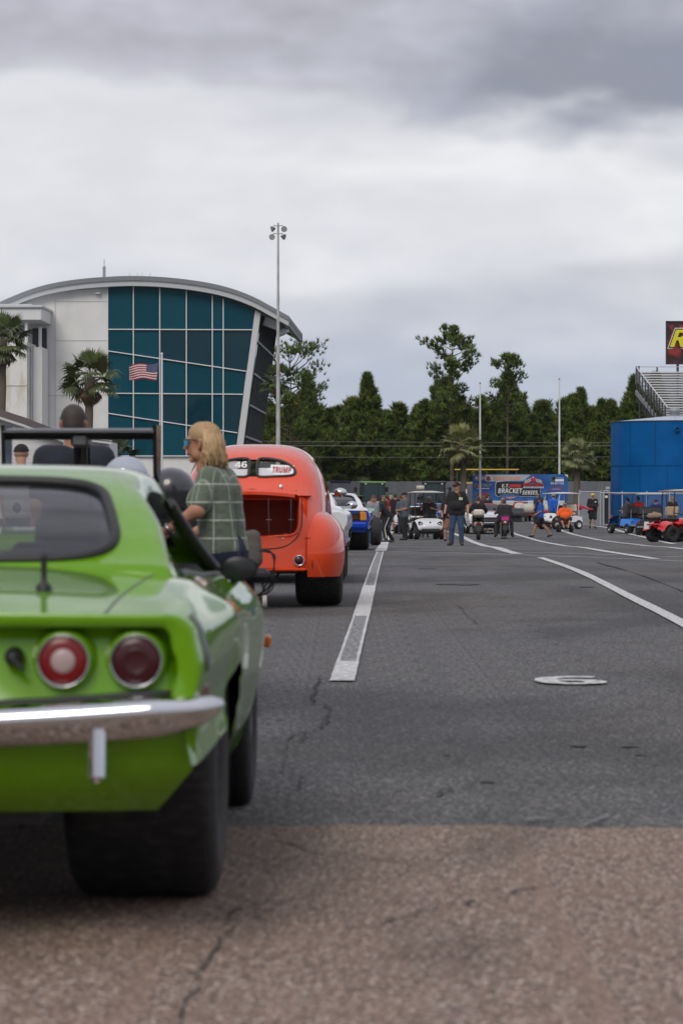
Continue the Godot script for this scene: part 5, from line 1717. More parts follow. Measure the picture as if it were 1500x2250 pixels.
	lettering(b, "R", Vector3(-70.0 / k, 8.5 / k, 0.175), 42.0 / k, 39.0 / k, M.bore_black, 0.36)
	lettering(b, "R", Vector3(-70.0 / k, 8.5 / k, 0.205), 38.0 / k, 34.0 / k, mat("billboard_yellow", lin(0.70, 0.62, 0.01), 0.5), 0.36)
	for px in [1488.0, 1632.0]:
		var x: float = (px - 1560.0) / k
		part(b, "post", box_mesh(Vector3(x, -8.6, -0.2), Vector3(0.19, 14.5, 0.19)), mat("billboard_post", lin(0.05, 0.045, 0.055), 0.6))

func make_chain_fence() -> void:
	var z := 173.0
	var k := F / z
	var t := thing("chain_link_fence", "galvanised chain link fence in front of the blue tank", "fence")
	var gal := mat("fence_pipe", lin(0.40, 0.42, 0.44), 0.5, 0.4)
	var gx := gy(z)
	var yt := CH + (HY - 1083.0) / k
	part(t, "top_rail", tube_mesh([P(1317, 1083, z), P(1700, 1085, z)], 0.035, 6), gal)
	for px in [1318.0, 1324.0, 1366.0, 1420.0, 1470.0, 1520.0, 1600.0]:
		part(t, "post", tube_mesh([G(px, z), Vector3(G(px, z).x, yt + 0.1, -z)], 0.035, 6), gal)
	var m := Mb.new()   # wire diamonds
	var a := P(1366, 0, z).x
	var b := P(1700, 0, z).x
	var x := a - 2.0
	while x < b:
		for s in [-1.0, 1.0]:
			var p0 := Vector3(x, gx + 0.05, -z + 0.02)
			var p1 := Vector3(x + s * 1.75, yt - 0.02, -z + 0.02)
			if minf(p0.x, p1.x) > a and maxf(p0.x, p1.x) < b:
				m.bar(p0, p1, 0.006, 0.006)
		x += 0.12
	var wire := part(t, "wire_mesh", m.mesh(), gal)
	wire.set_meta("kind", "stuff")
	# slatted panel
	var s := thing("slatted_fence_panel", "grey vertical slatted fence panel beside the gate posts", "fence")
	for i in 20:
		var px := 1273.0 + i * 2.25
		var c := G(px, z + 1.0)
		part(s, "slat", box_mesh(c + Vector3(0, 0.94, 0), Vector3(0.048, 1.84 + 0.05 * sin(i * 2.1), 0.015), 0.004), mat("slat_grey", lin(0.22, 0.245, 0.27), 0.6))
	part(s, "rail", tube_mesh([G(1272, z + 1.06) + Vector3(0, 1.9, 0), G(1319, z + 1.06) + Vector3(0, 1.9, 0)], 0.03, 6), gal)
	part(s, "rail", tube_mesh([G(1272, z + 1.06) + Vector3(0, 0.2, 0), G(1319, z + 1.06) + Vector3(0, 0.2, 0)], 0.03, 6), gal)
	for px in [1272.0, 1319.0]:
		part(s, "post", tube_mesh([G(px, z + 1.08), G(px, z + 1.08) + Vector3(0, 2.0, 0)], 0.035, 6), gal)
	# dark screened gate leaf
	var g := thing("screened_gate", "gate leaf with dark screen beside the blue tank", "gate")
	part(g, "screen", box_mesh(G(1331, z + 0.6) + Vector3(0, 0.95, 0), Vector3(0.40, 1.7, 0.02)), mat("gate_screen", lin(0.014, 0.017, 0.022), 0.8))
	for q in [[1326.0, 1326.0, 0.05, 1.95], [1337.0, 1337.0, 0.05, 1.95], [1326.0, 1337.0, 1.95, 1.95], [1326.0, 1337.0, 0.05, 0.05]]:
		part(g, "frame_pipe", tube_mesh([G(q[0], z + 0.55) + Vector3(0, q[2], 0), G(q[1], z + 0.55) + Vector3(0, q[3], 0)], 0.03, 6), gal)
	part(g, "sign_plate", box_mesh(G(1331, z + 0.5) + Vector3(0, 1.62, 0), Vector3(0.17, 0.13, 0.01), 0.003), M.white_paint)
	var e := thing("electric_box", "pale electric box on the fence rail beside the tank", "box", G(1334, z + 1.6) + Vector3(0, 1.95, 0))
	part(e, "housing", box_mesh(Vector3(0, 0.15, 0), Vector3(0.24, 0.16, 0.15), 0.02), gal)
	part(e, "bracket", tube_mesh([Vector3(0, -1.95, 0), Vector3(0, 0.1, 0)], 0.03, 6), gal)
	# low post stubs and the orange cone behind the blue cart
	var cone := thing("traffic_cone", "orange traffic cone behind the blue golf cart", "cone", G(1342, 168))
	var base := part(cone, "cone", lathe_mesh([Vector2(0.02, 0.7), Vector2(0.03, 0.7), Vector2(0.13, 0.04), Vector2(0.0, 0.04)], Transform3D.IDENTITY, 14), mat("cone_orange", lin(0.45, 0.06, 0.015), 0.6))
	part(cone, "base", box_mesh(Vector3(0, 0.02, 0), Vector3(0.36, 0.04, 0.36), 0.01), M.cone_orange)

# ---------- wheels ----------
func wheel(parent: Node3D, c: Vector3, R: float, w: float, rim_r: float, slick := true, rim_m: Material = null, called := "wheel") -> void:
	var xf := Transform3D(Basis(Vector3(0, 1, 0), Vector3(-1, 0, 0), Vector3(0, 0, 1)), c)   # lathe axis y -> -x
	var n := Node3D.new()
	n.name = called
	parent.add_child(n, true)
	var h := w * 0.5
	var prof := [Vector2(rim_r, -h * 0.80), Vector2(rim_r + 0.03, -h * 0.93), Vector2(lerpf(rim_r, R, 0.55), -h), Vector2(R - 0.055, -h * 0.97), Vector2(R - 0.022, -h * 0.90), Vector2(R - 0.006, -h * 0.78), Vector2(R, -h * 0.5), Vector2(R, 0), Vector2(R, h * 0.5), Vector2(R - 0.006, h * 0.78), Vector2(R - 0.022, h * 0.90), Vector2(R - 0.055, h * 0.97), Vector2(lerpf(rim_r, R, 0.55), h), Vector2(rim_r + 0.03, h * 0.93), Vector2(rim_r, h * 0.80)]
	var ty := Mb.new()
	ty.lathe(prof, xf, 40)
	part(n, "tyre", ty.mesh(), rubber())
	if not slick:
		var tr := Mb.new()
		for q in [-0.55, -0.2, 0.2, 0.55]:
			tr.lathe([Vector2(R + 0.004, h * q - h * 0.11), Vector2(R + 0.004, h * q + h * 0.11)], xf, 40)
		part(n, "tread", tr.mesh(), mat("rubber_tread", lin(0.016, 0.016, 0.017), 0.85))
	var rm: Material = rim_m if rim_m else mat("rim_alloy", lin(0.35, 0.35, 0.36), 0.25, 0.9)
	var rb := Mb.new()
	rb.lathe([Vector2(rim_r, -h * 0.82), Vector2(rim_r - 0.02, -h * 0.72), Vector2(rim_r - 0.03, h * 0.72), Vector2(rim_r, h * 0.82)], xf, 32)
	for sd in [-1.0, 1.0]:
		rb.lathe([Vector2(rim_r - 0.025, sd * h * 0.45), Vector2(0.07, sd * h * 0.35), Vector2(0.05, sd * h * 0.5), Vector2(0.0, sd * h * 0.5)], xf, 32)
	part(n, "rim", rb.mesh(), rm)

func rubber() -> StandardMaterial3D:
	if not M.has("rubber"):
		mat("rubber", Color(1, 1, 1), 0.75, 0.0, {"albedo_texture": noise_tex(256, FastNoiseLite.TYPE_SIMPLEX_SMOOTH, 0.03, [[0.0, lin(0.006, 0.006, 0.006)], [0.55, lin(0.012, 0.012, 0.012)], [0.75, lin(0.028, 0.027, 0.026)], [1.0, lin(0.05, 0.048, 0.045)]], 5, 14), "uv1_triplanar": true, "uv1_scale": Vector3(1.2, 4.0, 4.0)})
	return M.rubber

# ---------- coupe bodies lofted from tables; s runs forward from the tail ----------
func car_half(p: Dictionary, s: float) -> Array:   # half section from the sill up to the centre of the deck
	var w := curve(p.w, s)
	var yb := curve(p.yb, s)
	var yd := curve(p.yd, s)
	var yl := curve(p.yl, s)
	var ws := w - curve(p.tuck, s)
	var ym := lerpf(yl, yb, p.get("mid", 0.58))
	return spline([Vector2(w - (0.02 if s < 1.0 else 0.10), yl), Vector2(w - 0.035, lerpf(yl, ym, 0.45)), Vector2(w, ym), Vector2(w - 0.012, lerpf(ym, yb, 0.55)), Vector2(ws + 0.012, yb - 0.028), Vector2(ws - 0.035, yb), Vector2(ws - 0.16, lerpf(yb, yd, 0.35)), Vector2(ws * 0.45, lerpf(yb, yd, 0.9)), Vector2(0, yd)], 4)

func car_row(p: Dictionary, s: float, grow := 0.0) -> PackedVector3Array:
	var h := car_half(p, s)
	var row := PackedVector3Array()
	for q in h: row.append(Vector3(q.x, q.y, -s))
	for i in range(h.size() - 2, -1, -1): row.append(Vector3(-h[i].x, h[i].y, -s))
	return row

func roof_pt(p: Dictionary, s: float, q: float) -> Vector3:   # q -1 right belt ... 0 centre ... 1 left belt
	var yb := curve(p.yb, s) - 0.01
	var wb := curve(p.w, s) - curve(p.tuck, s) - 0.05
	var yr := maxf(curve(p.roof, s), yb + 0.005)
	var f := clampf((yr - yb) / 0.30, 0.0, 1.0)
	var wr := lerpf(wb - 0.03, curve(p.rw, s), f)
	var ye := yb + (yr - yb) * 0.80
	var pts := [Vector2(wb, yb), Vector2(lerpf(wb, wr, 0.62), lerpf(yb, ye, 0.55)), Vector2(wr, ye), Vector2(wr - 0.055, lerpf(ye, yr, 0.72)), Vector2(wr * 0.62, lerpf(ye, yr, 0.93)), Vector2(0, yr)]
	var u := (1.0 - absf(q)) * 5.0
	var i := mini(4, int(u))
	var v: Vector2 = pts[i].cubic_interpolate(pts[i + 1], pts[maxi(i - 1, 0)], pts[mini(i + 2, 5)], u - i)
	return Vector3(-signf(q) * v.x if q != 0.0 else 0.0, v.y, -s)

func in_round(x: float, x0: float, x1: float, y: float, y0: float, y1: float, e := 5.0) -> bool:
	return pow(absf((x - (x0 + x1) * 0.5) / ((x1 - x0) * 0.5)), e) + pow(absf((y - (y0 + y1) * 0.5) / ((y1 - y0) * 0.5)), e) < 1.0

func coupe(t: Node3D, p: Dictionary, body_m: Material, roof_m: Material, glass_m: Material) -> void:
	var L: float = p.length
	var st := []
	var fine: float = p.get("fine", 1.0)
	var n := int(100 * fine)
	for i in n + 1: st.append(L * i / n)
	var rows_ := []
	for s in st: rows_.append(car_row(p, s))
	var nc: int = rows_[0].size()
	# wheel openings: vertices close to the arch are moved onto it
	var gone := {}
	for i in rows_.size():
		for j in nc:
			var v: Vector3 = rows_[i][j]
			if absf(v.x) < 0.5 or v.y > 0.80: continue
			for k in p.arches:
				var d := Vector2(-v.z - k[0], v.y - k[1])
				var r: float = d.length()
				if r < k[2]:
					if r > k[2] - 0.05:
						d = d / r * k[2]
						rows_[i][j] = Vector3(v.x, k[1] + d.y, -(k[0] + d.x))
					else:
						gone[i * nc + j] = true
	var wn: Array = p.windows   # [rear s0, s1, half width], [front s0, s1, half width], [side s0, s1, q0, q1]
	var s_a: float = wn[0][0] - 0.05
	var s_b: float = wn[1][1] + 0.05
	var skip := func(i: int, j: int) -> bool:
		if gone.has(i * nc + j) or gone.has(i * nc + j + 1) or gone.has((i + 1) * nc + j) or gone.has((i + 1) * nc + j + 1): return true
		var v: Vector3 = rows_[i][j]
		return -v.z > s_a + 0.12 and -v.z < s_b - 0.12 and absf(v.x) < 0.62 and v.y > 0.7   # open under the cabin
	part(t, "body_shell", rows_mesh(rows_, false, skip), body_m)
	# cabin
	var m_ := int((s_b - s_a) / (0.028 / fine))
	var nq := 48
	var rr := []
	for i in m_ + 1:
		var row := PackedVector3Array()
		for j in nq + 1: row.append(roof_pt(p, lerpf(s_a, s_b, float(i) / m_), j * 2.0 / nq - 1.0) + (Vector3(0, -0.05, 0) if i == 0 or i == m_ else Vector3.ZERO))
		rr.append(row)
	var side: Array = wn[2]
	var hole := func(s: float, v: Vector3, q: float) -> int:
		var hw0: float = wn[0][2] - 0.11 * clampf((s - wn[0][0]) / (wn[0][1] - wn[0][0]), 0.0, 1.0)
		if in_round(s, wn[0][0], wn[0][1], v.x, -hw0, hw0, 5.0): return 1
		if in_round(s, wn[1][0], wn[1][1], v.x, -wn[1][2], wn[1][2], 6.0): return 2
		var a := absf(q)
		var f := (1.0 - a) * 5.0   # height along the side
		if f > side[2] and f < side[3]:
			var g: float = (f - side[2]) / (side[3] - side[2])
			if s > side[0] + g * side[4] and s < side[1] - g * side[5]: return 3
		return 0
	var at := func(i: int, j: int) -> Array:
		var s := lerpf(s_a, s_b, (i + 0.5) / m_)
		var q := (j + 0.5) * 2.0 / nq - 1.0
		return [s, roof_pt(p, s, q), q]
	part(t, "roof", rows_mesh(rr, false, func(i, j):
		var a: Array = at.call(i, j)
		return hole.call(a[0], a[1], a[2]) != 0), roof_m)
	var gr := []
	for row in rr:
		var r2 := PackedVector3Array()
		for v in row: r2.append(Vector3(v.x * 0.992, v.y - 0.006, v.z))
		gr.append(r2)
	for q in [[1, "rear_window"], [2, "windscreen"]]:
		part(t, q[1], rows_mesh(gr, false, func(i, j):
			var a: Array = at.call(i, j)
			return hole.call(a[0], a[1], a[2]) != q[0]), glass_m)
	for sg in ([] if p.get("open", false) else [-1.0, 1.0]):
		part(t, "side_window", rows_mesh(gr, false, func(i, j):
			var a: Array = at.call(i, j)
			return hole.call(a[0], a[1], a[2]) != 3 or a[2] * sg < 0), glass("side_black_glass", Color(0.012, 0.013, 0.015), 0.9))
	# rubber round the rear window
	var gk := []
	for k in 61:
		var a := TAU * k / 60.0
		var cx := signf(cos(a)) * pow(absf(cos(a)), 0.4)
		var cy := signf(sin(a)) * pow(absf(sin(a)), 0.4)
		var s := lerpf(wn[0][0], wn[0][1], 0.5 + 0.5 * cy)
		var xx: float = (wn[0][2] - 0.11 * (0.5 + 0.5 * cy)) * cx
		var lo := 0.0
		var hi := 1.0
		for it in 24:
			var mid := (lo + hi) * 0.5
			if absf(roof_pt(p, s, -mid).x) < absf(xx): lo = mid
			else: hi = mid
		var v := roof_pt(p, s, -lo)
		gk.append(Vector3(xx, v.y + 0.002, v.z))
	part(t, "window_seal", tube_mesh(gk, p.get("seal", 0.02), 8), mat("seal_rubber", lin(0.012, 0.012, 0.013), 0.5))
	# dark trim along the side windows
	for sg in [-1.0, 1.0]:
		var tr := []
		for k in 21:
			var s := lerpf(side[0] - 0.1, side[1] + 0.05, k / 20.0)
			var v := roof_pt(p, s, sg * (1.0 - side[2] / 5.0 * 0.6))
			tr.append(v + Vector3(-sg * 0.0, 0.004, 0))
		part(t, "belt_trim", tube_mesh(tr, 0.016, 6), M.seal_rubber)
	# inside: floor, dash, seats
	var tub := Mb.new()
	var hw: float = curve(p.w, L * 0.5) - 0.14
	tub.box(Vector3(0, 0.30, -(s_a + s_b) * 0.5), Vector3(hw * 2, 0.06, s_b - s_a + 0.2))
	tub.box(Vector3(0, 0.60, -s_a - 0.1), Vector3(hw * 2, 0.6, 0.05))
	tub.box(Vector3(0, 0.60, -s_b + 0.1), Vector3(hw * 2, 0.6, 0.05))
	for sg in [-1.0, 1.0]: tub.box(Vector3(sg * (hw + 0.02), 0.58, -(s_a + s_b) * 0.5), Vector3(0.03, 0.56, s_b - s_a))
	part(t, "cabin_tub", tub.mesh(), mat("cabin_black", lin(0.045, 0.045, 0.048), 0.8))
	part(t, "parcel_shelf", box_mesh(Vector3(0, curve(p.yd, wn[0][0]) - 0.06, -wn[0][0] - 0.28), Vector3(hw * 1.9, 0.02, 0.5)), mat("shelf_grey", lin(0.03, 0.03, 0.032), 0.7))
	part(t, "dashboard", box_mesh(Vector3(0, 0.86, -wn[1][1] + 0.12), Vector3(hw * 1.9, 0.12, 0.3), 0.03), M.cabin_black)
	for sg in [-1.0, 1.0]:
		var sm := Mb.new()
		sm.box(Vector3(sg * 0.36, 0.72, -(s_a + s_b) * 0.5 - 0.05), Vector3(0.46, 0.58, 0.12), Basis(Vector3.RIGHT, 0.18), 0.05)
		sm.box(Vector3(sg * 0.36, 1.03, -(s_a + s_b) * 0.5 + 0.0), Vector3(0.25, 0.16, 0.09), Basis.IDENTITY, 0.04)
		part(t, "seat", sm.mesh(), mat("seat_black", lin(0.035, 0.035, 0.037), 0.7))
	# wheel houses and underside
	var ub := Mb.new()
	ub.box(Vector3(0, 0.34, -L * 0.5), Vector3(hw * 1.2, 0.1, L * 0.86))
	for k in p.arches: ub.box(Vector3(0, 0.5, -k[0]), Vector3(hw * 0.9, 0.55, k[2] * 2.1))
	part(t, "underside", ub.mesh(), mat("underside_grey", lin(0.045, 0.045, 0.046), 0.9))
	# front end: closing panel, grille and lamps
	var fr: PackedVector3Array = rows_[-1]
	var cap := PackedVector3Array()
	for v in fr: cap.append(Vector3(v.x * 0.96, lerpf(v.y, 0.55, 0.06), v.z - 0.05))
	var base_ := PackedVector3Array()
	for v in fr: base_.append(Vector3(v.x * 0.9, minf(v.y, 0.52), v.z - 0.05))
	part(t, "nose", rows_mesh([fr, cap, base_]), body_m)
	part(t, "grille", box_mesh(Vector3(0, 0.56, -L - 0.06), Vector3(curve(p.w, L) * 1.5, 0.17, 0.04), 0.02), M.cabin_black)
	for sg in [-1.0, 1.0]:
		part(t, "headlight", lathe_mesh([Vector2(0.085, 0.0), Vector2(0.07, 0.05), Vector2(0.0, 0.06)], Transform3D(Basis(Vector3.RIGHT, -PI / 2), Vector3(sg * curve(p.w, L) * 0.72, 0.62, -L - 0.06)), 16), mat("lamp_lens", lin(0.5, 0.5, 0.5), 0.1))
	part(t, "front_bumper", box_mesh(Vector3(0, 0.42, -L - 0.09), Vector3(curve(p.w, L) * 1.95, 0.1, 0.07), 0.03), chrome())

func chrome() -> StandardMaterial3D:
	return mat("chrome", lin(0.62, 0.63, 0.65), 0.06, 1.0)

const MUSCLE := {"length": 4.72, "w": [[0.0, 0.892], [0.05, 0.902], [0.15, 0.908], [0.6, 0.925], [1.15, 0.945], [1.7, 0.925], [2.5, 0.905], [3.4, 0.915], [4.2, 0.89], [4.72, 0.80]],
	"yb": [[0.0, 0.849], [0.4, 0.884], [1.1, 0.915], [1.6, 0.915], [2.5, 0.885], [3.3, 0.88], [4.0, 0.85], [4.72, 0.765]],
	"yd": [[0.0, 0.855], [0.25, 0.892], [0.7, 0.93], [1.1, 0.955], [3.2, 0.945], [4.0, 0.90], [4.72, 0.80]],
	"yl": [[0.0, 0.47], [0.5, 0.485], [0.85, 0.50], [1.2, 0.36], [1.5, 0.26], [4.0, 0.25], [4.72, 0.40]],
	"tuck": [[0.0, 0.035], [0.3, 0.055], [0.8, 0.10], [1.4, 0.135], [2.5, 0.10], [4.72, 0.07]],
	"roof": [[0.9, 0.93], [1.05, 0.952], [1.25, 1.055], [1.45, 1.145], [1.65, 1.205], [1.95, 1.245], [2.3, 1.258], [2.55, 1.25], [2.75, 1.205], [2.95, 1.115], [3.2, 0.98], [3.35, 0.91]],
	"rw": [[0.9, 0.70], [1.3, 0.68], [1.7, 0.62], [2.3, 0.60], [2.8, 0.62], [3.3, 0.70]],
	"arches": [[1.15, 0.31, 0.365], [3.87, 0.32, 0.36]], "windows": [[1.09, 1.62, 0.605], [2.76, 3.24, 0.62], [1.52, 3.22, 0.12, 1.92, 0.14, 0.42]], "mid": 0.6}

func make_green_car() -> void:
	var z := 7.76
	var at := Vector3(-1.246, 0, -z)
	var t := thing("green_coupe", "glossy lime green muscle coupe with four round tail lights and wide slicks", "car", at, -LANE)
	var gp := paint("green_lacquer", lin(0.118, 0.285, 0.002), 0.4)
	var gl := glass("car_glass", Color(0.10, 0.13, 0.14), 0.45)
	var p: Dictionary = MUSCLE.duplicate()
	p["fine"] = 1.5
	p["seal"] = 0.016
	p["open"] = true
	coupe(t, p, gp, gp, gl)
	var blk := mat("black_trim", lin(0.010, 0.010, 0.011), 0.45)
	# wheels
	for sg in [-1.0, 1.0]:
		wheel(t, Vector3(sg * 0.675, 0.405, -1.15), 0.405, 0.43, 0.20)
		wheel(t, Vector3(sg * 0.765, 0.34, -3.87), 0.34, 0.20, 0.19, false)
	part(t, "rear_axle", tube_mesh([Vector3(-0.62, 0.40, -1.15), Vector3(0.62, 0.40, -1.15)], 0.05, 8), blk)
	part(t, "fuel_cell", box_mesh(Vector3(0, 0.42, -0.55), Vector3(0.8, 0.22, 0.4), 0.03), blk)
	# tail: outer ring, lip rolled in, recessed panel
	var y_lo := 0.615
	var half := car_half(p, 0.0)
	var ring := []
	for q in half:
		if q.y >= y_lo - 0.001: ring.append(q)
	ring.push_front(Vector2(curve(p.w, 0.0) - 0.004, y_lo))
	var full := []
	for q in ring: full.append(q)
	for i in range(ring.size() - 2, -1, -1): full.append(Vector2(-ring[i].x, ring[i].y))
	var c0 := Vector2(0, 0.735)
	var inset := func(k: float, dy: float) -> Array:
		var o := []
		for q in full:
			var d := Vector2(q.x - signf(q.x) * minf(absf(q.x), k), q.y)
			d.y = minf(q.y, 0.855 - dy) - (k * 0.25 if q.y > 0.76 else 0.0)
			d.y = maxf(d.y, y_lo)
			o.append(d)
		return o
	var mk := func(a: Array, s: float) -> PackedVector3Array:
		var o := PackedVector3Array()
		for q in a: o.append(Vector3(q.x, q.y, -s))
		return o
	var lip := [mk.call(full, 0.0), mk.call(inset.call(0.010, 0.008), -0.006), mk.call(inset.call(0.050, 0.018), -0.004), mk.call(inset.call(0.060, 0.024), 0.012), mk.call(inset.call(0.066, 0.028), 0.075)]
	part(t, "tail_lip", rows_mesh(lip), gp)
	var pan := Mb.new()
	var inner: Array = inset.call(0.066, 0.028)
	var r0 := PackedVector3Array()
	var r1 := PackedVector3Array()
	var r2 := PackedVector3Array()
	for q in inner:
		r0.append(Vector3(q.x, q.y, -0.075))
		r1.append(Vector3(q.x, lerpf(q.y, y_lo - 0.02, 0.5), -0.045))
		r2.append(Vector3(q.x, y_lo - 0.02, -0.012))
	part(t, "tail_panel", rows_mesh([r0, r1, r2]), gp)
	# lower valance, rolled under
	var va := []
	for i in 11:
		var f := i / 10.0
		var y := lerpf(y_lo + 0.01, 0.338, f)
		var s := 0.0 + 0.015 * f + 0.16 * pow(f, 3.0)
		var row := PackedVector3Array()
		for j in 41:
			var u := j / 40.0 * 2.0 - 1.0
			var hw := lerpf(0.893, 0.872, f / 0.58) if f < 0.58 else lerpf(0.872, 0.77, (f - 0.58) / 0.42)
			var x := hw * u
			var wrap := 0.008 * pow(absf(u), 9.0) + 0.05 * f * pow(absf(u), 4.0)
			row.append(Vector3(-x, y, -(s + wrap)))
		va.append(row)
	part(t, "valance", rows_mesh(va), gp)
	# chrome bumper: profile swept round the tail
	var pr := [Vector2(0.012, 0.048), Vector2(-0.030, 0.052), Vector2(-0.058, 0.036), Vector2(-0.066, 0.010), Vector2(-0.056, -0.006), Vector2(-0.045, -0.030), Vector2(-0.030, -0.050), Vector2(0.0, -0.055)]
	var bp := []
	for k in 57:
		var u := k / 56.0 * 2.0 - 1.0
		var a := clampf((absf(u) - 0.80) / 0.20, 0.0, 1.0)
		var x := signf(u) * (0.785 * minf(absf(u) / 0.80, 1.0) + 0.100 * sin(a * PI / 2))
		var s := -0.024 + 0.10 * (1.0 - cos(a * PI / 2)) + 0.02 * pow(absf(u), 2.0)
		var nrm := Vector3(signf(u) * sin(a * PI / 2), 0, cos(a * PI / 2)).normalized()
		var y := 0.560 + 0.052 * pow(absf(u), 1.6)
		var sc := 1.0 - 0.45 * a
		var row := PackedVector3Array()
		for q in pr: row.append(Vector3(x, y + q.y * sc, -s) - nrm * q.x)
		bp.append(row)
	part(t, "bumper", rows_mesh(bp), chrome())
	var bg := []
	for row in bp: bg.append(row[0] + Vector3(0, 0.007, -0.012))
	part(t, "bumper_gap_shade", tube_mesh(bg, 0.009, 6), M.seal_rubber)  # black strip standing in for the shade of the open gap above the bumper
	for sg in [-1.0, 1.0]:
		var gm := Mb.new()
		gm.box(Vector3(sg * 0.64, 0.505, 0.055), Vector3(0.042, 0.145, 0.05), Basis(Vector3.RIGHT, -0.12), 0.014)
		part(t, "bumper_guard", gm.mesh(), chrome())
		for q in [[0.42, 0.565], [0.76, 0.59]]:
			part(t, "bumper_bolt", ball_mesh(Vector3(sg * q[0], q[1] - 0.018, 0.052), Vector3(0.012, 0.012, 0.008), 10, 6), chrome())
	# lamps
	var redm := mat("tail_red", lin(0.15, 0.002, 0.004), 0.25)
	var dred := mat("tail_dark_red", lin(0.040, 0.002, 0.004), 0.25)
	var revm := mat("reverse_lens", lin(0.36, 0.27, 0.26), 0.3)
	for sg in [-1.0, 1.0]:
		for q in [[0.549, true], [0.732, false]]:
			var xf := Transform3D(Basis(Vector3.RIGHT, PI / 2), Vector3(sg * q[0], 0.733, -0.012))
			var la := Node3D.new()
			la.name = "tail_light"
			t.add_child(la, true)
			part(la, "surround", lathe_mesh([Vector2(0.086, -0.055), Vector2(0.078, -0.026), Vector2(0.073, -0.006), Vector2(0.070, 0.002), Vector2(0.067, 0.0)], xf, 36), gp)
			part(la, "chrome_ring", lathe_mesh([Vector2(0.068, -0.01), Vector2(0.0665, 0.012), Vector2(0.063, 0.014), Vector2(0.060, 0.006)], xf, 36), chrome())
			part(la, "lens", lathe_mesh([Vector2(0.060, 0.0), Vector2(0.056, 0.008), Vector2(0.032, 0.010), Vector2(0.030, 0.008), Vector2(0.0, 0.008)], xf, 36), redm if q[1] else dred)
			if q[1]:
				part(la, "reverse_lens", lathe_mesh([Vector2(0.032, 0.004), Vector2(0.030, 0.013), Vector2(0.018, 0.016), Vector2(0.0, 0.017)], xf, 24), revm)
			else:
				part(la, "lens_ring", lathe_mesh([Vector2(0.034, 0.006), Vector2(0.032, 0.013), Vector2(0.026, 0.012), Vector2(0.025, 0.006)], xf, 24), dred)
	# cut-off switch on the panel, stub aerial on the lid
	var sw := part(t, "cutoff_switch", lathe_mesh([Vector2(0.026, -0.03), Vector2(0.022, 0.015), Vector2(0.012, 0.03), Vector2(0.0, 0.032)], Transform3D(Basis(Vector3.RIGHT, PI / 2), Vector3(0.424, 0.742, -0.01)), 16), blk)
	var swl := Mb.new()
	swl.bar(Vector3(0.424, 0.742, 0.022), Vector3(0.452, 0.712, 0.03), 0.014, 0.012, 0.003)
	part(sw, "lever", swl.mesh(), blk)
	var ya := 0.905
	var ae := part(t, "stub_aerial", lathe_mesh([Vector2(0.022, ya - 0.02), Vector2(0.021, ya + 0.008), Vector2(0.010, ya + 0.014), Vector2(0.0075, ya + 0.03), Vector2(0.0095, ya + 0.082), Vector2(0.011, ya + 0.088), Vector2(0.0, ya + 0.096)], Transform3D(Basis.IDENTITY, Vector3(0.462, 0, -0.36)), 14), blk)
	# trunk lid gap
	var gap := func(pts: Array, w: float) -> ArrayMesh:
		var m := Mb.new()
		m.tube(pts, w, 6)
		return m.mesh()
	for sg in [-1.0, 1.0]:
		var gpts := []
		for k in 13:
			var s := lerpf(0.005, 1.03, k / 12.0)
			var x := lerpf(0.655, 0.70, k / 12.0)
			var hh := car_half(p, s)
			var y := 0.0
			for i in hh.size() - 1:
				if hh[i + 1].x <= x and hh[i].x >= x and hh[i].y > 0.7:
					y = lerpf(hh[i].y, hh[i + 1].y, (hh[i].x - x) / maxf(1e-5, hh[i].x - hh[i + 1].x))
			gpts.append(Vector3(sg * x, y - 0.0015, -s))
		part(t, "lid_gap", gap.call(gpts, 0.0042), M.seal_rubber)
	# black stripe on the quarter, following the body 2 mm proud
	var stripe := func(s0: float, s1: float, j0: int, j1: int, n: int) -> void:
		for sg in [-1.0, 1.0]:
			var rr := []
			for i in n + 1:
				var s := lerpf(s0, s1, float(i) / n)
				var h := car_half(p, s)
				var row := PackedVector3Array()
				for j in range(j0, j1 + 1): row.append(Vector3(sg * (h[j].x + 0.0025), h[j].y + (0.002 if j > 14 else 0.0), -s))
				rr.append(row)
			part(t, "side_stripe", rows_mesh(rr), mat("stripe_black", lin(0.012, 0.012, 0.014), 0.3))
	stripe.call(0.055, 0.135, 8, 18, 6)
	for sg in [-1.0, 1.0]:   # black windscreen pillar trim
		var pl := []
		for k in 11:
			var f := lerpf(0.1, 2.0, k / 10.0)
			pl.append(roof_pt(p, 3.225 - 0.42 * f / 1.92, -sg * (1.0 - f / 5.0)) + Vector3(sg * 0.002, 0.003, 0))
		part(t, "pillar_trim", tube_mesh(pl, 0.022, 8), blk)
	# door mirror, markers, scoop, door line
	for sg in [-1.0, 1.0]:
		var mm := Node3D.new()
		mm.name = "door_mirror"
		t.add_child(mm, true)
		var mc := Vector3(sg * 0.852, 0.905, -2.90)
		var hb := Mb.new()
		var rr := []
		for i in 9:
			var f := i / 8.0
			var k := sqrt(maxf(0.0, 1.0 - pow(f, 2.2)))
			var row := PackedVector3Array()
			for j in 24:
				var a := TAU * j / 24
				row.append(mc + Vector3(cos(a) * 0.066 * k + 0.004 * f, sin(a) * 0.045 * k, -f * 0.10))
			rr.append(row)
		hb.rows(rr, true)
		part(mm, "housing", hb.mesh(), chrome())
		part(mm, "mirror_glass", lathe_mesh([Vector2(0.062, -0.002), Vector2(0.060, 0.004), Vector2(0.0, 0.005)], Transform3D(Basis(Vector3(1, 0, 0), Vector3(0, 0, 1), Vector3(0, -0.68, 0)), mc), 28), mat("mirror_dark", lin(0.012, 0.014, 0.016), 0.25))
		part(mm, "stalk", tube_mesh([mc + Vector3(0, -0.02, -0.04), Vector3(sg * 0.83, 0.855, -2.98), Vector3(sg * 0.81, 0.83, -2.98)], 0.014, 8), chrome())
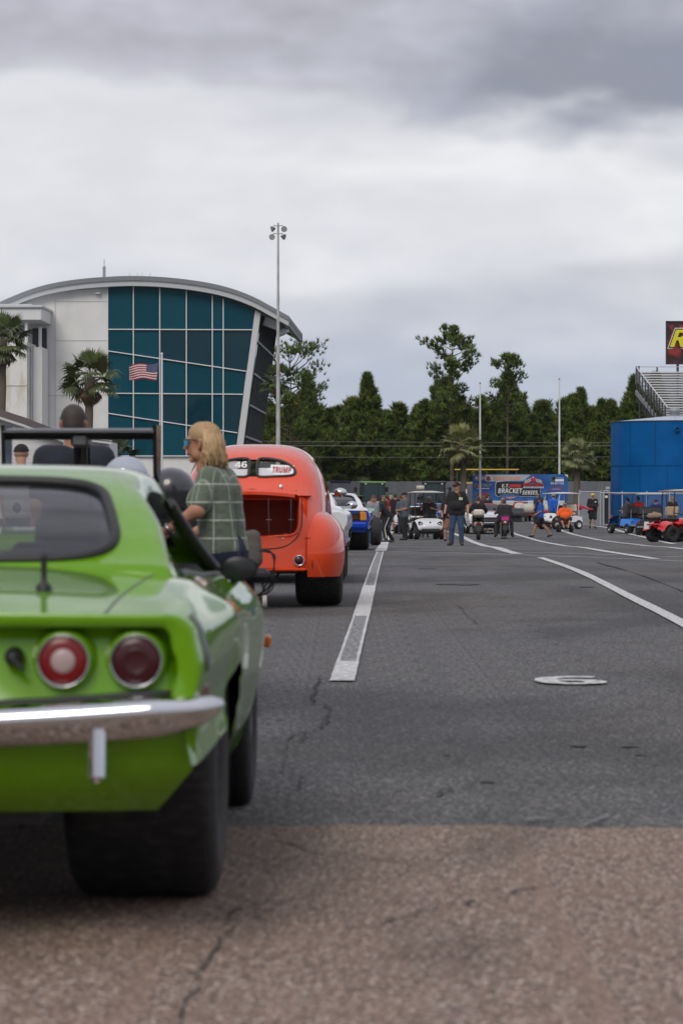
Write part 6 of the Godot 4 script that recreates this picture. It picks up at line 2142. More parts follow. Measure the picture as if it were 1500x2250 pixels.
		part(t, "side_marker", box_mesh(Vector3(sg * 0.888, 0.645, -0.16), Vector3(0.016, 0.04, 0.10), 0.005, Basis(Vector3.UP, -sg * 0.15)), redm)
		part(t, "front_marker", box_mesh(Vector3(sg * 0.90, 0.60, -4.22), Vector3(0.03, 0.045, 0.10), 0.008), mat("marker_amber", lin(0.55, 0.12, 0.01), 0.2))
		var dh := Mb.new()
		dh.box(Vector3(sg * 0.905, 0.74, -1.98), Vector3(0.025, 0.025, 0.14), Basis.IDENTITY, 0.008)
		part(t, "door_handle", dh.mesh(), chrome())
	var sc := Mb.new()
	sc.box(Vector3(0, 0.97, -3.85), Vector3(0.5, 0.12, 0.55), Basis(Vector3.RIGHT, 0.05), 0.05)
	part(t, "hood_scoop", sc.mesh(), gp)

# ---------- the orange coupe with its boot open ----------
const WN := 3.6
var WT := {"w": [[0.0, 0.50], [0.06, 0.60], [0.16, 0.675], [0.35, 0.72], [0.7, 0.755], [1.2, 0.77], [2.2, 0.78], [2.9, 0.74], [3.3, 0.60], [4.2, 0.42]],
	"top": [[0.0, 0.78], [0.05, 0.92], [0.14, 1.02], [0.3, 1.13], [0.55, 1.285], [0.8, 1.455], [1.05, 1.565], [1.4, 1.635], [1.9, 1.665], [2.4, 1.64], [2.65, 1.56], [3.05, 1.13], [3.4, 1.07], [4.2, 0.98]]}

func wy(s: float, x: float) -> float:   # height of the orange body over x
	var w := curve(WT.w, s)
	var k := 1.0 - pow(minf(1.0, absf(x) / w), WN)
	return 0.38 + (curve(WT.top, s) - 0.38) * pow(maxf(0.0, k), 1.0 / WN)

func ws(x: float, y: float) -> float:   # how far forward the tail skin lies at (x, y)
	var lo := 0.0
	var hi := 1.9
	for i in 26:
		var m := (lo + hi) * 0.5
		if wy(m, x) < y: lo = m
		else: hi = m
	return lo

func make_orange_car() -> void:
	var z := 30.7
	var gyz := gy(31.6)
	var t := thing("orange_coupe", "bright orange rounded 1940s style drag coupe with its boot lid propped open", "car", Vector3(-0.905, gyz, -z), -LANE)
	var op := paint("orange_lacquer", lin(0.66, 0.062, 0.014), 0.4)
	var inner := mat("boot_orange", lin(0.66, 0.062, 0.014), 0.5)
	var blk := mat("black_trim", lin(0.010, 0.010, 0.011), 0.45)
	var gasket := mat("seal_rubber", lin(0.012, 0.012, 0.013), 0.5)
	var winp := func(sg: float) -> PackedVector2Array:
		var o := PackedVector2Array()
		for q in spline([Vector2(0.04, 1.33), Vector2(0.04, 1.46), Vector2(0.075, 1.497), Vector2(0.19, 1.492), Vector2(0.31, 1.462), Vector2(0.40, 1.405), Vector2(0.425, 1.355), Vector2(0.385, 1.322), Vector2(0.22, 1.312), Vector2(0.08, 1.308), Vector2(0.04, 1.33)], 4):
			o.append(Vector2(q.x * sg, q.y))
		return o
	var w_r: PackedVector2Array = winp.call(1.0)
	var w_l: PackedVector2Array = winp.call(-1.0)
	var boot := PackedVector2Array()
	for q in spline([Vector2(0, 0.665), Vector2(0.10, 0.70), Vector2(0.28, 0.715), Vector2(0.42, 0.73), Vector2(0.475, 0.80), Vector2(0.48, 0.95), Vector2(0.475, 1.065), Vector2(0.40, 1.085), Vector2(0, 1.09)], 4): boot.append(q)
	for i in range(boot.size() - 2, 0, -1): boot.append(Vector2(-boot[i].x, boot[i].y))
	var st := []
	for i in 60: st.append(0.35 * pow(i / 60.0, 1.7))
	for i in 46: st.append(0.35 + 0.85 * i / 46.0)
	for i in 41: st.append(1.2 + 3.0 * i / 40.0)
	var rr := []
	var na := 97
	for s in st:
		var w := curve(WT.w, s)
		var h := curve(WT.top, s) - 0.38
		var row := PackedVector3Array()
		for j in na:
			var a := PI * j / (na - 1)
			var cx := cos(a)
			var sy := sin(a)
			row.append(Vector3(signf(cx) * w * pow(absf(cx), 2.0 / WN), 0.38 + h * pow(maxf(0.0, sy), 2.0 / WN), -s))
		rr.append(row)
	var skip := func(i: int, j: int) -> bool:
		var c: Vector3 = (rr[i][j] + rr[i + 1][j + 1]) * 0.5
		var q := Vector2(c.x, c.y)
		if -c.z < 0.75 and Geometry2D.is_point_in_polygon(q, boot): return true
		if -c.z < 1.15 and (Geometry2D.is_point_in_polygon(q, w_r) or Geometry2D.is_point_in_polygon(q, w_l)): return true
		if -c.z > 1.5 and -c.z < 2.45 and c.y > 1.16 and c.y < 1.50 and absf(c.x) > 0.4: return true   # door window
		if -c.z > 2.68 and -c.z < 3.02 and absf(c.x) < 0.55 and c.y > 1.15: return true      # windscreen
		return false
	part(t, "body_shell", rows_mesh(rr, false, skip), op)
	# flat tail face under the boot
	var tf := Mb.new()
	var ra := PackedVector3Array()
	var rb := PackedVector3Array()
	for j in na:
		var v: Vector3 = rr[0][j]
		ra.append(v)
		rb.append(Vector3(v.x * 0.98, maxf(0.36, lerpf(v.y, 0.52, 0.25)) , 0.035 * (1.0 - absf(v.x) / 0.6)))
	var rc := PackedVector3Array()
	for j in na: rc.append(Vector3(rb[j].x * 0.95, minf(rb[j].y, 0.40), 0.045 * (1.0 - absf(rb[j].x) / 0.6)))
	part(t, "tail_face", rows_mesh([rc, rb, ra], false, func(i, j): 
		var c: Vector3 = ra[j]
		return i == 1 and Geometry2D.is_point_in_polygon(Vector2(c.x, (ra[j].y + rb[j].y) * 0.5), boot)), op)
	part(t, "tail_apron", box_mesh(Vector3(0, 0.385, -0.1), Vector3(1.1, 0.03, 0.26), 0.012), op)
	# seals, lips and panes
	var along := func(poly: PackedVector2Array, r: float, called: String, m: Material, lift := 0.0) -> void:
		var o := []
		for q in poly: o.append(Vector3(q.x, q.y, -ws(q.x, q.y) + lift))
		o.append(o[0])
		part(t, called, tube_mesh(o, r, 8), m)
	along.call(boot, 0.017, "boot_lip", op)
	for wp in [w_r, w_l]:
		along.call(wp, 0.017, "window_seal", gasket)
		var gm := Mb.new()
		var id := Geometry2D.triangulate_polygon(wp)
		for k in range(0, id.size(), 3):
			var tri := []
			for e in 3:
				var q: Vector2 = wp[id[k + e]]
				tri.append(Vector3(q.x, q.y, -ws(q.x, q.y) - 0.012))
			gm.tri(tri[0], tri[1], tri[2])
		part(t, "rear_window", gm.mesh(), glass("orange_car_glass", Color(0.03, 0.035, 0.04), 0.12))
	# door glass, windscreen
	for sg in [-1.0, 1.0]:
		var q := Mb.new()
		q.quad(Vector3(sg * 0.755, 1.15, -1.48), Vector3(sg * 0.755, 1.15, -2.47), Vector3(sg * 0.62, 1.52, -2.47), Vector3(sg * 0.62, 1.52, -1.48))
		part(t, "side_window", q.mesh(), M.orange_car_glass)
	var wsn := Mb.new()
	wsn.quad(Vector3(-0.56, 1.13, -3.04), Vector3(0.56, 1.13, -3.04), Vector3(0.5, 1.56, -2.66), Vector3(-0.5, 1.56, -2.66))
	part(t, "windscreen", wsn.mesh(), M.orange_car_glass)
	# white digits and placards in the windows
	var wpaint := mat("window_paint", lin(0.70, 0.70, 0.70), 0.6)
	lettering(t, "46", Vector3(-0.125, 1.435, -ws(0.12, 1.435) + 0.006), 0.085, 0.125, wpaint, 0.0, Basis(Vector3.RIGHT, -0.75), 0.002)
	var card := part(t, "placard", box_mesh(Vector3(0.29, 1.375, -ws(0.29, 1.375) - 0.03), Vector3(0.24, 0.19, 0.006), 0.0, Basis(Vector3.RIGHT, -0.95) * Basis(Vector3.BACK, -0.06)), wpaint)
	lettering(card, "TRUMP", Vector3(0.29, 1.383, -ws(0.29, 1.383) - 0.012), 0.10, 0.19, mat("placard_red", lin(0.42, 0.06, 0.07), 0.6), 0.0, Basis(Vector3.RIGHT, -0.95) * Basis(Vector3.BACK, -0.06), 0.002)
	part(t, "placard", box_mesh(Vector3(0.11, 1.355, -ws(0.11, 1.355) - 0.04), Vector3(0.14, 0.15, 0.006), 0.0, Basis(Vector3.RIGHT, -0.95)), wpaint)
	part(t, "placard", box_mesh(Vector3(-0.16, 1.35, -ws(0.16, 1.35) - 0.04), Vector3(0.22, 0.13, 0.006), 0.0, Basis(Vector3.RIGHT, -0.95)), wpaint)
	# cabin
	var cab := Mb.new()
	cab.box(Vector3(0, 0.95, -2.2), Vector3(1.3, 0.5, 1.5))
	part(t, "cabin_tub", cab.mesh(), mat("cabin_black", lin(0.045, 0.045, 0.048), 0.8))
	part(t, "roll_cage", tube_mesh([Vector3(-0.55, 0.9, -1.45), Vector3(-0.5, 1.5, -1.45), Vector3(0.5, 1.5, -1.45), Vector3(0.55, 0.9, -1.45)], 0.022, 8), blk)
	# boot interior: walls deepened, ceiling added to keep cabin light out
	var bi := Mb.new()
	bi.quad(Vector3(-0.6, 0.70, -0.03), Vector3(-0.6, 0.70, -1.35), Vector3(0.6, 0.70, -1.35), Vector3(0.6, 0.70, -0.03))
	bi.quad(Vector3(-0.6, 1.12, -0.34), Vector3(0.6, 1.12, -0.34), Vector3(0.6, 1.14, -1.35), Vector3(-0.6, 1.14, -1.35))
	bi.quad(Vector3(-0.6, 0.70, -1.35), Vector3(-0.6, 1.14, -1.35), Vector3(0.6, 1.14, -1.35), Vector3(0.6, 0.70, -1.35))
	for sg in [-1.0, 1.0]: bi.quad(Vector3(sg * 0.56, 0.70, -0.05), Vector3(sg * 0.56, 1.1, -0.22), Vector3(sg * 0.56, 1.14, -1.35), Vector3(sg * 0.56, 0.70, -1.35))
	part(t, "boot_interior", bi.mesh(), inner)
	# lid: hinged at the top of the opening, standing out level
	var lid := []
	for i in 9:
		var f := i / 8.0
		var row := PackedVector3Array()
		for j in 25:
			var u := j / 24.0 * 2.0 - 1.0
			var x := 0.485 * u * (1.0 - 0.06 * f)
			row.append(Vector3(-x, 1.125 + 0.035 * sin(f * PI * 0.6) - 0.03 * u * u, -0.33 + f * 0.80 - 0.05 * u * u * f))
		lid.append(row)
	part(t, "boot_lid", rows_mesh(lid), op)
	var lidu := []
	for row in lid:
		var r2 := PackedVector3Array()
		for v in row: r2.append(v + Vector3(0, -0.03, 0))
		lidu.append(r2)
	part(t, "boot_lid_lining", rows_mesh(lidu), inner)
	part(t, "lid_edge", rows_mesh([lid[8], lidu[8]]), op)
	for q in [[0.185, 0.05, 0.16], [0.40, -0.12, -0.15]]:
		part(t, "prop_rod", tube_mesh([Vector3(q[0], 0.705, q[1] - 0.1), Vector3(q[0], 1.10, q[2])], 0.008, 6), M.get("rim_alloy", chrome()))
		part(t, "rod_pin", tube_mesh([Vector3(q[0] - 0.03, 0.88, (q[1] + q[2] - 0.1) * 0.5), Vector3(q[0] + 0.03, 0.88, (q[1] + q[2] - 0.1) * 0.5)], 0.005, 5), chrome())
	# lid seam groove, handle
	var groove := []
	for q in spline([Vector2(0.50, 1.12), Vector2(0.512, 0.95), Vector2(0.50, 0.78), Vector2(0.42, 0.66), Vector2(0.28, 0.60), Vector2(0.0, 0.585)], 6): groove.append(Vector3(q.x, q.y, -ws(q.x, maxf(q.y, 0.79)) + 0.004 + (0.03 if q.y < 0.75 else 0.0)))
	part(t, "lid_seam", tube_mesh(groove, 0.005, 5), M.seal_rubber)
	var groove2 := []
	for v in groove: groove2.append(Vector3(-v.x, v.y, v.z))
	part(t, "lid_seam", tube_mesh(groove2, 0.005, 5), M.seal_rubber)
	part(t, "lid_handle", ball_mesh(Vector3(0.29, 1.205, -ws(0.29, 1.205) + 0.02), Vector3(0.022, 0.03, 0.018), 12, 8), chrome())
	part(t, "lid_hinge_seam", tube_mesh([Vector3(-0.45, 1.17, -ws(0.45, 1.17) + 0.002), Vector3(0, 1.185, -ws(0.0, 1.185) + 0.002), Vector3(0.45, 1.17, -ws(0.45, 1.17) + 0.002)], 0.004, 5), M.seal_rubber)
	# rear fenders
	for sg in [-1.0, 1.0]:
		var fr := []
		for i in 21:
			var f := i / 20.0
			var y := lerpf(0.31, 0.985, f)
			var k := 1.0 - 0.10 * pow(maxf(0.0, (0.52 - y) / 0.21), 1.5) if y < 0.52 else pow(maxf(0.0, 1.0 - pow((y - 0.52) / 0.468, 2.3)), 1.0 / 2.3)
			var row := PackedVector3Array()
			for j in 37:
				var a := PI * j / 36.0
				var cs := cos(a)
				var sn := sin(a)
				var x := 0.565 + 0.385 * k * pow(sn, 0.75)
				var s := 0.98 - 0.97 * (0.35 + 0.65 * k) * signf(cs) * pow(absf(cs), 0.8)
				row.append(Vector3(sg * x, y, -s))
			fr.append(row)
		if sg > 0:
			fr.reverse()
		part(t, "rear_fender", rows_mesh(fr, false, func(i, j): 
			var c: Vector3 = (fr[i][j] + fr[i + 1][j + 1]) * 0.5
			return c.y < 0.62 and Vector2(-c.z - 0.98, c.y - 0.40).length() < 0.43 and absf(c.x) > 0.86), op)
		var sm := []
		for k in 13:
			var f := k / 12.0
			sm.append(Vector3(sg * 0.615, lerpf(0.40, 0.80, f), -0.03 - 0.10 * f * f + 0.012))
		part(t, "fender_seam", tube_mesh(sm, 0.005, 5), M.seal_rubber)
		# front fender
		var ff := []
		for i in 13:
			var f := i / 12.0
			var y := lerpf(0.35, 0.92, f)
			var k := pow(maxf(0.0, 1.0 - pow(f, 2.6)), 1.0 / 2.4)
			var row := PackedVector3Array()
			for j in 25:
				var a := PI * j / 24.0
				row.append(Vector3(sg * (0.45 + 0.38 * k * sin(a)), y, -(3.5 - 0.85 * k * cos(a))))
			ff.append(row)
		if sg > 0: ff.reverse()
		part(t, "front_fender", rows_mesh(ff), op)
		wheel(t, Vector3(sg * 0.665, 0.42, -0.98), 0.42, 0.48, 0.20)
		wheel(t, Vector3(sg * 0.68, 0.32, -3.5), 0.32, 0.12, 0.19, false)
		var lamp := part(t, "tail_light", lathe_mesh([Vector2(0.055, -0.05), Vector2(0.056, 0.012), Vector2(0.046, 0.018), Vector2(0.044, 0.004)], Transform3D(Basis(Vector3.RIGHT, PI / 2), Vector3(sg * 0.485, 0.475, 0.02)), 24), chrome())
		part(lamp, "lens", lathe_mesh([Vector2(0.046, 0.004), Vector2(0.025, 0.012), Vector2(0.0, 0.014)], Transform3D(Basis(Vector3.RIGHT, PI / 2), Vector3(sg * 0.485, 0.475, 0.02)), 24), mat("tail_dark_red", lin(0.045, 0.003, 0.006), 0.12))
	# chassis and wheelie bar
	var ub := Mb.new()
	ub.box(Vector3(0, 0.42, -1.0), Vector3(0.9, 0.16, 1.7))
	ub.tube([Vector3(-0.6, 0.42, -0.98), Vector3(0.6, 0.42, -0.98)], 0.06, 8)
	ub.ball(Vector3(0, 0.40, -0.95), Vector3(0.18, 0.17, 0.2))
	part(t, "underside", ub.mesh(), mat("underside_grey", lin(0.045, 0.045, 0.046), 0.9))
	for q in [[0.05, 0.38], [0.30, 0.38]]:
		part(t, "wheelie_bar", tube_mesh([Vector3(q[0], 0.40, -0.85), Vector3(0.155, 0.14, 0.22)], 0.014, 6), mat("dull_steel", lin(0.22, 0.22, 0.22), 0.4, 0.8))
	part(t, "wheelie_bar", tube_mesh([Vector3(-0.25, 0.22, -0.3), Vector3(0.155, 0.12, 0.22)], 0.012, 6), M.dull_steel)
	part(t, "wheelie_wheel", lathe_mesh([Vector2(0.0, -0.022), Vector2(0.055, -0.022), Vector2(0.062, -0.014), Vector2(0.062, 0.014), Vector2(0.055, 0.022), Vector2(0.0, 0.022)], Transform3D(Basis(Vector3.BACK, PI / 2), Vector3(0.155, 0.075, 0.24)), 20), mat("poly_wheel", lin(0.36, 0.35, 0.32), 0.6))
	for sg in [-1.0, 1.0]:
		part(t, "door_mirror", ball_mesh(Vector3(sg * 0.86, 1.16, -2.35), Vector3(0.07, 0.05, 0.05), 12, 8), chrome())

# ---------- further cars of the queue ----------
func simple_car(label: String, at: Vector3, turn: float, body: Material, roof: Material, scale_ := 1.0, slick := 0.38, called := "coupe", change := {}) -> Node3D:
	var t := thing(called, label, "car", at, turn)
	var p: Dictionary = MUSCLE.duplicate()
	for k in change: p[k] = change[k]
	p["fine"] = 0.7
	coupe(t, p, body, roof, glass("dark_car_glass", Color(0.06, 0.07, 0.08), 0.6))
	for sg in [-1.0, 1.0]:
		wheel(t, Vector3(sg * (0.87 - slick * 0.5), 0.38, -1.15), 0.38, slick, 0.19)
		wheel(t, Vector3(sg * 0.78, 0.33, -3.87), 0.33, 0.16, 0.18, false)
	# tail
	var row := car_row(p, 0.0)
	var r1 := PackedVector3Array()
	var r2 := PackedVector3Array()
	for v in row:
		r1.append(Vector3(v.x * 0.985, lerpf(v.y, 0.66, 0.06), 0.02))
		r2.append(Vector3(v.x * 0.9, minf(v.y, 0.40), -0.02))
	part(t, "tail_panel", rows_mesh([r2, r1, row]), body)
	t.scale = Vector3(scale_, scale_, scale_)
	return t

func make_queue_cars() -> void:
	# silver-white coupe ahead of the orange one
	var wp := paint("white_lacquer", lin(0.62, 0.64, 0.65), 0.35)
	var z := 39.3
	var w := simple_car("silver white drag coupe just ahead of the orange coupe", Vector3(-0.90, gy(40.7), -z), -LANE, wp, wp, 1.08, 0.42, "white_coupe")
	part(w, "door_mirror", ball_mesh(Vector3(0.93, 0.93, -2.7), Vector3(0.07, 0.05, 0.06), 12, 8), chrome())
	for sg in [-1.0, 1.0]: part(w, "tail_light", box_mesh(Vector3(sg * 0.6, 0.7, 0.03), Vector3(0.3, 0.1, 0.03), 0.01), mat("tail_dark_red", lin(0.045, 0.003, 0.006), 0.12))
	# blue and white coupe with the amber cornered tail
	var bp := paint("blue_lacquer", lin(0.006, 0.045, 0.36), 0.35)
	z = 69.0
	var b := simple_car("blue coupe with white upper half and wide dark tail light band", Vector3(-0.29, gy(70.2), -z), -LANE, bp, wp, 1.03, 0.46, "blue_coupe")
	var p: Dictionary = MUSCLE
	var dk := []
	for i in 12:
		var s := -0.03 + 1.05 * i / 11.0
		var row := PackedVector3Array()
		for j in range(18, 47):
			var h := car_row(p, maxf(s, 0.0))
			row.append(h[j] + Vector3(0, 0.012, 0.0 if s >= 0.0 else 0.03))
		dk.append(row)
	part(b, "deck_lid", rows_mesh(dk), wp)
	part(b, "tail_band", box_mesh(Vector3(0, 0.74, 0.025), Vector3(1.36, 0.15, 0.05), 0.012), mat("tail_smoke", lin(0.018, 0.006, 0.006), 0.15))
	part(b, "tail_stripe", box_mesh(Vector3(0, 0.735, 0.052), Vector3(1.30, 0.025, 0.006)), mat("tail_maroon", lin(0.10, 0.006, 0.012), 0.2))
	part(b, "tail_stripe", box_mesh(Vector3(0, 0.69, 0.052), Vector3(1.30, 0.022, 0.006)), mat("tail_brown", lin(0.09, 0.035, 0.01), 0.2))
	for sg in [-1.0, 1.0]:
		part(b, "corner_light", box_mesh(Vector3(sg * 0.755, 0.745, 0.005), Vector3(0.15, 0.20, 0.07), 0.02, Basis(Vector3.UP, sg * 0.35)), mat("corner_amber", lin(0.62, 0.22, 0.01), 0.2))
	part(b, "rear_bumper", box_mesh(Vector3(0, 0.54, 0.04), Vector3(1.66, 0.16, 0.12), 0.045), bp)
	part(b, "badge", box_mesh(Vector3(0.2, 0.44, 0.07), Vector3(0.34, 0.075, 0.02), 0.008), mat("badge_black", lin(0.012, 0.012, 0.012), 0.3))
	lettering(b, "SKC", Vector3(0.21, 0.455, 0.084), 0.055, 0.17, M.window_paint, 0.2, Basis.IDENTITY, 0.004)
	part(b, "badge_line", box_mesh(Vector3(0.21, 0.415, 0.083), Vector3(0.26, 0.012, 0.005)), mat("badge_yellow", lin(0.35, 0.30, 0.05), 0.5))
	part(b, "door_mirror", ball_mesh(Vector3(-0.93, 0.93, -2.7), Vector3(0.07, 0.05, 0.06), 12, 8), chrome())
	# magenta roofed coupe ahead of it
	var mp := paint("magenta_lacquer", lin(0.30, 0.012, 0.095), 0.35)
	simple_car("magenta coupe mostly hidden by the blue and white coupe", Vector3(-0.33, gy(82.0), -80.5), -LANE, mp, mp, 1.03, 0.40, "magenta_coupe")
	# open roadster being worked on: big front tyre, bare engine, screen
	z = 96.0
	var r := thing("open_roadster", "stripped orange roadster with bare chrome engine being worked on", "car", G(779, 92.0), -LANE)
	var orm := paint("roadster_orange", lin(0.32, 0.06, 0.02), 0.4)
	for sg in [-1.0, 1.0]:
		wheel(r, Vector3(sg * 0.62, 0.42, -0.3), 0.42, 0.30, 0.2)
		wheel(r, Vector3(sg * 0.7, 0.34, -3.0), 0.34, 0.16, 0.2, false)
	var tub := []
	for i in 9:
		var f := i / 8.0
		var rw := PackedVector3Array()
		for j in 13:
			var a := PI * j / 12.0
			rw.append(Vector3(cos(a) * 0.42, 0.38 + sin(a) * (0.5 - 0.2 * f), 0.5 - f * 3.2))
		tub.append(rw)
	part(r, "body_shell", rows_mesh(tub), orm)
	part(r, "engine_block", box_mesh(Vector3(0.05, 0.82, -1.9), Vector3(0.55, 0.42, 0.7), 0.05), mat("dull_steel", lin(0.22, 0.22, 0.22), 0.4, 0.8))
	for i in 8:
		var sx := -1.0 if i % 2 == 0 else 1.0
		var zz := -1.6 - 0.18 * (i / 2)
		part(r, "exhaust_pipe", tube_mesh([Vector3(sx * 0.2, 0.8, zz), Vector3(sx * 0.45, 0.85, zz), Vector3(sx * 0.6, 0.6, zz + 0.2)], 0.035, 8), chrome())
	part(r, "air_scoop", box_mesh(Vector3(0.05, 1.12, -1.9), Vector3(0.4, 0.18, 0.5), 0.05), chrome())
	part(r, "screen", box_mesh(Vector3(0.45, 1.05, -0.9), Vector3(0.26, 0.12, 0.02), 0.008, Basis(Vector3.RIGHT, -0.4)), mat("screen_teal", lin(0.10, 0.28, 0.20), 0.2))
	part(r, "roll_hoop", tube_mesh([Vector3(-0.35, 0.6, -0.2), Vector3(-0.3, 1.25, -0.2), Vector3(0.3, 1.25, -0.2), Vector3(0.35, 0.6, -0.2)], 0.03, 8), M.dull_steel)
	# cars around the golf cart
	var c2 := simple_car("white race car waiting behind the white golf cart", G(921, 146.0), PI - 0.1, wp, wp, 1.0, 0.36, "white_race_car")
	part(c2, "hood_scoop", box_mesh(Vector3(0, 0.98, -3.8), Vector3(0.4, 0.16, 0.5), 0.05), M.cabin_black)
	var b2p := paint("deep_blue_lacquer", lin(0.008, 0.05, 0.25), 0.35)
	simple_car("dark blue race car behind the white race car", G(918, 158.0), PI + 0.2, b2p, b2p, 1.06, 0.36, "dark_blue_race_car")
	var rp := mat("red_top", lin(0.22, 0.012, 0.018), 0.5)
	var jeep := simple_car("white car with dark red roof facing out of the lane", G(1050, 146.0), PI + 0.04, wp, rp, 1.1, 0.30, "white_car")
	part(jeep, "grille_bar", box_mesh(Vector3(0, 0.66, -4.80), Vector3(1.0, 0.05, 0.04), 0.01), chrome())

# ---------- winged dragster between the green and orange coupes ----------
func make_dragster() -> void:
	var z := 15.6
	var at := Vector3((180.0 - 750.0) / F * z, gy(z), -z)
	var t := thing("winged_dragster", "low open dragster carrying a black rear wing on a central mast", "race car", at, -LANE)
	var blk := mat("wing_black", lin(0.010, 0.010, 0.012), 0.22)
	var k := F / z
	var yw := CH + (HY - 955.0) / k - at.y
	var span := 330.0 / k
	var foil := func(y: float, zc: float, ch: float, tilt: float, w: float) -> ArrayMesh:
		var rr := []
		for i in 2:
			var row := PackedVector3Array()
			for j in 21:
				var a := TAU * j / 20.0
				var cx := cos(a) * 0.5
				var th := 0.075 * sin(a) * (1.0 - 0.55 * cx) + 0.04 * (0.25 - cx * cx)
				var q := Vector2(cx * ch, th * ch * 1.6).rotated(tilt)
				row.append(Vector3((i - 0.5) * w, y + q.y, zc - q.x))
			rr.append(row)
		return rows_mesh(rr)
	part(t, "wing_plane", foil.call(yw, 0.0, 0.24, 0.04, span), blk)
	part(t, "wing_flap", foil.call(yw + 0.012, 0.15, 0.08, 0.16, span), blk)
	for sg in [-1.0, 1.0]:
		var poly := PackedVector2Array([Vector2(-0.16, yw + 0.045), Vector2(0.16, yw + 0.05), Vector2(0.14, yw - 0.19), Vector2(0.05, yw - 0.24), Vector2(-0.12, yw - 0.20)])
		var m := Mb.new()
		m.slab(poly, 0.02, Transform3D(Basis(Vector3(0, 0, -1), Vector3(0, 1, 0), Vector3(1, 0, 0)), Vector3(sg * span * 0.5 + 0.01, 0, 0)))
		part(t, "end_plate", m.mesh(), blk)
	var clamp_ := Mb.new()
	clamp_.box(Vector3(0, yw - 0.03, 0.02), Vector3(0.09, 0.07, 0.2), Basis.IDENTITY, 0.015)
	part(t, "mast_clamp", clamp_.mesh(), mat("dull_steel", lin(0.22, 0.22, 0.22), 0.4, 0.8))
	for q in [[-0.02, 0.06, 0.05], [0.02, -0.06, -0.05]]:
		part(t, "mast", tube_mesh([Vector3(q[0], yw - 0.02, q[1]), Vector3(q[0] * 2.5, 0.5, q[2] - 0.25)], 0.016, 8), blk)
	part(t, "mast", tube_mesh([Vector3(0.0, yw - 0.04, 0.0), Vector3(0.01, 0.45, -0.05)], 0.03, 8), blk)
	var tub := []
	for i in 9:
		var f := i / 8.0
		var row := PackedVector3Array()
		for j in 13:
			var a := TAU * j / 12.0
			row.append(Vector3(cos(a) * lerpf(0.3, 0.16, f), 0.38 + sin(a) * lerpf(0.24, 0.12, f), 0.1 - f * 4.0))
		tub.append(row)
	part(t, "body_tube", rows_mesh(tub), blk)
	for sg in [-1.0, 1.0]:
		wheel(t, Vector3(sg * 0.40, 0.36, -0.2), 0.36, 0.28, 0.18)
		wheel(t, Vector3(sg * 0.35, 0.22, -3.7), 0.22, 0.08, 0.15, false)

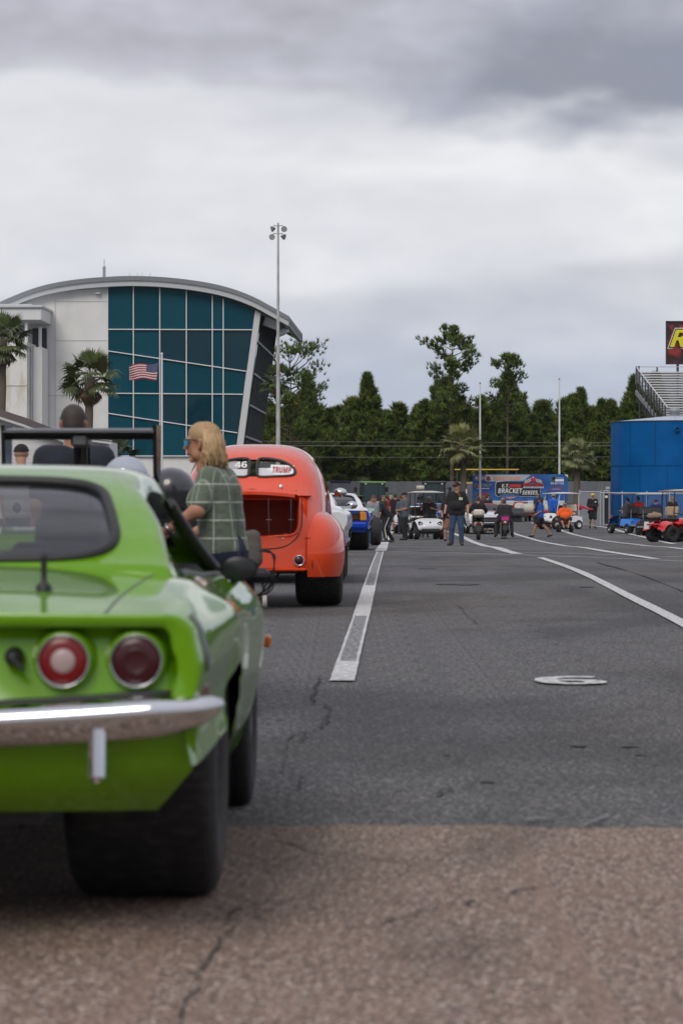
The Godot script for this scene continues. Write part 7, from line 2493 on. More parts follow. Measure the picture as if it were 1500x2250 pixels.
# ---------- golf carts: local front is -z ----------
func golf_cart(label: String, at: Vector3, turn: float, body: Material, seat: Material, roof: Material, o := {}) -> Node3D:
	var t := thing(o.get("called", "golf_cart"), label, "golf cart", at, turn)
	var blk := mat("cart_black", lin(0.012, 0.012, 0.013), 0.6)
	var rr := []   # front cowl
	for i in 8:
		var f := i / 7.0
		var row := PackedVector3Array()
		for j in 17:
			var u := j / 16.0 * 2.0 - 1.0
			var hw := lerpf(0.56, 0.46, f)
			row.append(Vector3(-hw * u, lerpf(0.82, 0.50, pow(f, 1.6)) - 0.10 * pow(absf(u), 3.5), -0.78 - 0.52 * f + 0.12 * u * u * f))
		rr.append(row)
	var apron := PackedVector3Array()
	for v in rr[7]: apron.append(Vector3(v.x * 0.92, 0.36, v.z + 0.05))
	rr.append(apron)
	part(t, "front_cowl", rows_mesh(rr), body)
	part(t, "bumper", box_mesh(Vector3(0, 0.34, -1.28), Vector3(0.72, 0.16, 0.10), 0.04), blk)
	part(t, "emblem", lathe_mesh([Vector2(0.03, -0.01), Vector2(0.028, 0.012), Vector2(0.0, 0.014)], Transform3D(Basis(Vector3.RIGHT, -PI / 2 + 0.5), Vector3(0, 0.66, -1.16)), 12), blk)
	for sg in [-1.0, 1.0]:
		var h := part(t, "headlight", box_mesh(Vector3(sg * 0.37, 0.62, -1.11), Vector3(0.19, 0.12, 0.10), 0.03, Basis(Vector3.BACK, sg * 0.5)), blk)
		part(h, "lens", ball_mesh(Vector3(sg * 0.36, 0.60, -1.165), Vector3(0.05, 0.035, 0.02), 10, 6), mat("lamp_lens", lin(0.5, 0.5, 0.5), 0.1))
	# floor, rear body
	part(t, "floor_pan", box_mesh(Vector3(0, 0.28, -0.35), Vector3(1.05, 0.06, 0.95), 0.01), blk)
	var rb := []
	for i in 9:
		var f := i / 8.0
		var row := PackedVector3Array()
		for j in 17:
			var u := j / 16.0 * 2.0 - 1.0
			var y := 0.36 + 0.36 * pow(maxf(0.0, 1.0 - pow(absf(u), 6.0)), 0.3) * (1.0 - 0.25 * pow(f, 4.0))
			row.append(Vector3(-0.58 * u * (1.0 - 0.08 * f), y, 0.10 + 0.92 * f))
		rb.append(row)
	rb.reverse()
	part(t, "rear_body", rows_mesh(rb), body)
	part(t, "rear_panel", box_mesh(Vector3(0, 0.50, 1.0), Vector3(1.02, 0.26, 0.05), 0.02), body)
	part(t, "rear_bumper", box_mesh(Vector3(0, 0.37, 1.04), Vector3(1.04, 0.07, 0.08), 0.02), mat("bumper_grey", lin(0.20, 0.20, 0.21), 0.5))
	for sg in [-1.0, 1.0]: part(t, "tail_light", box_mesh(Vector3(sg * 0.44, 0.56, 1.03), Vector3(0.09, 0.12, 0.02), 0.01), mat("cart_red", lin(0.25, 0.01, 0.012), 0.3))
	part(t, "seat", box_mesh(Vector3(0, 0.78, 0.30), Vector3(1.05, 0.13, 0.50), 0.05), seat)
	part(t, "backrest", box_mesh(Vector3(0, 1.08, 0.60), Vector3(1.02, 0.36, 0.11), 0.05, Basis(Vector3.RIGHT, -0.15)), seat)
	for sg in [-1.0, 1.0]: part(t, "backrest_strut", tube_mesh([Vector3(sg * 0.3, 0.70, 0.66), Vector3(sg * 0.3, 1.1, 0.68)], 0.02, 6), mat("bumper_grey", lin(0.20, 0.20, 0.21), 0.5))
	var wr: float = o.get("wheel", 0.23)
	for q in [[0.50, -0.86], [0.50, 0.72]]:
		for sg in [-1.0, 1.0]: wheel(t, Vector3(sg * q[0], wr, q[1]), wr, 0.21, wr * 0.55, false, o.get("rim", null))
	part(t, "steering_column", tube_mesh([Vector3(-0.27, 0.75, -0.72), Vector3(-0.27, 1.0, -0.38)], 0.025, 8), blk)
	var sw := []
	for k in 17: sw.append(Vector3(-0.27 + cos(TAU * k / 16) * 0.17, 1.0 + sin(TAU * k / 16) * 0.11, -0.38 - sin(TAU * k / 16) * 0.13))
	part(t, "steering_wheel", tube_mesh(sw, 0.014, 6), blk)
	if o.get("roofed", true):
		var top := []
		for i in 7:
			var f := i / 6.0
			var row := PackedVector3Array()
			for j in 13:
				var u := j / 12.0 * 2.0 - 1.0
				row.append(Vector3(-0.60 * u, 1.83 + 0.05 * (1.0 - pow(absf(u), 4.0)) * sin(PI * clampf(f, 0.06, 0.94)), 0.86 - 1.62 * f))
			top.append(row)
		part(t, "canopy_top", rows_mesh(top), roof)
		part(t, "canopy_rim", box_mesh(Vector3(0, 1.815, 0.05), Vector3(1.2, 0.04, 1.62), 0.015), roof)
		for sg in [-1.0, 1.0]:
			part(t, "canopy_strut", tube_mesh([Vector3(sg * 0.52, 0.78, -0.82), Vector3(sg * 0.52, 1.81, -0.60)], 0.017, 6), o.get("strut", blk))
			part(t, "canopy_strut", tube_mesh([Vector3(sg * 0.50, 0.70, 0.75), Vector3(sg * 0.52, 1.81, 0.72)], 0.017, 6), o.get("strut", blk))
	if o.get("screen", false):
		var s := Mb.new()
		s.quad(Vector3(-0.52, 0.84, -0.80), Vector3(0.52, 0.84, -0.80), Vector3(0.52, 1.3, -0.72), Vector3(-0.52, 1.3, -0.72))
		part(t, "windscreen", s.mesh(), glass("cart_screen", Color(0.5, 0.53, 0.56), 0.3))
		part(t, "screen_edge", tube_mesh([Vector3(-0.52, 1.3, -0.72), Vector3(0.52, 1.3, -0.72)], 0.012, 5), M.white_paint)
	return t

# ---------- scooters ----------
func scooter(label: String, at: Vector3, turn: float, body: Material, top: Material, plate: Material, box_: bool) -> Node3D:
	var t := thing("motor_scooter", label, "scooter", at, turn)
	var blk := mat("cart_black", lin(0.012, 0.012, 0.013), 0.6)
	wheel(t, Vector3(0, 0.25, 0.55), 0.25, 0.13, 0.14, false)
	wheel(t, Vector3(0, 0.25, -0.75), 0.25, 0.11, 0.14, false)
	var rr := []
	for i in 8:
		var f := i / 7.0
		var row := PackedVector3Array()
		for j in 17:
			var a := TAU * j / 16.0
			var w := lerpf(0.15, 0.20, sin(f * PI)) * (1.0 - 0.4 * pow(f, 3.0))
			row.append(Vector3(cos(a) * w, 0.58 + sin(a) * (0.18 - 0.07 * f), -0.15 + 0.88 * f))
		rr.append(row)
	rr.reverse()
	part(t, "tail_body", rows_mesh(rr, true), body)
	part(t, "engine", box_mesh(Vector3(0, 0.34, 0.35), Vector3(0.40, 0.24, 0.55), 0.06), blk)
	part(t, "exhaust", tube_mesh([Vector3(0.22, 0.3, 0.1), Vector3(0.24, 0.34, 0.75)], [0.04, 0.065], 10), blk)
	part(t, "seat", box_mesh(Vector3(0, 0.77, 0.15), Vector3(0.30, 0.11, 0.72), 0.05), blk)
	part(t, "floor_board", box_mesh(Vector3(0, 0.30, -0.35), Vector3(0.36, 0.06, 0.45), 0.02), body)
	part(t, "leg_shield", box_mesh(Vector3(0, 0.62, -0.62), Vector3(0.46, 0.62, 0.07), 0.03, Basis(Vector3.RIGHT, -0.2)), body)
	part(t, "handlebar", tube_mesh([Vector3(-0.34, 1.02, -0.50), Vector3(0, 0.98, -0.62), Vector3(0.34, 1.02, -0.50)], 0.02, 8), blk)
	for sg in [-1.0, 1.0]:
		part(t, "mirror", ball_mesh(Vector3(sg * 0.33, 1.18, -0.55), Vector3(0.06, 0.045, 0.02), 10, 6), blk)
		part(t, "mirror_stalk", tube_mesh([Vector3(sg * 0.25, 1.0, -0.56), Vector3(sg * 0.33, 1.17, -0.55)], 0.008, 5), blk)
	part(t, "tail_light", box_mesh(Vector3(0, 0.62, 0.745), Vector3(0.20, 0.07, 0.05), 0.02), mat("cart_red", lin(0.25, 0.01, 0.012), 0.3))
	part(t, "mudguard", box_mesh(Vector3(0, 0.45, 0.74), Vector3(0.2, 0.22, 0.03), 0.01, Basis(Vector3.RIGHT, -0.25)), blk)
	if box_:
		part(t, "top_box", box_mesh(Vector3(0, 1.03, 0.55), Vector3(0.42, 0.26, 0.36), 0.07), top)
		part(t, "box_rack", box_mesh(Vector3(0, 0.86, 0.55), Vector3(0.36, 0.06, 0.34), 0.02), blk)
	else:
		part(t, "tail_board", box_mesh(Vector3(0, 0.74, 0.72), Vector3(0.36, 0.40, 0.06), 0.03), top)
		part(t, "rear_plate", box_mesh(Vector3(0, 0.80, 0.76), Vector3(0.29, 0.15, 0.01), 0.003), plate)
		part(t, "round_sticker", lathe_mesh([Vector2(0.06, 0.0), Vector2(0.0, 0.004)], Transform3D(Basis(Vector3.RIGHT, PI / 2), Vector3(0, 0.64, 0.755)), 16), M.white_paint)
		for sg in [-1.0, 1.0]: part(t, "wheelie_strut", tube_mesh([Vector3(sg * 0.16, 0.70, 0.72), Vector3(sg * 0.18, 0.06, 0.80)], 0.014, 6), mat("dull_steel", lin(0.22, 0.22, 0.22), 0.4, 0.8))
		part(t, "wheelie_strut", tube_mesh([Vector3(-0.18, 0.07, 0.80), Vector3(0.18, 0.07, 0.80)], 0.02, 6), M.dull_steel)
	return t

func sit(h: float, knee := 0.0) -> Dictionary:   # seated joints, hips at height h
	return {"pelvis": Vector3(0, h, 0), "hl": Vector3(0.10, h, 0), "hr": Vector3(-0.10, h, 0), "kl": Vector3(0.14, h + 0.02 + knee, 0.42), "kr": Vector3(-0.14, h + 0.02 + knee, 0.42),
		"al": Vector3(0.14, maxf(0.09, h - 0.40), 0.46), "ar": Vector3(-0.14, maxf(0.09, h - 0.40), 0.46), "tl": Vector3(0.16, maxf(0.05, h - 0.45), 0.60), "tr": Vector3(-0.16, maxf(0.05, h - 0.45), 0.60),
		"neck": Vector3(0, h + 0.53, -0.04), "head": Vector3(0, h + 0.68, 0.0), "sl": Vector3(0.185, h + 0.48, -0.03), "sr": Vector3(-0.185, h + 0.48, -0.03),
		"el": Vector3(0.25, h + 0.22, 0.06), "er": Vector3(-0.25, h + 0.22, 0.06), "wl": Vector3(0.22, h + 0.20, 0.30), "wr": Vector3(-0.22, h + 0.20, 0.30)}

func merged(a: Dictionary, b: Dictionary) -> Dictionary:
	var o := a.duplicate()
	for k in b: o[k] = b[k]
	return o

# ---------- carts, bikes, tractors and what stands about ----------
func make_vehicles() -> void:
	var white := paint("cart_white", lin(0.60, 0.61, 0.63), 0.35)
	var cream := mat("cart_cream", lin(0.55, 0.50, 0.40), 0.5)
	var tan_ := mat("cart_tan", lin(0.42, 0.29, 0.17), 0.6)
	var roofc := mat("cart_roof_cream", lin(0.58, 0.54, 0.46), 0.5)
	var blk := mat("cart_black", lin(0.012, 0.012, 0.013), 0.6)
	var dark_roof := mat("cart_roof_dark", lin(0.10, 0.095, 0.10), 0.5)
	golf_cart("white golf cart with cream roof driving towards the photographer", G(935, 120.5), PI + 0.12, white, blk, roofc)
	golf_cart("white golf cart with white roof parked behind the mobility scooter", G(1232, 158), PI / 2 + 0.7, white, cream, mat("cart_roof_white", lin(0.66, 0.67, 0.68), 0.45), {"strut": M.white_paint, "rim": M.white_paint})
	golf_cart("bright blue golf cart with dark roof carrying two people", G(1382, 143), 0.42, paint("cart_blue", lin(0.01, 0.19, 0.62), 0.35), blk, dark_roof)
	golf_cart("dark golf cart with pale roof and loaded rear deck by the tank", G(1432, 136), -0.25, blk, blk, roofc, {"wheel": 0.26})
	golf_cart("tan seated golf cart with clear windscreen parked beside the red quad", G(1508, 112), -1.25, mat("cart_red_body", lin(0.10, 0.012, 0.016), 0.4), tan_, mat("cart_roof_tan", lin(0.50, 0.38, 0.25), 0.5), {"screen": true})
	scooter("tan scooter with cream top box and rider in black", G(1050, 118), -0.02, tan_scooter(), cream, blk, true)
	scooter("black scooter with magenta number plate and wheelie struts", G(1106, 122), 0.02, blk, blk, mat("plate_magenta", lin(0.50, 0.02, 0.22), 0.5), false)
	# red quad with fat tyres
	var q := thing("red_quad", "red quad bike with fat black tyres beside the tan cart", "quad bike", G(1480, 108), -0.95)
	var red := paint("quad_red", lin(0.50, 0.012, 0.012), 0.35)
	for z in [-0.62, 0.55]:
		for sg in [-1.0, 1.0]: wheel(q, Vector3(sg * 0.46, 0.29, z), 0.29, 0.27, 0.13, false, blk)
	for z in [-0.62, 0.55]:
		for sg in [-1.0, 1.0]:
			var rr := []
			for i in 9:
				var a := lerpf(0.25, 2.7, i / 8.0)
				rr.append(PackedVector3Array([Vector3(sg * 0.20, 0.30 + sin(a) * 0.40 + 0.05, z + cos(a) * 0.42), Vector3(sg * 0.58, 0.30 + sin(a) * 0.37, z + cos(a) * 0.42)]))
			part(q, "fender", rows_mesh(rr), red)
	var bod := []
	for i in 9:
		var f := i / 8.0
		var row := PackedVector3Array()
		for j in 13:
			var a := TAU * j / 12.0
			row.append(Vector3(cos(a) * 0.2, 0.62 + 0.08 * sin(f * PI * 2.0) + sin(a) * 0.13, -0.85 + f * 1.65))
		bod.append(row)
	part(q, "body_shell", rows_mesh(bod, true), red)
	part(q, "seat", box_mesh(Vector3(0, 0.80, 0.22), Vector3(0.28, 0.12, 0.75), 0.05), blk)
	part(q, "engine", box_mesh(Vector3(0, 0.40, -0.05), Vector3(0.34, 0.30, 0.5), 0.05), blk)
	part(q, "handlebar", tube_mesh([Vector3(-0.38, 1.02, -0.32), Vector3(0, 0.95, -0.45), Vector3(0.38, 1.02, -0.32)], 0.018, 8), blk)
	part(q, "number_plate", box_mesh(Vector3(-0.40, 0.58, 0.93), Vector3(0.24, 0.26, 0.02), 0.006), M.white_paint)
	part(q, "rear_bumper", box_mesh(Vector3(0, 0.62, 0.95), Vector3(0.7, 0.05, 0.06), 0.02), red)
	part(q, "axle", tube_mesh([Vector3(-0.4, 0.29, 0.55), Vector3(0.4, 0.29, 0.55)], 0.03, 8), blk)
	part(q, "axle", tube_mesh([Vector3(-0.4, 0.29, -0.62), Vector3(0.4, 0.29, -0.62)], 0.03, 8), blk)
	# mobility scooter
	var mo := thing("mobility_scooter", "small black powered chair under the man in orange", "mobility scooter", G(1240, 148), PI + 0.05)
	for sg in [-1.0, 1.0]:
		wheel(mo, Vector3(sg * 0.31, 0.18, 0.35), 0.18, 0.12, 0.09, false, blk)
		wheel(mo, Vector3(sg * 0.29, 0.15, -0.40), 0.15, 0.11, 0.08, false, blk)
	part(mo, "chassis", box_mesh(Vector3(0, 0.22, 0.0), Vector3(0.44, 0.14, 0.95), 0.04), blk)
	part(mo, "seat", box_mesh(Vector3(0, 0.47, 0.18), Vector3(0.52, 0.10, 0.48), 0.04), blk)
	part(mo, "backrest", box_mesh(Vector3(0, 0.78, 0.44), Vector3(0.5, 0.55, 0.1), 0.04), blk)
	for sg in [-1.0, 1.0]: part(mo, "armrest", box_mesh(Vector3(sg * 0.33, 0.70, 0.16), Vector3(0.08, 0.05, 0.40), 0.02), blk)
	part(mo, "seat_post", tube_mesh([Vector3(0, 0.25, 0.18), Vector3(0, 0.45, 0.18)], 0.04, 8), blk)
	# tractors behind the crowd
	tractor("green roofed tractor cab behind the crowd", G(818, 186), 0.12, mat("tractor_green", lin(0.045, 0.20, 0.04), 0.5), mat("tractor_roof_green", lin(0.13, 0.27, 0.09), 0.5))
	tractor("dark tractor with round work lamps behind the golf cart", G(953, 186), -0.05, mat("tractor_dark", lin(0.025, 0.028, 0.035), 0.5), mat("tractor_roof_dark", lin(0.03, 0.032, 0.038), 0.5))
	# white tank on the trailer, barrels
	var tr := thing("barrel_trailer", "low red trailer carrying pale banded barrels below the banner", "trailer", G(1180, 188), 0.02)
	part(tr, "bed", box_mesh(Vector3(0, 0.36, 0), Vector3(2.0, 0.10, 1.1), 0.02), mat("trailer_red", lin(0.16, 0.02, 0.025), 0.6))
	for sg in [-1.0, 1.0]: wheel(tr, Vector3(0, 0.0, 0) + Vector3(-0.75 if sg < 0 else -0.2, 0.24, 0.5), 0.24, 0.16, 0.12, false)
	wheel(tr, Vector3(-0.45, 0.24, -0.5), 0.24, 0.16, 0.12, false)
	var lie := Basis(Vector3.BACK, PI / 2)
	var barrel := lathe_mesh([Vector2(0.0, -0.48), Vector2(0.28, -0.40), Vector2(0.31, -0.37), Vector2(0.32, 0.0), Vector2(0.31, 0.37), Vector2(0.28, 0.40), Vector2(0.0, 0.48)], Transform3D(lie, Vector3.ZERO), 20)
	for q2 in [[-0.95, "pale barrel lying on the red trailer beside the hay roll"], [0.55, "pale barrel on the red trailer's end beside the blue shirted man"]]:
		var b := thing("barrel", q2[1], "barrel", tr.position + Vector3(q2[0] * 0.85 + 0.25, 0.73, 0))
		part(b, "drum", barrel, mat("barrel_pale", lin(0.45, 0.43, 0.36), 0.6))
		for e in [-0.3, 0.3]: part(b, "hoop", lathe_mesh([Vector2(0.318, e - 0.02), Vector2(0.328, e), Vector2(0.318, e + 0.02)], Transform3D(lie, Vector3.ZERO), 20), mat("hoop_grey", lin(0.25, 0.25, 0.24), 0.5))
	var hay := thing("hose_reel", "yellowish hose reel strapped between the two pale barrels", "hose reel", tr.position + Vector3(0.08, 0.73, 0))
	for e in 9: part(hay, "hose_turn", lathe_mesh([Vector2(0.27, -0.26 + e * 0.058), Vector2(0.32, -0.23 + e * 0.058), Vector2(0.27, -0.20 + e * 0.058)], Transform3D(lie, Vector3.ZERO), 20), mat("hose_yellow", lin(0.26, 0.20, 0.06), 0.7))
	part(hay, "drum", lathe_mesh([Vector2(0.28, -0.26), Vector2(0.28, 0.26)], Transform3D(lie, Vector3.ZERO), 20), blk)
	var sc := thing("dark_scoop", "dark rounded steel scoop standing beside the barrel trailer", "scoop", G(1131, 186))
	var rows_ := []
	for i in 9:
		var a := lerpf(-0.2, 2.2, i / 8.0)
		rows_.append(PackedVector3Array([Vector3(-0.55, 0.45 + sin(a) * 0.42, cos(a) * 0.45), Vector3(0.5, 0.45 + sin(a) * 0.36, cos(a) * 0.40)]))
	part(sc, "blade", rows_mesh(rows_), mat("scoop_dark", lin(0.02, 0.021, 0.024), 0.5))
	part(sc, "leg", box_mesh(Vector3(0, 0.2, 0), Vector3(0.8, 0.4, 0.3), 0.03), M.scoop_dark)
	var hel := thing("round_sign", "round red and white emblem on the low brown wall", "sign", G(1141, 196.5) + Vector3(0, 0.75, 0))
	part(hel, "disc", lathe_mesh([Vector2(0.36, -0.02), Vector2(0.36, 0.02), Vector2(0.0, 0.02)], Transform3D(Basis(Vector3.RIGHT, PI / 2).scaled(Vector3(1.25, 0.8, 1.0)), Vector3.ZERO), 24), M.banner_red)
	part(hel, "inner_disc", lathe_mesh([Vector2(0.27, 0.028), Vector2(0.0, 0.028)], Transform3D(Basis(Vector3.RIGHT, PI / 2).scaled(Vector3(1.25, 0.8, 1.0)), Vector3.ZERO), 24), M.white_paint)
	# black utility frame and red can beside the white cart
	var uf := thing("utility_cart", "black framed utility cart behind the man in blue", "cart", G(1212, 166), 0.4)
	for sg in [-1.0, 1.0]:
		wheel(uf, Vector3(sg * 0.5, 0.34, 0.7), 0.34, 0.22, 0.15, false, blk)
		wheel(uf, Vector3(sg * 0.5, 0.34, -0.7), 0.34, 0.22, 0.15, false, blk)
		part(uf, "frame", tube_mesh([Vector3(sg * 0.55, 0.5, 0.75), Vector3(sg * 0.52, 1.8, 0.45), Vector3(sg * 0.52, 1.85, -0.4), Vector3(sg * 0.55, 0.8, -0.9)], 0.03, 8), blk)
	part(uf, "frame", tube_mesh([Vector3(-0.52, 1.83, 0.42), Vector3(0.52, 1.83, 0.42)], 0.03, 8), blk)
	part(uf, "body_shell", box_mesh(Vector3(0, 0.55, 0), Vector3(1.0, 0.35, 1.7), 0.06), blk)
	part(uf, "bonnet", box_mesh(Vector3(0, 0.80, -0.65), Vector3(0.95, 0.25, 0.5), 0.08), mat("utility_red", lin(0.30, 0.015, 0.02), 0.4))
	var can := thing("fuel_can", "bright red fuel can on the white parked golf cart", "fuel can", G(1270, 159) + Vector3(0, 0.98, 0))
	part(can, "body", box_mesh(Vector3(0, 0.12, 0), Vector3(0.42, 0.26, 0.24), 0.07), mat("can_red", lin(0.55, 0.03, 0.06), 0.45))
	part(can, "spout", tube_mesh([Vector3(0.2, 0.16, 0), Vector3(0.5, 0.05, 0), Vector3(0.75, 0.02, 0)], [0.06, 0.05, 0.03], 8), M.can_red)
	# load on the dark cart's deck
	var bag := thing("tan_bag", "tan bag lying on the dark golf cart's rear deck", "bag", G(1438, 135.2) + Vector3(0.0, 0.72, 0))
	var bb := Mb.new()
	bb.add(blob([[Vector3(-0.22, 0.14, 0), Vector3(0.2, 0.16, 0), 0.13, 0.12], [Vector3(-0.05, 0.24, 0), Vector3(0.1, 0.22, 0), 0.1, 0.08]], 0.03, 0.05), Transform3D.IDENTITY)
	part(bag, "body", bb.mesh(), mat("bag_tan", lin(0.26, 0.18, 0.13), 0.8))
	part(bag, "strap", tube_mesh([Vector3(-0.2, 0.26, 0.05), Vector3(-0.02, 0.42, 0.06), Vector3(0.18, 0.28, 0.05)], 0.015, 6), blk)
	# tank on the roof of the crowd's pit cart
	var tk := thing("roll_tank", "pale cylindrical tank on a rack over the golf cart's roof", "tank", G(923, 128) + Vector3(0, 1.9, 0))
	part(tk, "cylinder", lathe_mesh([Vector2(0.0, -0.16), Vector2(0.08, -0.16), Vector2(0.10, -0.13), Vector2(0.10, 0.13), Vector2(0.08, 0.16), Vector2(0.0, 0.16)], Transform3D(lie, Vector3(0, 0.14, 0)), 16), M.barrel_pale)
	for e in [-0.08, 0.08]: part(tk, "band", lathe_mesh([Vector2(0.102, e - 0.012), Vector2(0.105, e), Vector2(0.102, e + 0.012)], Transform3D(lie, Vector3(0, 0.14, 0)), 16), M.hoop_grey)
	part(tk, "rack_leg", tube_mesh([Vector3(0, 0.05, 0), Vector3(0, -1.9, 0)], 0.03, 6), blk)

func tan_scooter() -> StandardMaterial3D:
	return paint("scooter_tan", lin(0.33, 0.24, 0.16), 0.35)

func tractor(label: String, at: Vector3, turn: float, body: Material, roof: Material) -> void:
	var t := thing("tractor", label, "tractor", at, turn)
	var blk := mat("cart_black", lin(0.012, 0.012, 0.013), 0.6)
	var gl := glass("tractor_glass", Color(0.12, 0.22, 0.22), 0.55)
	part(t, "cab_roof", box_mesh(Vector3(0, 2.36, 0), Vector3(1.50, 0.13, 1.5), 0.05), roof)
	for sx in [-1.0, 1.0]:
		for sz in [-1.0, 1.0]: part(t, "cab_post", tube_mesh([Vector3(sx * 0.68, 1.0, sz * 0.62), Vector3(sx * 0.62, 2.32, sz * 0.58)], 0.05, 8), blk)
		part(t, "side_glass", box_mesh(Vector3(sx * 0.65, 1.68, 0), Vector3(0.02, 1.2, 1.15)), gl)
		wheel(t, Vector3(sx * 0.82, 0.75, 0.1), 0.75, 0.40, 0.4, false, mat("wheel_yellow", lin(0.35, 0.25, 0.02), 0.5))
		wheel(t, Vector3(sx * 0.62, 0.45, -1.9), 0.45, 0.26, 0.24, false, M.get("wheel_yellow", blk))
		part(t, "fender", box_mesh(Vector3(sx * 0.82, 1.56, 0.1), Vector3(0.42, 0.05, 1.2), 0.02), body)
		part(t, "mirror", box_mesh(Vector3(sx * 0.95, 1.95, -0.62), Vector3(0.17, 0.28, 0.06), 0.02), blk)
		part(t, "mirror_arm", tube_mesh([Vector3(sx * 0.64, 2.0, -0.6), Vector3(sx * 0.95, 2.0, -0.62)], 0.015, 5), blk)
		part(t, "work_lamp", ball_mesh(Vector3(sx * 0.5, 2.27, 0.72), Vector3(0.07, 0.05, 0.03), 10, 6), mat("lamp_lens", lin(0.5, 0.5, 0.5), 0.1))
	part(t, "rear_glass", box_mesh(Vector3(0, 1.68, 0.62), Vector3(1.2, 1.2, 0.02)), gl)
	part(t, "windscreen", box_mesh(Vector3(0, 1.68, -0.62), Vector3(1.2, 1.2, 0.02)), gl)
	part(t, "cab_floor", box_mesh(Vector3(0, 0.95, 0), Vector3(1.3, 0.3, 1.35), 0.04), blk)
	part(t, "seat", box_mesh(Vector3(0, 1.45, 0.15), Vector3(0.5, 0.75, 0.2), 0.06), blk)
	part(t, "centre_post", tube_mesh([Vector3(0.28, 1.1, 0.63), Vector3(0.28, 2.3, 0.6)], 0.035, 6), blk)
	part(t, "bonnet", box_mesh(Vector3(0, 1.05, -1.6), Vector3(0.75, 0.65, 1.9), 0.1), body)
	part(t, "exhaust", tube_mesh([Vector3(0.42, 1.2, -0.95), Vector3(0.42, 2.2, -0.95)], 0.04, 8), blk)
	part(t, "engine", box_mesh(Vector3(0, 0.6, -0.9), Vector3(0.55, 0.45, 2.4), 0.05), blk)

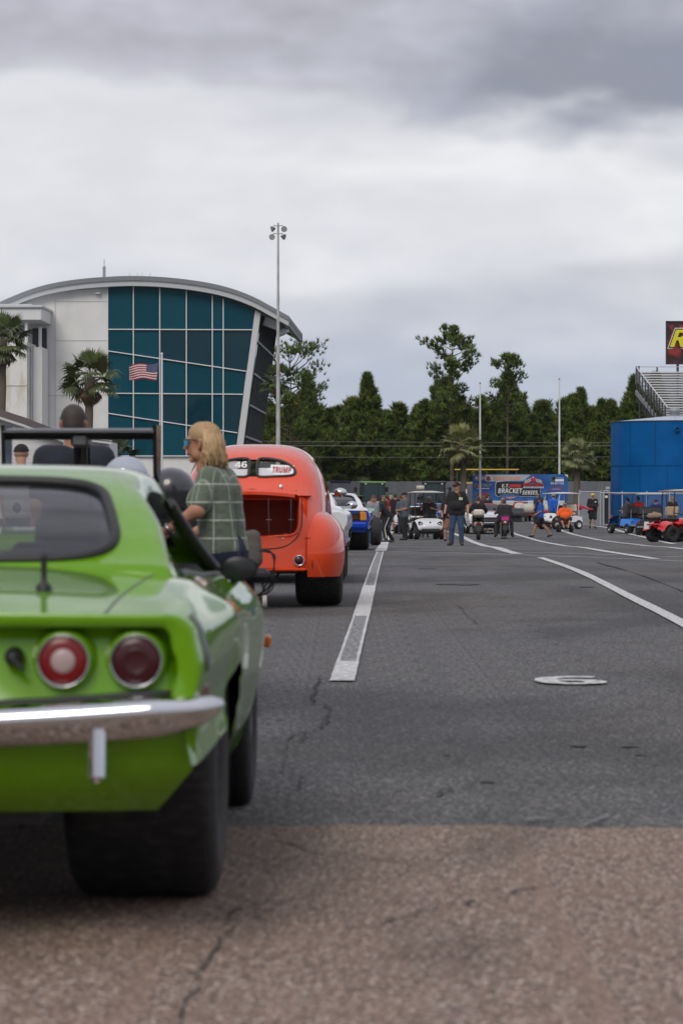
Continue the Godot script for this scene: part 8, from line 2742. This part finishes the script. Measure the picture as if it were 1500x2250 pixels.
# ---------- people ----------
func make_people() -> void:
	var black := lin(0.010, 0.010, 0.012)
	var tan_skin := lin(0.36, 0.18, 0.11)
	var pale := lin(0.44, 0.25, 0.17)
	var jeans := lin(0.028, 0.060, 0.115)
	var dark_jeans := lin(0.018, 0.026, 0.045)
	var grey := lin(0.07, 0.085, 0.105)
	make_near_woman()
	# man seen from behind beyond the wing
	person("person with short dark hair and navy T-shirt seen from behind the black wing", G(163, 18.6), PI + 0.25, {"h": 1.68, "fat": 0.03, "shirt": lin(0.012, 0.015, 0.024), "pants": dark_jeans, "skin": tan_skin, "hair_color": lin(0.035, 0.027, 0.022), "cell": 0.02, "look": -0.2})
	person("person in a black cap with yellow lettering beyond the green coupe's roof", G(46, 38.0), PI - 0.3, {"h": 1.76, "cap": black, "shirt": lin(0.3, 0.3, 0.3), "skin": pale, "hair": "none", "look": 0.6, "cell": 0.03})
	var hel := person("person in a polished silver helmet behind the green coupe's roof", G(277, 17.6), PI + 0.1, {"h": 1.30, "shirt": black, "skin": tan_skin, "hair": "none", "cell": 0.03})
	helmet(hel, Vector3(0, 1.62, 0.02) * 1.30 / 1.75, mat("helmet_silver", lin(0.45, 0.47, 0.52), 0.12, 0.7))
	hel = person("person in a black helmet bending beside the blonde woman", G(372, 17.4), PI - 0.4, {"h": 1.23, "shirt": black, "pants": black, "skin": tan_skin, "hair": "none", "cell": 0.03, "J": {"head": Vector3(0, 1.62, 0.05)}})
	helmet(hel, Vector3(0, 1.62, 0.05) * 1.23 / 1.75, mat("helmet_black", lin(0.025, 0.026, 0.030), 0.25, 0.0, {"clearcoat_enabled": true, "clearcoat": 0.8, "clearcoat_roughness": 0.1}))
	# men round the roadster and the crowd further up the lane
	person("person bald and bending over the roadster in black shirt with striped trousers", G(848, 106), -PI / 2 + 0.35, {"h": 1.78, "shirt": lin(0.012, 0.012, 0.02), "pants": black, "skin": tan_skin, "hair": "none", "look": 0.1, "nod": 0.35,
		"J": {"pelvis": Vector3(0, 0.92, -0.06), "hl": Vector3(0.09, 0.90, -0.06), "hr": Vector3(-0.09, 0.90, -0.06), "neck": Vector3(0, 1.30, 0.32), "head": Vector3(0, 1.40, 0.44), "sl": Vector3(0.19, 1.26, 0.27), "sr": Vector3(-0.19, 1.26, 0.27), "el": Vector3(0.26, 0.98, 0.32), "er": Vector3(-0.26, 0.98, 0.30), "wl": Vector3(0.18, 0.85, 0.52), "wr": Vector3(-0.18, 0.85, 0.52), "kl": Vector3(0.12, 0.50, 0.12), "kr": Vector3(-0.12, 0.50, -0.02), "al": Vector3(0.12, 0.085, 0.05), "ar": Vector3(-0.12, 0.085, -0.28), "tl": Vector3(0.14, 0.035, 0.2), "tr": Vector3(-0.14, 0.035, -0.14)}, "shoe": lin(0.05, 0.05, 0.05)})
	var st := get_child(get_child_count() - 1)
	part(st, "trouser_stripe", tube_mesh([Vector3(0.185, 0.88, -0.04), Vector3(0.195, 0.50, 0.13), Vector3(0.18, 0.14, 0.06)], 0.02, 6), mat("stripe_cream", lin(0.55, 0.50, 0.40), 0.8))
	person("person with grey hair stooping low behind the bald man", G(834, 108), -PI / 2, {"h": 1.6, "shirt": black, "pants": jeans, "skin": pale, "hair_color": lin(0.14, 0.13, 0.12), "J": {"neck": Vector3(0, 1.36, 0.2), "head": Vector3(0, 1.48, 0.3), "sl": Vector3(0.19, 1.32, 0.16), "sr": Vector3(-0.19, 1.32, 0.16)}})
	person("person in a grey top leaning in by the magenta coupe", G(819, 100), 0.5, {"h": 1.55, "shirt": lin(0.22, 0.23, 0.26), "pants": jeans, "skin": tan_skin, "nod": 0.3, "hair_color": lin(0.06, 0.04, 0.03)})
	person("person with brown hair looking down beyond the magenta coupe", G(820, 118), 0.3, {"h": 1.72, "shirt": lin(0.3, 0.32, 0.36), "skin": tan_skin})
	person("person with sandy hair and dark shirt turned towards the crowd", G(841, 150), 0.9, {"h": 1.75, "shirt": lin(0.03, 0.045, 0.03), "skin": tan_skin, "hair_color": lin(0.12, 0.07, 0.035)})
	person("person in a black top standing beside the red jacketed one", G(849, 156), PI, {"h": 1.74, "shirt": black, "skin": tan_skin})
	person("person in a red long sleeved jacket and jeans in the crowd", G(859, 150), -0.7, {"h": 1.76, "shirt": lin(0.30, 0.008, 0.014), "sleeve": 1.9, "pants": jeans, "skin": pale, "hair_color": lin(0.30, 0.26, 0.21), "fat": 0.03})
	person("person in black T-shirt, shorts and black socks seen from behind", G(868, 149), PI, {"h": 1.84, "fat": 0.03, "shirt": black, "pants": lin(0.02, 0.022, 0.026), "plen": 0.95, "skin": tan_skin, "hair_color": lin(0.03, 0.022, 0.018)})
	person("person in dark cap and grey shirt behind the folded arms", G(882, 140), 0.4, {"h": 1.74, "shirt": grey, "cap": black, "skin": tan_skin})
	var folded := {"el": Vector3(0.27, 1.16, 0.03), "er": Vector3(-0.27, 1.16, 0.03), "wl": Vector3(0.02, 1.10, 0.20), "wr": Vector3(-0.02, 1.06, 0.20)}
	person("person in black cap and grey T-shirt with folded arms beside the cart", G(889, 116), -PI / 2 + 0.3, {"h": 1.80, "fat": 0.03, "shirt": grey, "pants": black, "cap": black, "skin": tan_skin, "hair": "none", "J": folded, "look": -0.3})
	# the golf cart's driver and passenger
	person("person in white cap and black shirt driving the white golf cart", G(942, 120.4) + Vector3(0.0, 0.13, 0), 0.12, {"h": 1.76, "shirt": black, "pants": black, "cap": lin(0.6, 0.6, 0.6), "skin": lin(0.22, 0.11, 0.07), "hair": "none", "J": merged(sit(0.74), {"wl": Vector3(0.10, 1.05, 0.42), "el": Vector3(0.28, 0.98, 0.2), "wr": Vector3(-0.40, 0.98, 0.45), "er": Vector3(-0.32, 1.02, 0.18)})})
	person("person with red hair half hidden behind the cart's driver", G(934, 127), 0.2, {"h": 1.45, "shirt": lin(0.4, 0.25, 0.2), "skin": pale, "hair": "long", "hair_color": lin(0.30, 0.15, 0.07)})
	# the big man in black
	var big := person("person in black T-shirt, jeans and red-fronted cap walking with sunglasses", G(1003, 90.5), -0.12, {"h": 1.86, "fat": 0.055, "cell": 0.02, "shirt": black, "pants": jeans, "cap": black, "skin": lin(0.42, 0.22, 0.15), "hair": "none", "look": -0.75, "glasses": true, "shoe": lin(0.035, 0.024, 0.016), "sleeve": 0.85,
		"J": {"el": Vector3(0.29, 1.13, -0.02), "er": Vector3(-0.29, 1.13, -0.03), "wl": Vector3(0.31, 0.88, 0.08), "wr": Vector3(-0.33, 0.88, 0.07), "kl": Vector3(0.12, 0.5, 0.03), "kr": Vector3(-0.13, 0.5, 0.05), "al": Vector3(0.13, 0.085, -0.02), "ar": Vector3(-0.15, 0.085, 0.0), "tl": Vector3(0.16, 0.035, 0.13), "tr": Vector3(-0.22, 0.035, 0.13)}})
	part(big, "cap_badge", box_mesh(Vector3(0, 0.085, 0.10), Vector3(0.09, 0.055, 0.012), 0.004), mat("badge_red", lin(0.38, 0.05, 0.05), 0.6), Transform3D(Basis(Vector3.UP, -0.75), Vector3(0, 1.62, 0.02) * 1.06))
	part(big, "neck_strap", tube_mesh([Vector3(0.02, 1.56, 0.11), Vector3(0.10, 1.46, 0.155), Vector3(0.12, 1.36, 0.18)], 0.008, 5), mat("lanyard_orange", lin(0.55, 0.12, 0.02), 0.7))
	part(big, "pass_card", box_mesh(Vector3(0.13, 1.37, 0.185), Vector3(0.11, 0.08, 0.01), 0.003), mat("pass_pale", lin(0.45, 0.50, 0.35), 0.5))
	part(big, "wrist_watch", lathe_mesh([Vector2(0.036, -0.015), Vector2(0.040, 0.0), Vector2(0.036, 0.015)], Transform3D(Basis.IDENTITY, Vector3(0.325, 0.97, 0.07)), 12), M.dull_steel)
	part(big, "radio", box_mesh(Vector3(-0.345, 0.80, 0.12), Vector3(0.05, 0.13, 0.03), 0.01), M.cart_black)
	part(big, "radio", tube_mesh([Vector3(-0.345, 0.74, 0.12), Vector3(-0.34, 0.58, 0.12)], 0.008, 5), M.cart_black)
	person("person whose bare legs and orange shorts show behind the big man", G(983, 112), 0.4, {"h": 1.68, "shirt": black, "pants": lin(0.3, 0.14, 0.08), "plen": 0.9, "skin": tan_skin})
	# riders
	person("person in black riding the tan scooter away", G(1050, 118.1) + Vector3(0, 0.02, 0), PI - 0.02, {"h": 1.72, "shirt": black, "sleeve": 1.9, "pants": black, "skin": tan_skin, "hair_color": lin(0.05, 0.025, 0.015), "J": merged(sit(0.86, -0.05), {"wl": Vector3(0.30, 1.04, 0.48), "wr": Vector3(-0.30, 1.04, 0.48), "el": Vector3(0.31, 1.10, 0.15), "er": Vector3(-0.31, 1.10, 0.15), "al": Vector3(0.17, 0.40, 0.42), "ar": Vector3(-0.17, 0.40, 0.42), "tl": Vector3(0.17, 0.36, 0.56), "tr": Vector3(-0.17, 0.36, 0.56)})})
	person("person in grey hooded top riding the black scooter", G(1107, 122.1), PI, {"h": 1.74, "fat": 0.03, "shirt": lin(0.018, 0.019, 0.021), "sleeve": 1.9, "pants": lin(0.02, 0.021, 0.024), "skin": tan_skin, "hair_color": lin(0.05, 0.04, 0.04), "J": merged(sit(0.84, -0.25), {"kl": Vector3(0.30, 0.60, 0.22), "kr": Vector3(-0.30, 0.60, 0.22), "al": Vector3(0.32, 0.16, 0.06), "ar": Vector3(-0.32, 0.16, 0.06), "tl": Vector3(0.36, 0.10, 0.22), "tr": Vector3(-0.36, 0.10, 0.22), "wl": Vector3(0.34, 1.0, 0.45), "wr": Vector3(-0.34, 1.0, 0.45), "neck": Vector3(0, 1.32, 0.06), "head": Vector3(0, 1.45, 0.12), "sl": Vector3(0.2, 1.28, 0.06), "sr": Vector3(-0.2, 1.28, 0.06)})})
	person("person with long fair hair and pale top beyond the black scooter", G(1104, 138), PI - 0.7, {"h": 1.66, "shirt": lin(0.22, 0.17, 0.18), "sleeve": 1.8, "pants": lin(0.02, 0.02, 0.022), "skin": pale, "hair": "long", "hair_color": lin(0.26, 0.15, 0.08)})
	person("person in black T-shirt and white shorts turned to the banner", G(1071, 150), PI - 0.6, {"h": 1.80, "shirt": black, "pants": lin(0.55, 0.54, 0.52), "plen": 1.0, "skin": tan_skin, "cap": lin(0.05, 0.02, 0.02), "look": -0.6})
	person("person with dark hair beside the one in white shorts", G(1061, 158), 0.3, {"h": 1.78, "shirt": lin(0.05, 0.015, 0.015), "pants": black, "skin": lin(0.20, 0.11, 0.07)})
	# the woman in blue, striding
	person("person in royal blue T-shirt, black shorts and cap striding past", G(1187, 128), -PI / 2 - 0.1, {"h": 1.66, "fat": 0.015, "bust": true, "cell": 0.022, "shirt": lin(0.008, 0.075, 0.42), "pants": lin(0.012, 0.014, 0.02), "plen": 0.72, "cap": black, "skin": lin(0.33, 0.15, 0.08), "hair": "long", "hair_color": lin(0.03, 0.017, 0.012),
		"J": {"kl": Vector3(0.09, 0.52, 0.20), "al": Vector3(0.09, 0.09, 0.34), "tl": Vector3(0.09, 0.05, 0.48), "kr": Vector3(-0.09, 0.53, -0.12), "ar": Vector3(-0.09, 0.12, -0.44), "tr": Vector3(-0.09, 0.045, -0.30), "er": Vector3(-0.24, 1.14, 0.02), "wr": Vector3(-0.20, 0.99, 0.25), "el": Vector3(0.24, 1.13, -0.02), "wl": Vector3(0.2, 0.98, 0.22)}})
	person("person in navy T-shirt standing before the blue banner", G(1182, 176), 0.2, {"h": 1.84, "shirt": lin(0.015, 0.035, 0.085), "pants": lin(0.02, 0.025, 0.035), "plen": 1.0, "skin": tan_skin})
	person("person in bright blue shirt turned away by the black framed cart", G(1215, 160), PI, {"h": 1.80, "shirt": lin(0.01, 0.10, 0.50), "pants": lin(0.012, 0.014, 0.02), "plen": 1.0, "skin": tan_skin, "cap": lin(0.3, 0.28, 0.02), "fat": 0.03})
	# the man in orange
	person("person in bright orange shirt and grey cap seated on the powered chair", G(1240, 147.85) + Vector3(0, 0, 0), 0.05, {"h": 1.74, "fat": 0.13, "shirt": lin(0.75, 0.10, 0.008), "sleeve": 0.95, "pants": lin(0.02, 0.018, 0.018), "plen": 0.95, "skin": lin(0.40, 0.21, 0.15), "cap": lin(0.16, 0.17, 0.17), "glasses": true, "hair": "none", "barefoot": true, "J": merged(sit(0.60), {"kl": Vector3(0.22, 0.62, 0.38), "kr": Vector3(-0.22, 0.62, 0.38), "al": Vector3(0.10, 0.25, 0.42), "ar": Vector3(-0.10, 0.25, 0.42), "tl": Vector3(0.11, 0.22, 0.56), "tr": Vector3(-0.11, 0.22, 0.56), "el": Vector3(0.36, 0.84, 0.08), "er": Vector3(-0.36, 0.84, 0.08), "wl": Vector3(0.26, 0.80, 0.30), "wr": Vector3(-0.34, 0.76, 0.30)})})
	person("person in yellow cap, black T-shirt and shorts walking by the fence", G(1301, 160), 0.1, {"h": 1.82, "fat": 0.06, "shirt": black, "pants": lin(0.010, 0.011, 0.013), "plen": 0.95, "cap": lin(0.62, 0.42, 0.02), "skin": lin(0.40, 0.22, 0.15), "hair": "none", "sleeve": 0.95, "J": {"kl": Vector3(0.10, 0.5, 0.10), "al": Vector3(0.11, 0.085, 0.06), "tl": Vector3(0.13, 0.035, 0.2), "kr": Vector3(-0.10, 0.52, 0.02), "ar": Vector3(-0.11, 0.12, -0.18), "tr": Vector3(-0.13, 0.05, -0.05)}})
	var yc := get_child(get_child_count() - 1)
	part(yc, "shirt_badge", box_mesh(Vector3(0.11, 1.38, 0.205), Vector3(0.11, 0.05, 0.01), 0.003), M.white_paint)
	# on the blue cart and by the tan cart
	var ct := 0.42
	var at := G(1382, 143)
	var b := Basis(Vector3.UP, ct)
	person("person in dark cap and grey shirt on the blue golf cart", at + b * Vector3(-0.28, 0.12, 0.32), ct + PI, {"h": 1.72, "shirt": lin(0.05, 0.05, 0.055), "pants": jeans, "skin": tan_skin, "cap": black, "J": sit(0.74)})
	person("person in red T-shirt with black hair on the blue golf cart", at + b * Vector3(0.28, 0.12, 0.30), ct + PI, {"h": 1.80, "shirt": lin(0.55, 0.012, 0.012), "pants": black, "skin": tan_skin, "hair_color": lin(0.008, 0.008, 0.009), "fat": 0.02, "J": merged(sit(0.74), {"er": Vector3(-0.30, 0.96, 0.0), "wr": Vector3(-0.36, 0.84, 0.15)})})
	person("person with long brown hair beyond the tan golf cart", G(1476, 150), PI, {"h": 1.70, "shirt": black, "pants": black, "skin": tan_skin, "hair": "long", "hair_color": lin(0.20, 0.11, 0.05)})
	person("person in blue and yellow jacket sitting in the dark golf cart", G(1440, 137.5) + Vector3(0, 0.1, 0), PI - 0.25, {"h": 1.74, "shirt": lin(0.01, 0.03, 0.16), "sleeve": 1.8, "pants": black, "skin": tan_skin, "cap": lin(0.05, 0.06, 0.12), "J": sit(0.74)})

func helmet(t: Node3D, c: Vector3, m: Material) -> void:
	var o := part(t, "helmet", blob([sph(c + Vector3(0, 0.03, -0.015), 0.128), [c + Vector3(0, -0.06, -0.02), c + Vector3(0, -0.05, 0.06), 0.105, 0.09], sph(c + Vector3(0, 0.02, 0.03), 0.12)], 0.014, 0.04), m)
	var v := Mb.new()
	var rr := []
	for i in 5:
		var row := PackedVector3Array()
		for j in 13:
			var a := lerpf(-1.15, 1.15, j / 12.0)
			row.append(c + Vector3(sin(a) * 0.15, -0.035 + i * 0.022, 0.005 + cos(a) * 0.155))
		rr.append(row)
	v.rows(rr)
	part(o, "visor", v.mesh(), mat("visor_dark", lin(0.01, 0.011, 0.013), 0.08))

func make_near_woman() -> void:
	# checked green shirt: thin pale lines woven into the cloth
	var img := Image.create(512, 512, false, Image.FORMAT_RGB8)
	img.fill(lin(0.10, 0.125, 0.09))
	for y in range(0, 512, 2):
		for x in range(0, 512, 2):
			var k := 1.0 + rng.randf_range(-0.13, 0.13)
			img.fill_rect(Rect2i(x, y, 2, 2), lin(0.10 * k, 0.125 * k, 0.09 * k))
	for i in 4:
		img.fill_rect(Rect2i(i * 128 + 20, 0, 9, 512), lin(0.42, 0.44, 0.38))
		img.fill_rect(Rect2i(0, i * 128 + 60, 512, 10), lin(0.42, 0.44, 0.38))
	var sm := mat("checked_shirt", Color(1, 1, 1), 0.9, 0.0, {"albedo_texture": ImageTexture.create_from_image(img), "uv1_triplanar": true, "uv1_scale": Vector3(2.6, 2.6, 2.6), "normal_enabled": true, "normal_texture": fold_tex(), "normal_scale": 0.9, "rim_enabled": true, "rim": 0.2})
	var z := 16.6
	var at := G(486, z)
	var J := {"pelvis": Vector3(0, 0.93, -0.03), "hl": Vector3(0.095, 0.91, -0.03), "hr": Vector3(-0.095, 0.91, -0.03), "neck": Vector3(0, 1.43, 0.05), "head": Vector3(0, 1.585, 0.115),
		"sl": Vector3(0.155, 1.375, 0.03), "sr": Vector3(-0.155, 1.375, 0.03), "el": Vector3(0.27, 1.19, 0.06), "wl": Vector3(0.27, 1.07, 0.25), "er": Vector3(-0.22, 1.12, 0.10), "wr": Vector3(-0.18, 1.0, 0.33),
		"kl": Vector3(0.10, 0.50, 0.02), "kr": Vector3(-0.10, 0.50, 0.0)}
	var t := person("person, blonde woman in green checked shirt and mirrored sunglasses beside the orange coupe", at, -PI / 2 - 0.28, {"h": 1.56, "cell": 0.015, "ccell": 0.013, "fat": -0.03, "bust": true, "shirt_mat": sm, "sleeve": 0.80, "hem": 0.08, "pants": lin(0.008, 0.012, 0.032), "skin": lin(0.42, 0.20, 0.12), "hair": "none", "J": J, "look": 0.08, "nod": -0.02, "hs": 1.03})
	t.set_meta("label", "blonde person in green checked shirt and mirrored sunglasses behind the green coupe")
	var s := 1.56 / 1.75
	var hx := Transform3D(Basis(Vector3.UP, 0.08).scaled(Vector3(s, s, s) * 1.03), J.head * s)
	# hair: many strands falling to the shoulders
	var hm := Mb.new()
	hm.tinted = true
	var r := RandomNumberGenerator.new()
	r.seed = 12
	hm.tint = Color(0.36, 0.23, 0.11)
	var cap := blob([sph(Vector3(0, 0.046, -0.028), 0.084), sph(Vector3(0, 0.058, 0.010), 0.077), [Vector3(-0.045, 0.0, -0.06), Vector3(-0.05, -0.09, -0.07), 0.048, 0.036], [Vector3(0.045, 0.0, -0.06), Vector3(0.05, -0.09, -0.07), 0.048, 0.036], [Vector3(0, 0, -0.065), Vector3(0, -0.11, -0.075), 0.058, 0.042]], 0.009, 0.02)
	hm.add(cap, Transform3D.IDENTITY)
	for i in 900:
		var a := r.randf_range(-1.55, 1.55)   # round the head, open at the face
		var el := r.randf_range(0.1, 1.45)
		var d := Vector3(sin(a) * cos(el), sin(el), -cos(a) * cos(el))
		var p0 := Vector3(0, 0.05, -0.012) + d * Vector3(0.084, 0.086, 0.098)
		var side := Vector3(sin(a), 0, -cos(a))
		if absf(a) > 1.6 and el < 0.75: continue
		var p1 := Vector3(0, 0.02, -0.02) + side * Vector3(0.093, 0, 0.098) + Vector3(0, r.randf_range(-0.02, 0.02), 0)
		var L := r.randf_range(0.09, 0.15)
		var p2 := p1 + Vector3(side.x * 0.012, -L * 0.55, side.z * 0.012)
		var p3 := p2 + Vector3(r.randf_range(-0.03, 0.03) - side.x * 0.01, -L * 0.45, r.randf_range(-0.02, 0.02))
		var k := r.randf_range(0.45, 1.5)
		hm.tint = Color(0.46 * k, 0.31 * k, 0.16 * k)
		hm.tube(spline([p0, p1, p2, p3], 3), [0.003, 0.0036, 0.004, 0.004, 0.004, 0.004, 0.0036, 0.003, 0.0024, 0.0012], 3, false)
	part(t, "hair", hm.mesh(), mat("blonde_hair", Color(1, 1, 1), 0.5, 0.0, {"vertex_color_use_as_albedo": true}), hx)
	# wrap sunglasses with a blue-green mirror lens
	var fm := Mb.new()
	var lm := Mb.new()
	for sg in [-1.0, 1.0]:
		var rr := []
		for i in 5:
			var row := PackedVector3Array()
			for j in 9:
				var a := lerpf(0.14, 0.90, j / 8.0)
				row.append(Vector3(sg * sin(a) * 0.088, 0.030 - i * 0.0085 - 0.003 * sin(j / 8.0 * PI), 0.008 + cos(a) * 0.102))
			rr.append(row)
		if sg < 0: rr.reverse()
		lm.rows(rr)
		fm.tube([Vector3(sg * 0.010, 0.030, 0.110), Vector3(sg * 0.045, 0.033, 0.098), Vector3(sg * 0.076, 0.030, 0.062), Vector3(sg * 0.086, 0.024, 0.02), Vector3(sg * 0.088, 0.012, -0.03)], 0.0035, 6)
	fm.tube([Vector3(-0.012, 0.022, 0.111), Vector3(0, 0.025, 0.113), Vector3(0.012, 0.022, 0.111)], 0.003, 6)
	var gl := part(t, "sunglasses", fm.mesh(), mat("sunglasses", lin(0.008, 0.009, 0.01), 0.08), hx)
	part(gl, "mirror_lens", lm.mesh(), mat("lens_teal", lin(0.01, 0.28, 0.36), 0.08, 0.85), hx if false else Transform3D.IDENTITY)
	# lips, brow, orange strap, bracelet
	part(t, "lips", ball_mesh(Vector3(0, -0.051, 0.092), Vector3(0.021, 0.007, 0.007), 10, 6), mat("lip", lin(0.30, 0.10, 0.08), 0.5), hx)
	part(t, "neck_strap", tube_mesh([Vector3(0.05, 1.40, -0.02) * s, Vector3(0.062, 1.40, 0.07) * s, Vector3(0.03, 1.33, 0.125) * s, Vector3(0.0, 1.22, 0.17) * s], 0.011, 6), mat("lanyard_orange", lin(0.55, 0.12, 0.02), 0.7))
	part(t, "bracelet", lathe_mesh([Vector2(0.033, -0.008), Vector2(0.038, 0.0), Vector2(0.033, 0.008)], Transform3D(Basis(Quaternion(Vector3.UP, (J.wl - J.el).normalized())), J.wl.lerp(J.el, 0.08) * s), 14), mat("silver", lin(0.5, 0.5, 0.5), 0.2, 1.0))
	# folded seat and cable on the stand behind her
	var st := thing("pit_cart_seat", "grey canvas seat on a pit cart with dangling black cables", "seat", G(560, 18.2) + Vector3(0, -0.12, 0))
	part(st, "backrest", blob([[Vector3(-0.10, 0.88, 0), Vector3(-0.08, 1.00, -0.02), 0.055, 0.045], [Vector3(-0.01, 0.88, 0), Vector3(-0.01, 1.01, -0.02), 0.058, 0.045]], 0.015, 0.04), mat("canvas_grey", lin(0.085, 0.08, 0.07), 0.9, 0.0, {"normal_enabled": true, "normal_texture": fold_tex(), "uv1_triplanar": true, "uv1_scale": Vector3(4, 4, 4)}))
	part(st, "seat", box_mesh(Vector3(-0.03, 0.79, 0.04), Vector3(0.24, 0.08, 0.20), 0.03), mat("cart_black", lin(0.012, 0.012, 0.013), 0.6))
	part(st, "stand", tube_mesh([Vector3(-0.03, 0.76, 0), Vector3(-0.03, 0.12, 0)], 0.03, 8), M.cart_black)
	for k in 3:
		part(st, "cable", tube_mesh(spline([Vector3(0.03, 0.93, 0.03), Vector3(0.09 + 0.012 * k, 0.93 - 0.01 * k, 0.05), Vector3(0.115, 0.85, 0.05), Vector3(0.08 + 0.01 * k, 0.76 - 0.03 * k, 0.04), Vector3(0.03 - 0.03 * k, 0.66, 0.02)], 5), 0.0045, 5), M.cart_black)

# ---------- everything ----------
func _ready() -> void:
	rng.seed = 2024
	var t0 := Time.get_ticks_msec()
	make_camera_and_light()
	make_ground()
	make_markings()
	make_tower()
	make_shed()
	make_boundary_and_poles()
	make_trees()
	make_palms()
	print("setting ", Time.get_ticks_msec() - t0)
	make_body_pieces()
	make_green_car()
	make_orange_car()
	make_queue_cars()
	make_dragster()
	make_vehicles()
	print("vehicles ", Time.get_ticks_msec() - t0)
	make_people()
	print("people ", Time.get_ticks_msec() - t0)

func make_boundary_and_poles() -> void:
	make_poles()
	make_boundary()
	make_tank()
	make_bleachers()
	make_chain_fence()
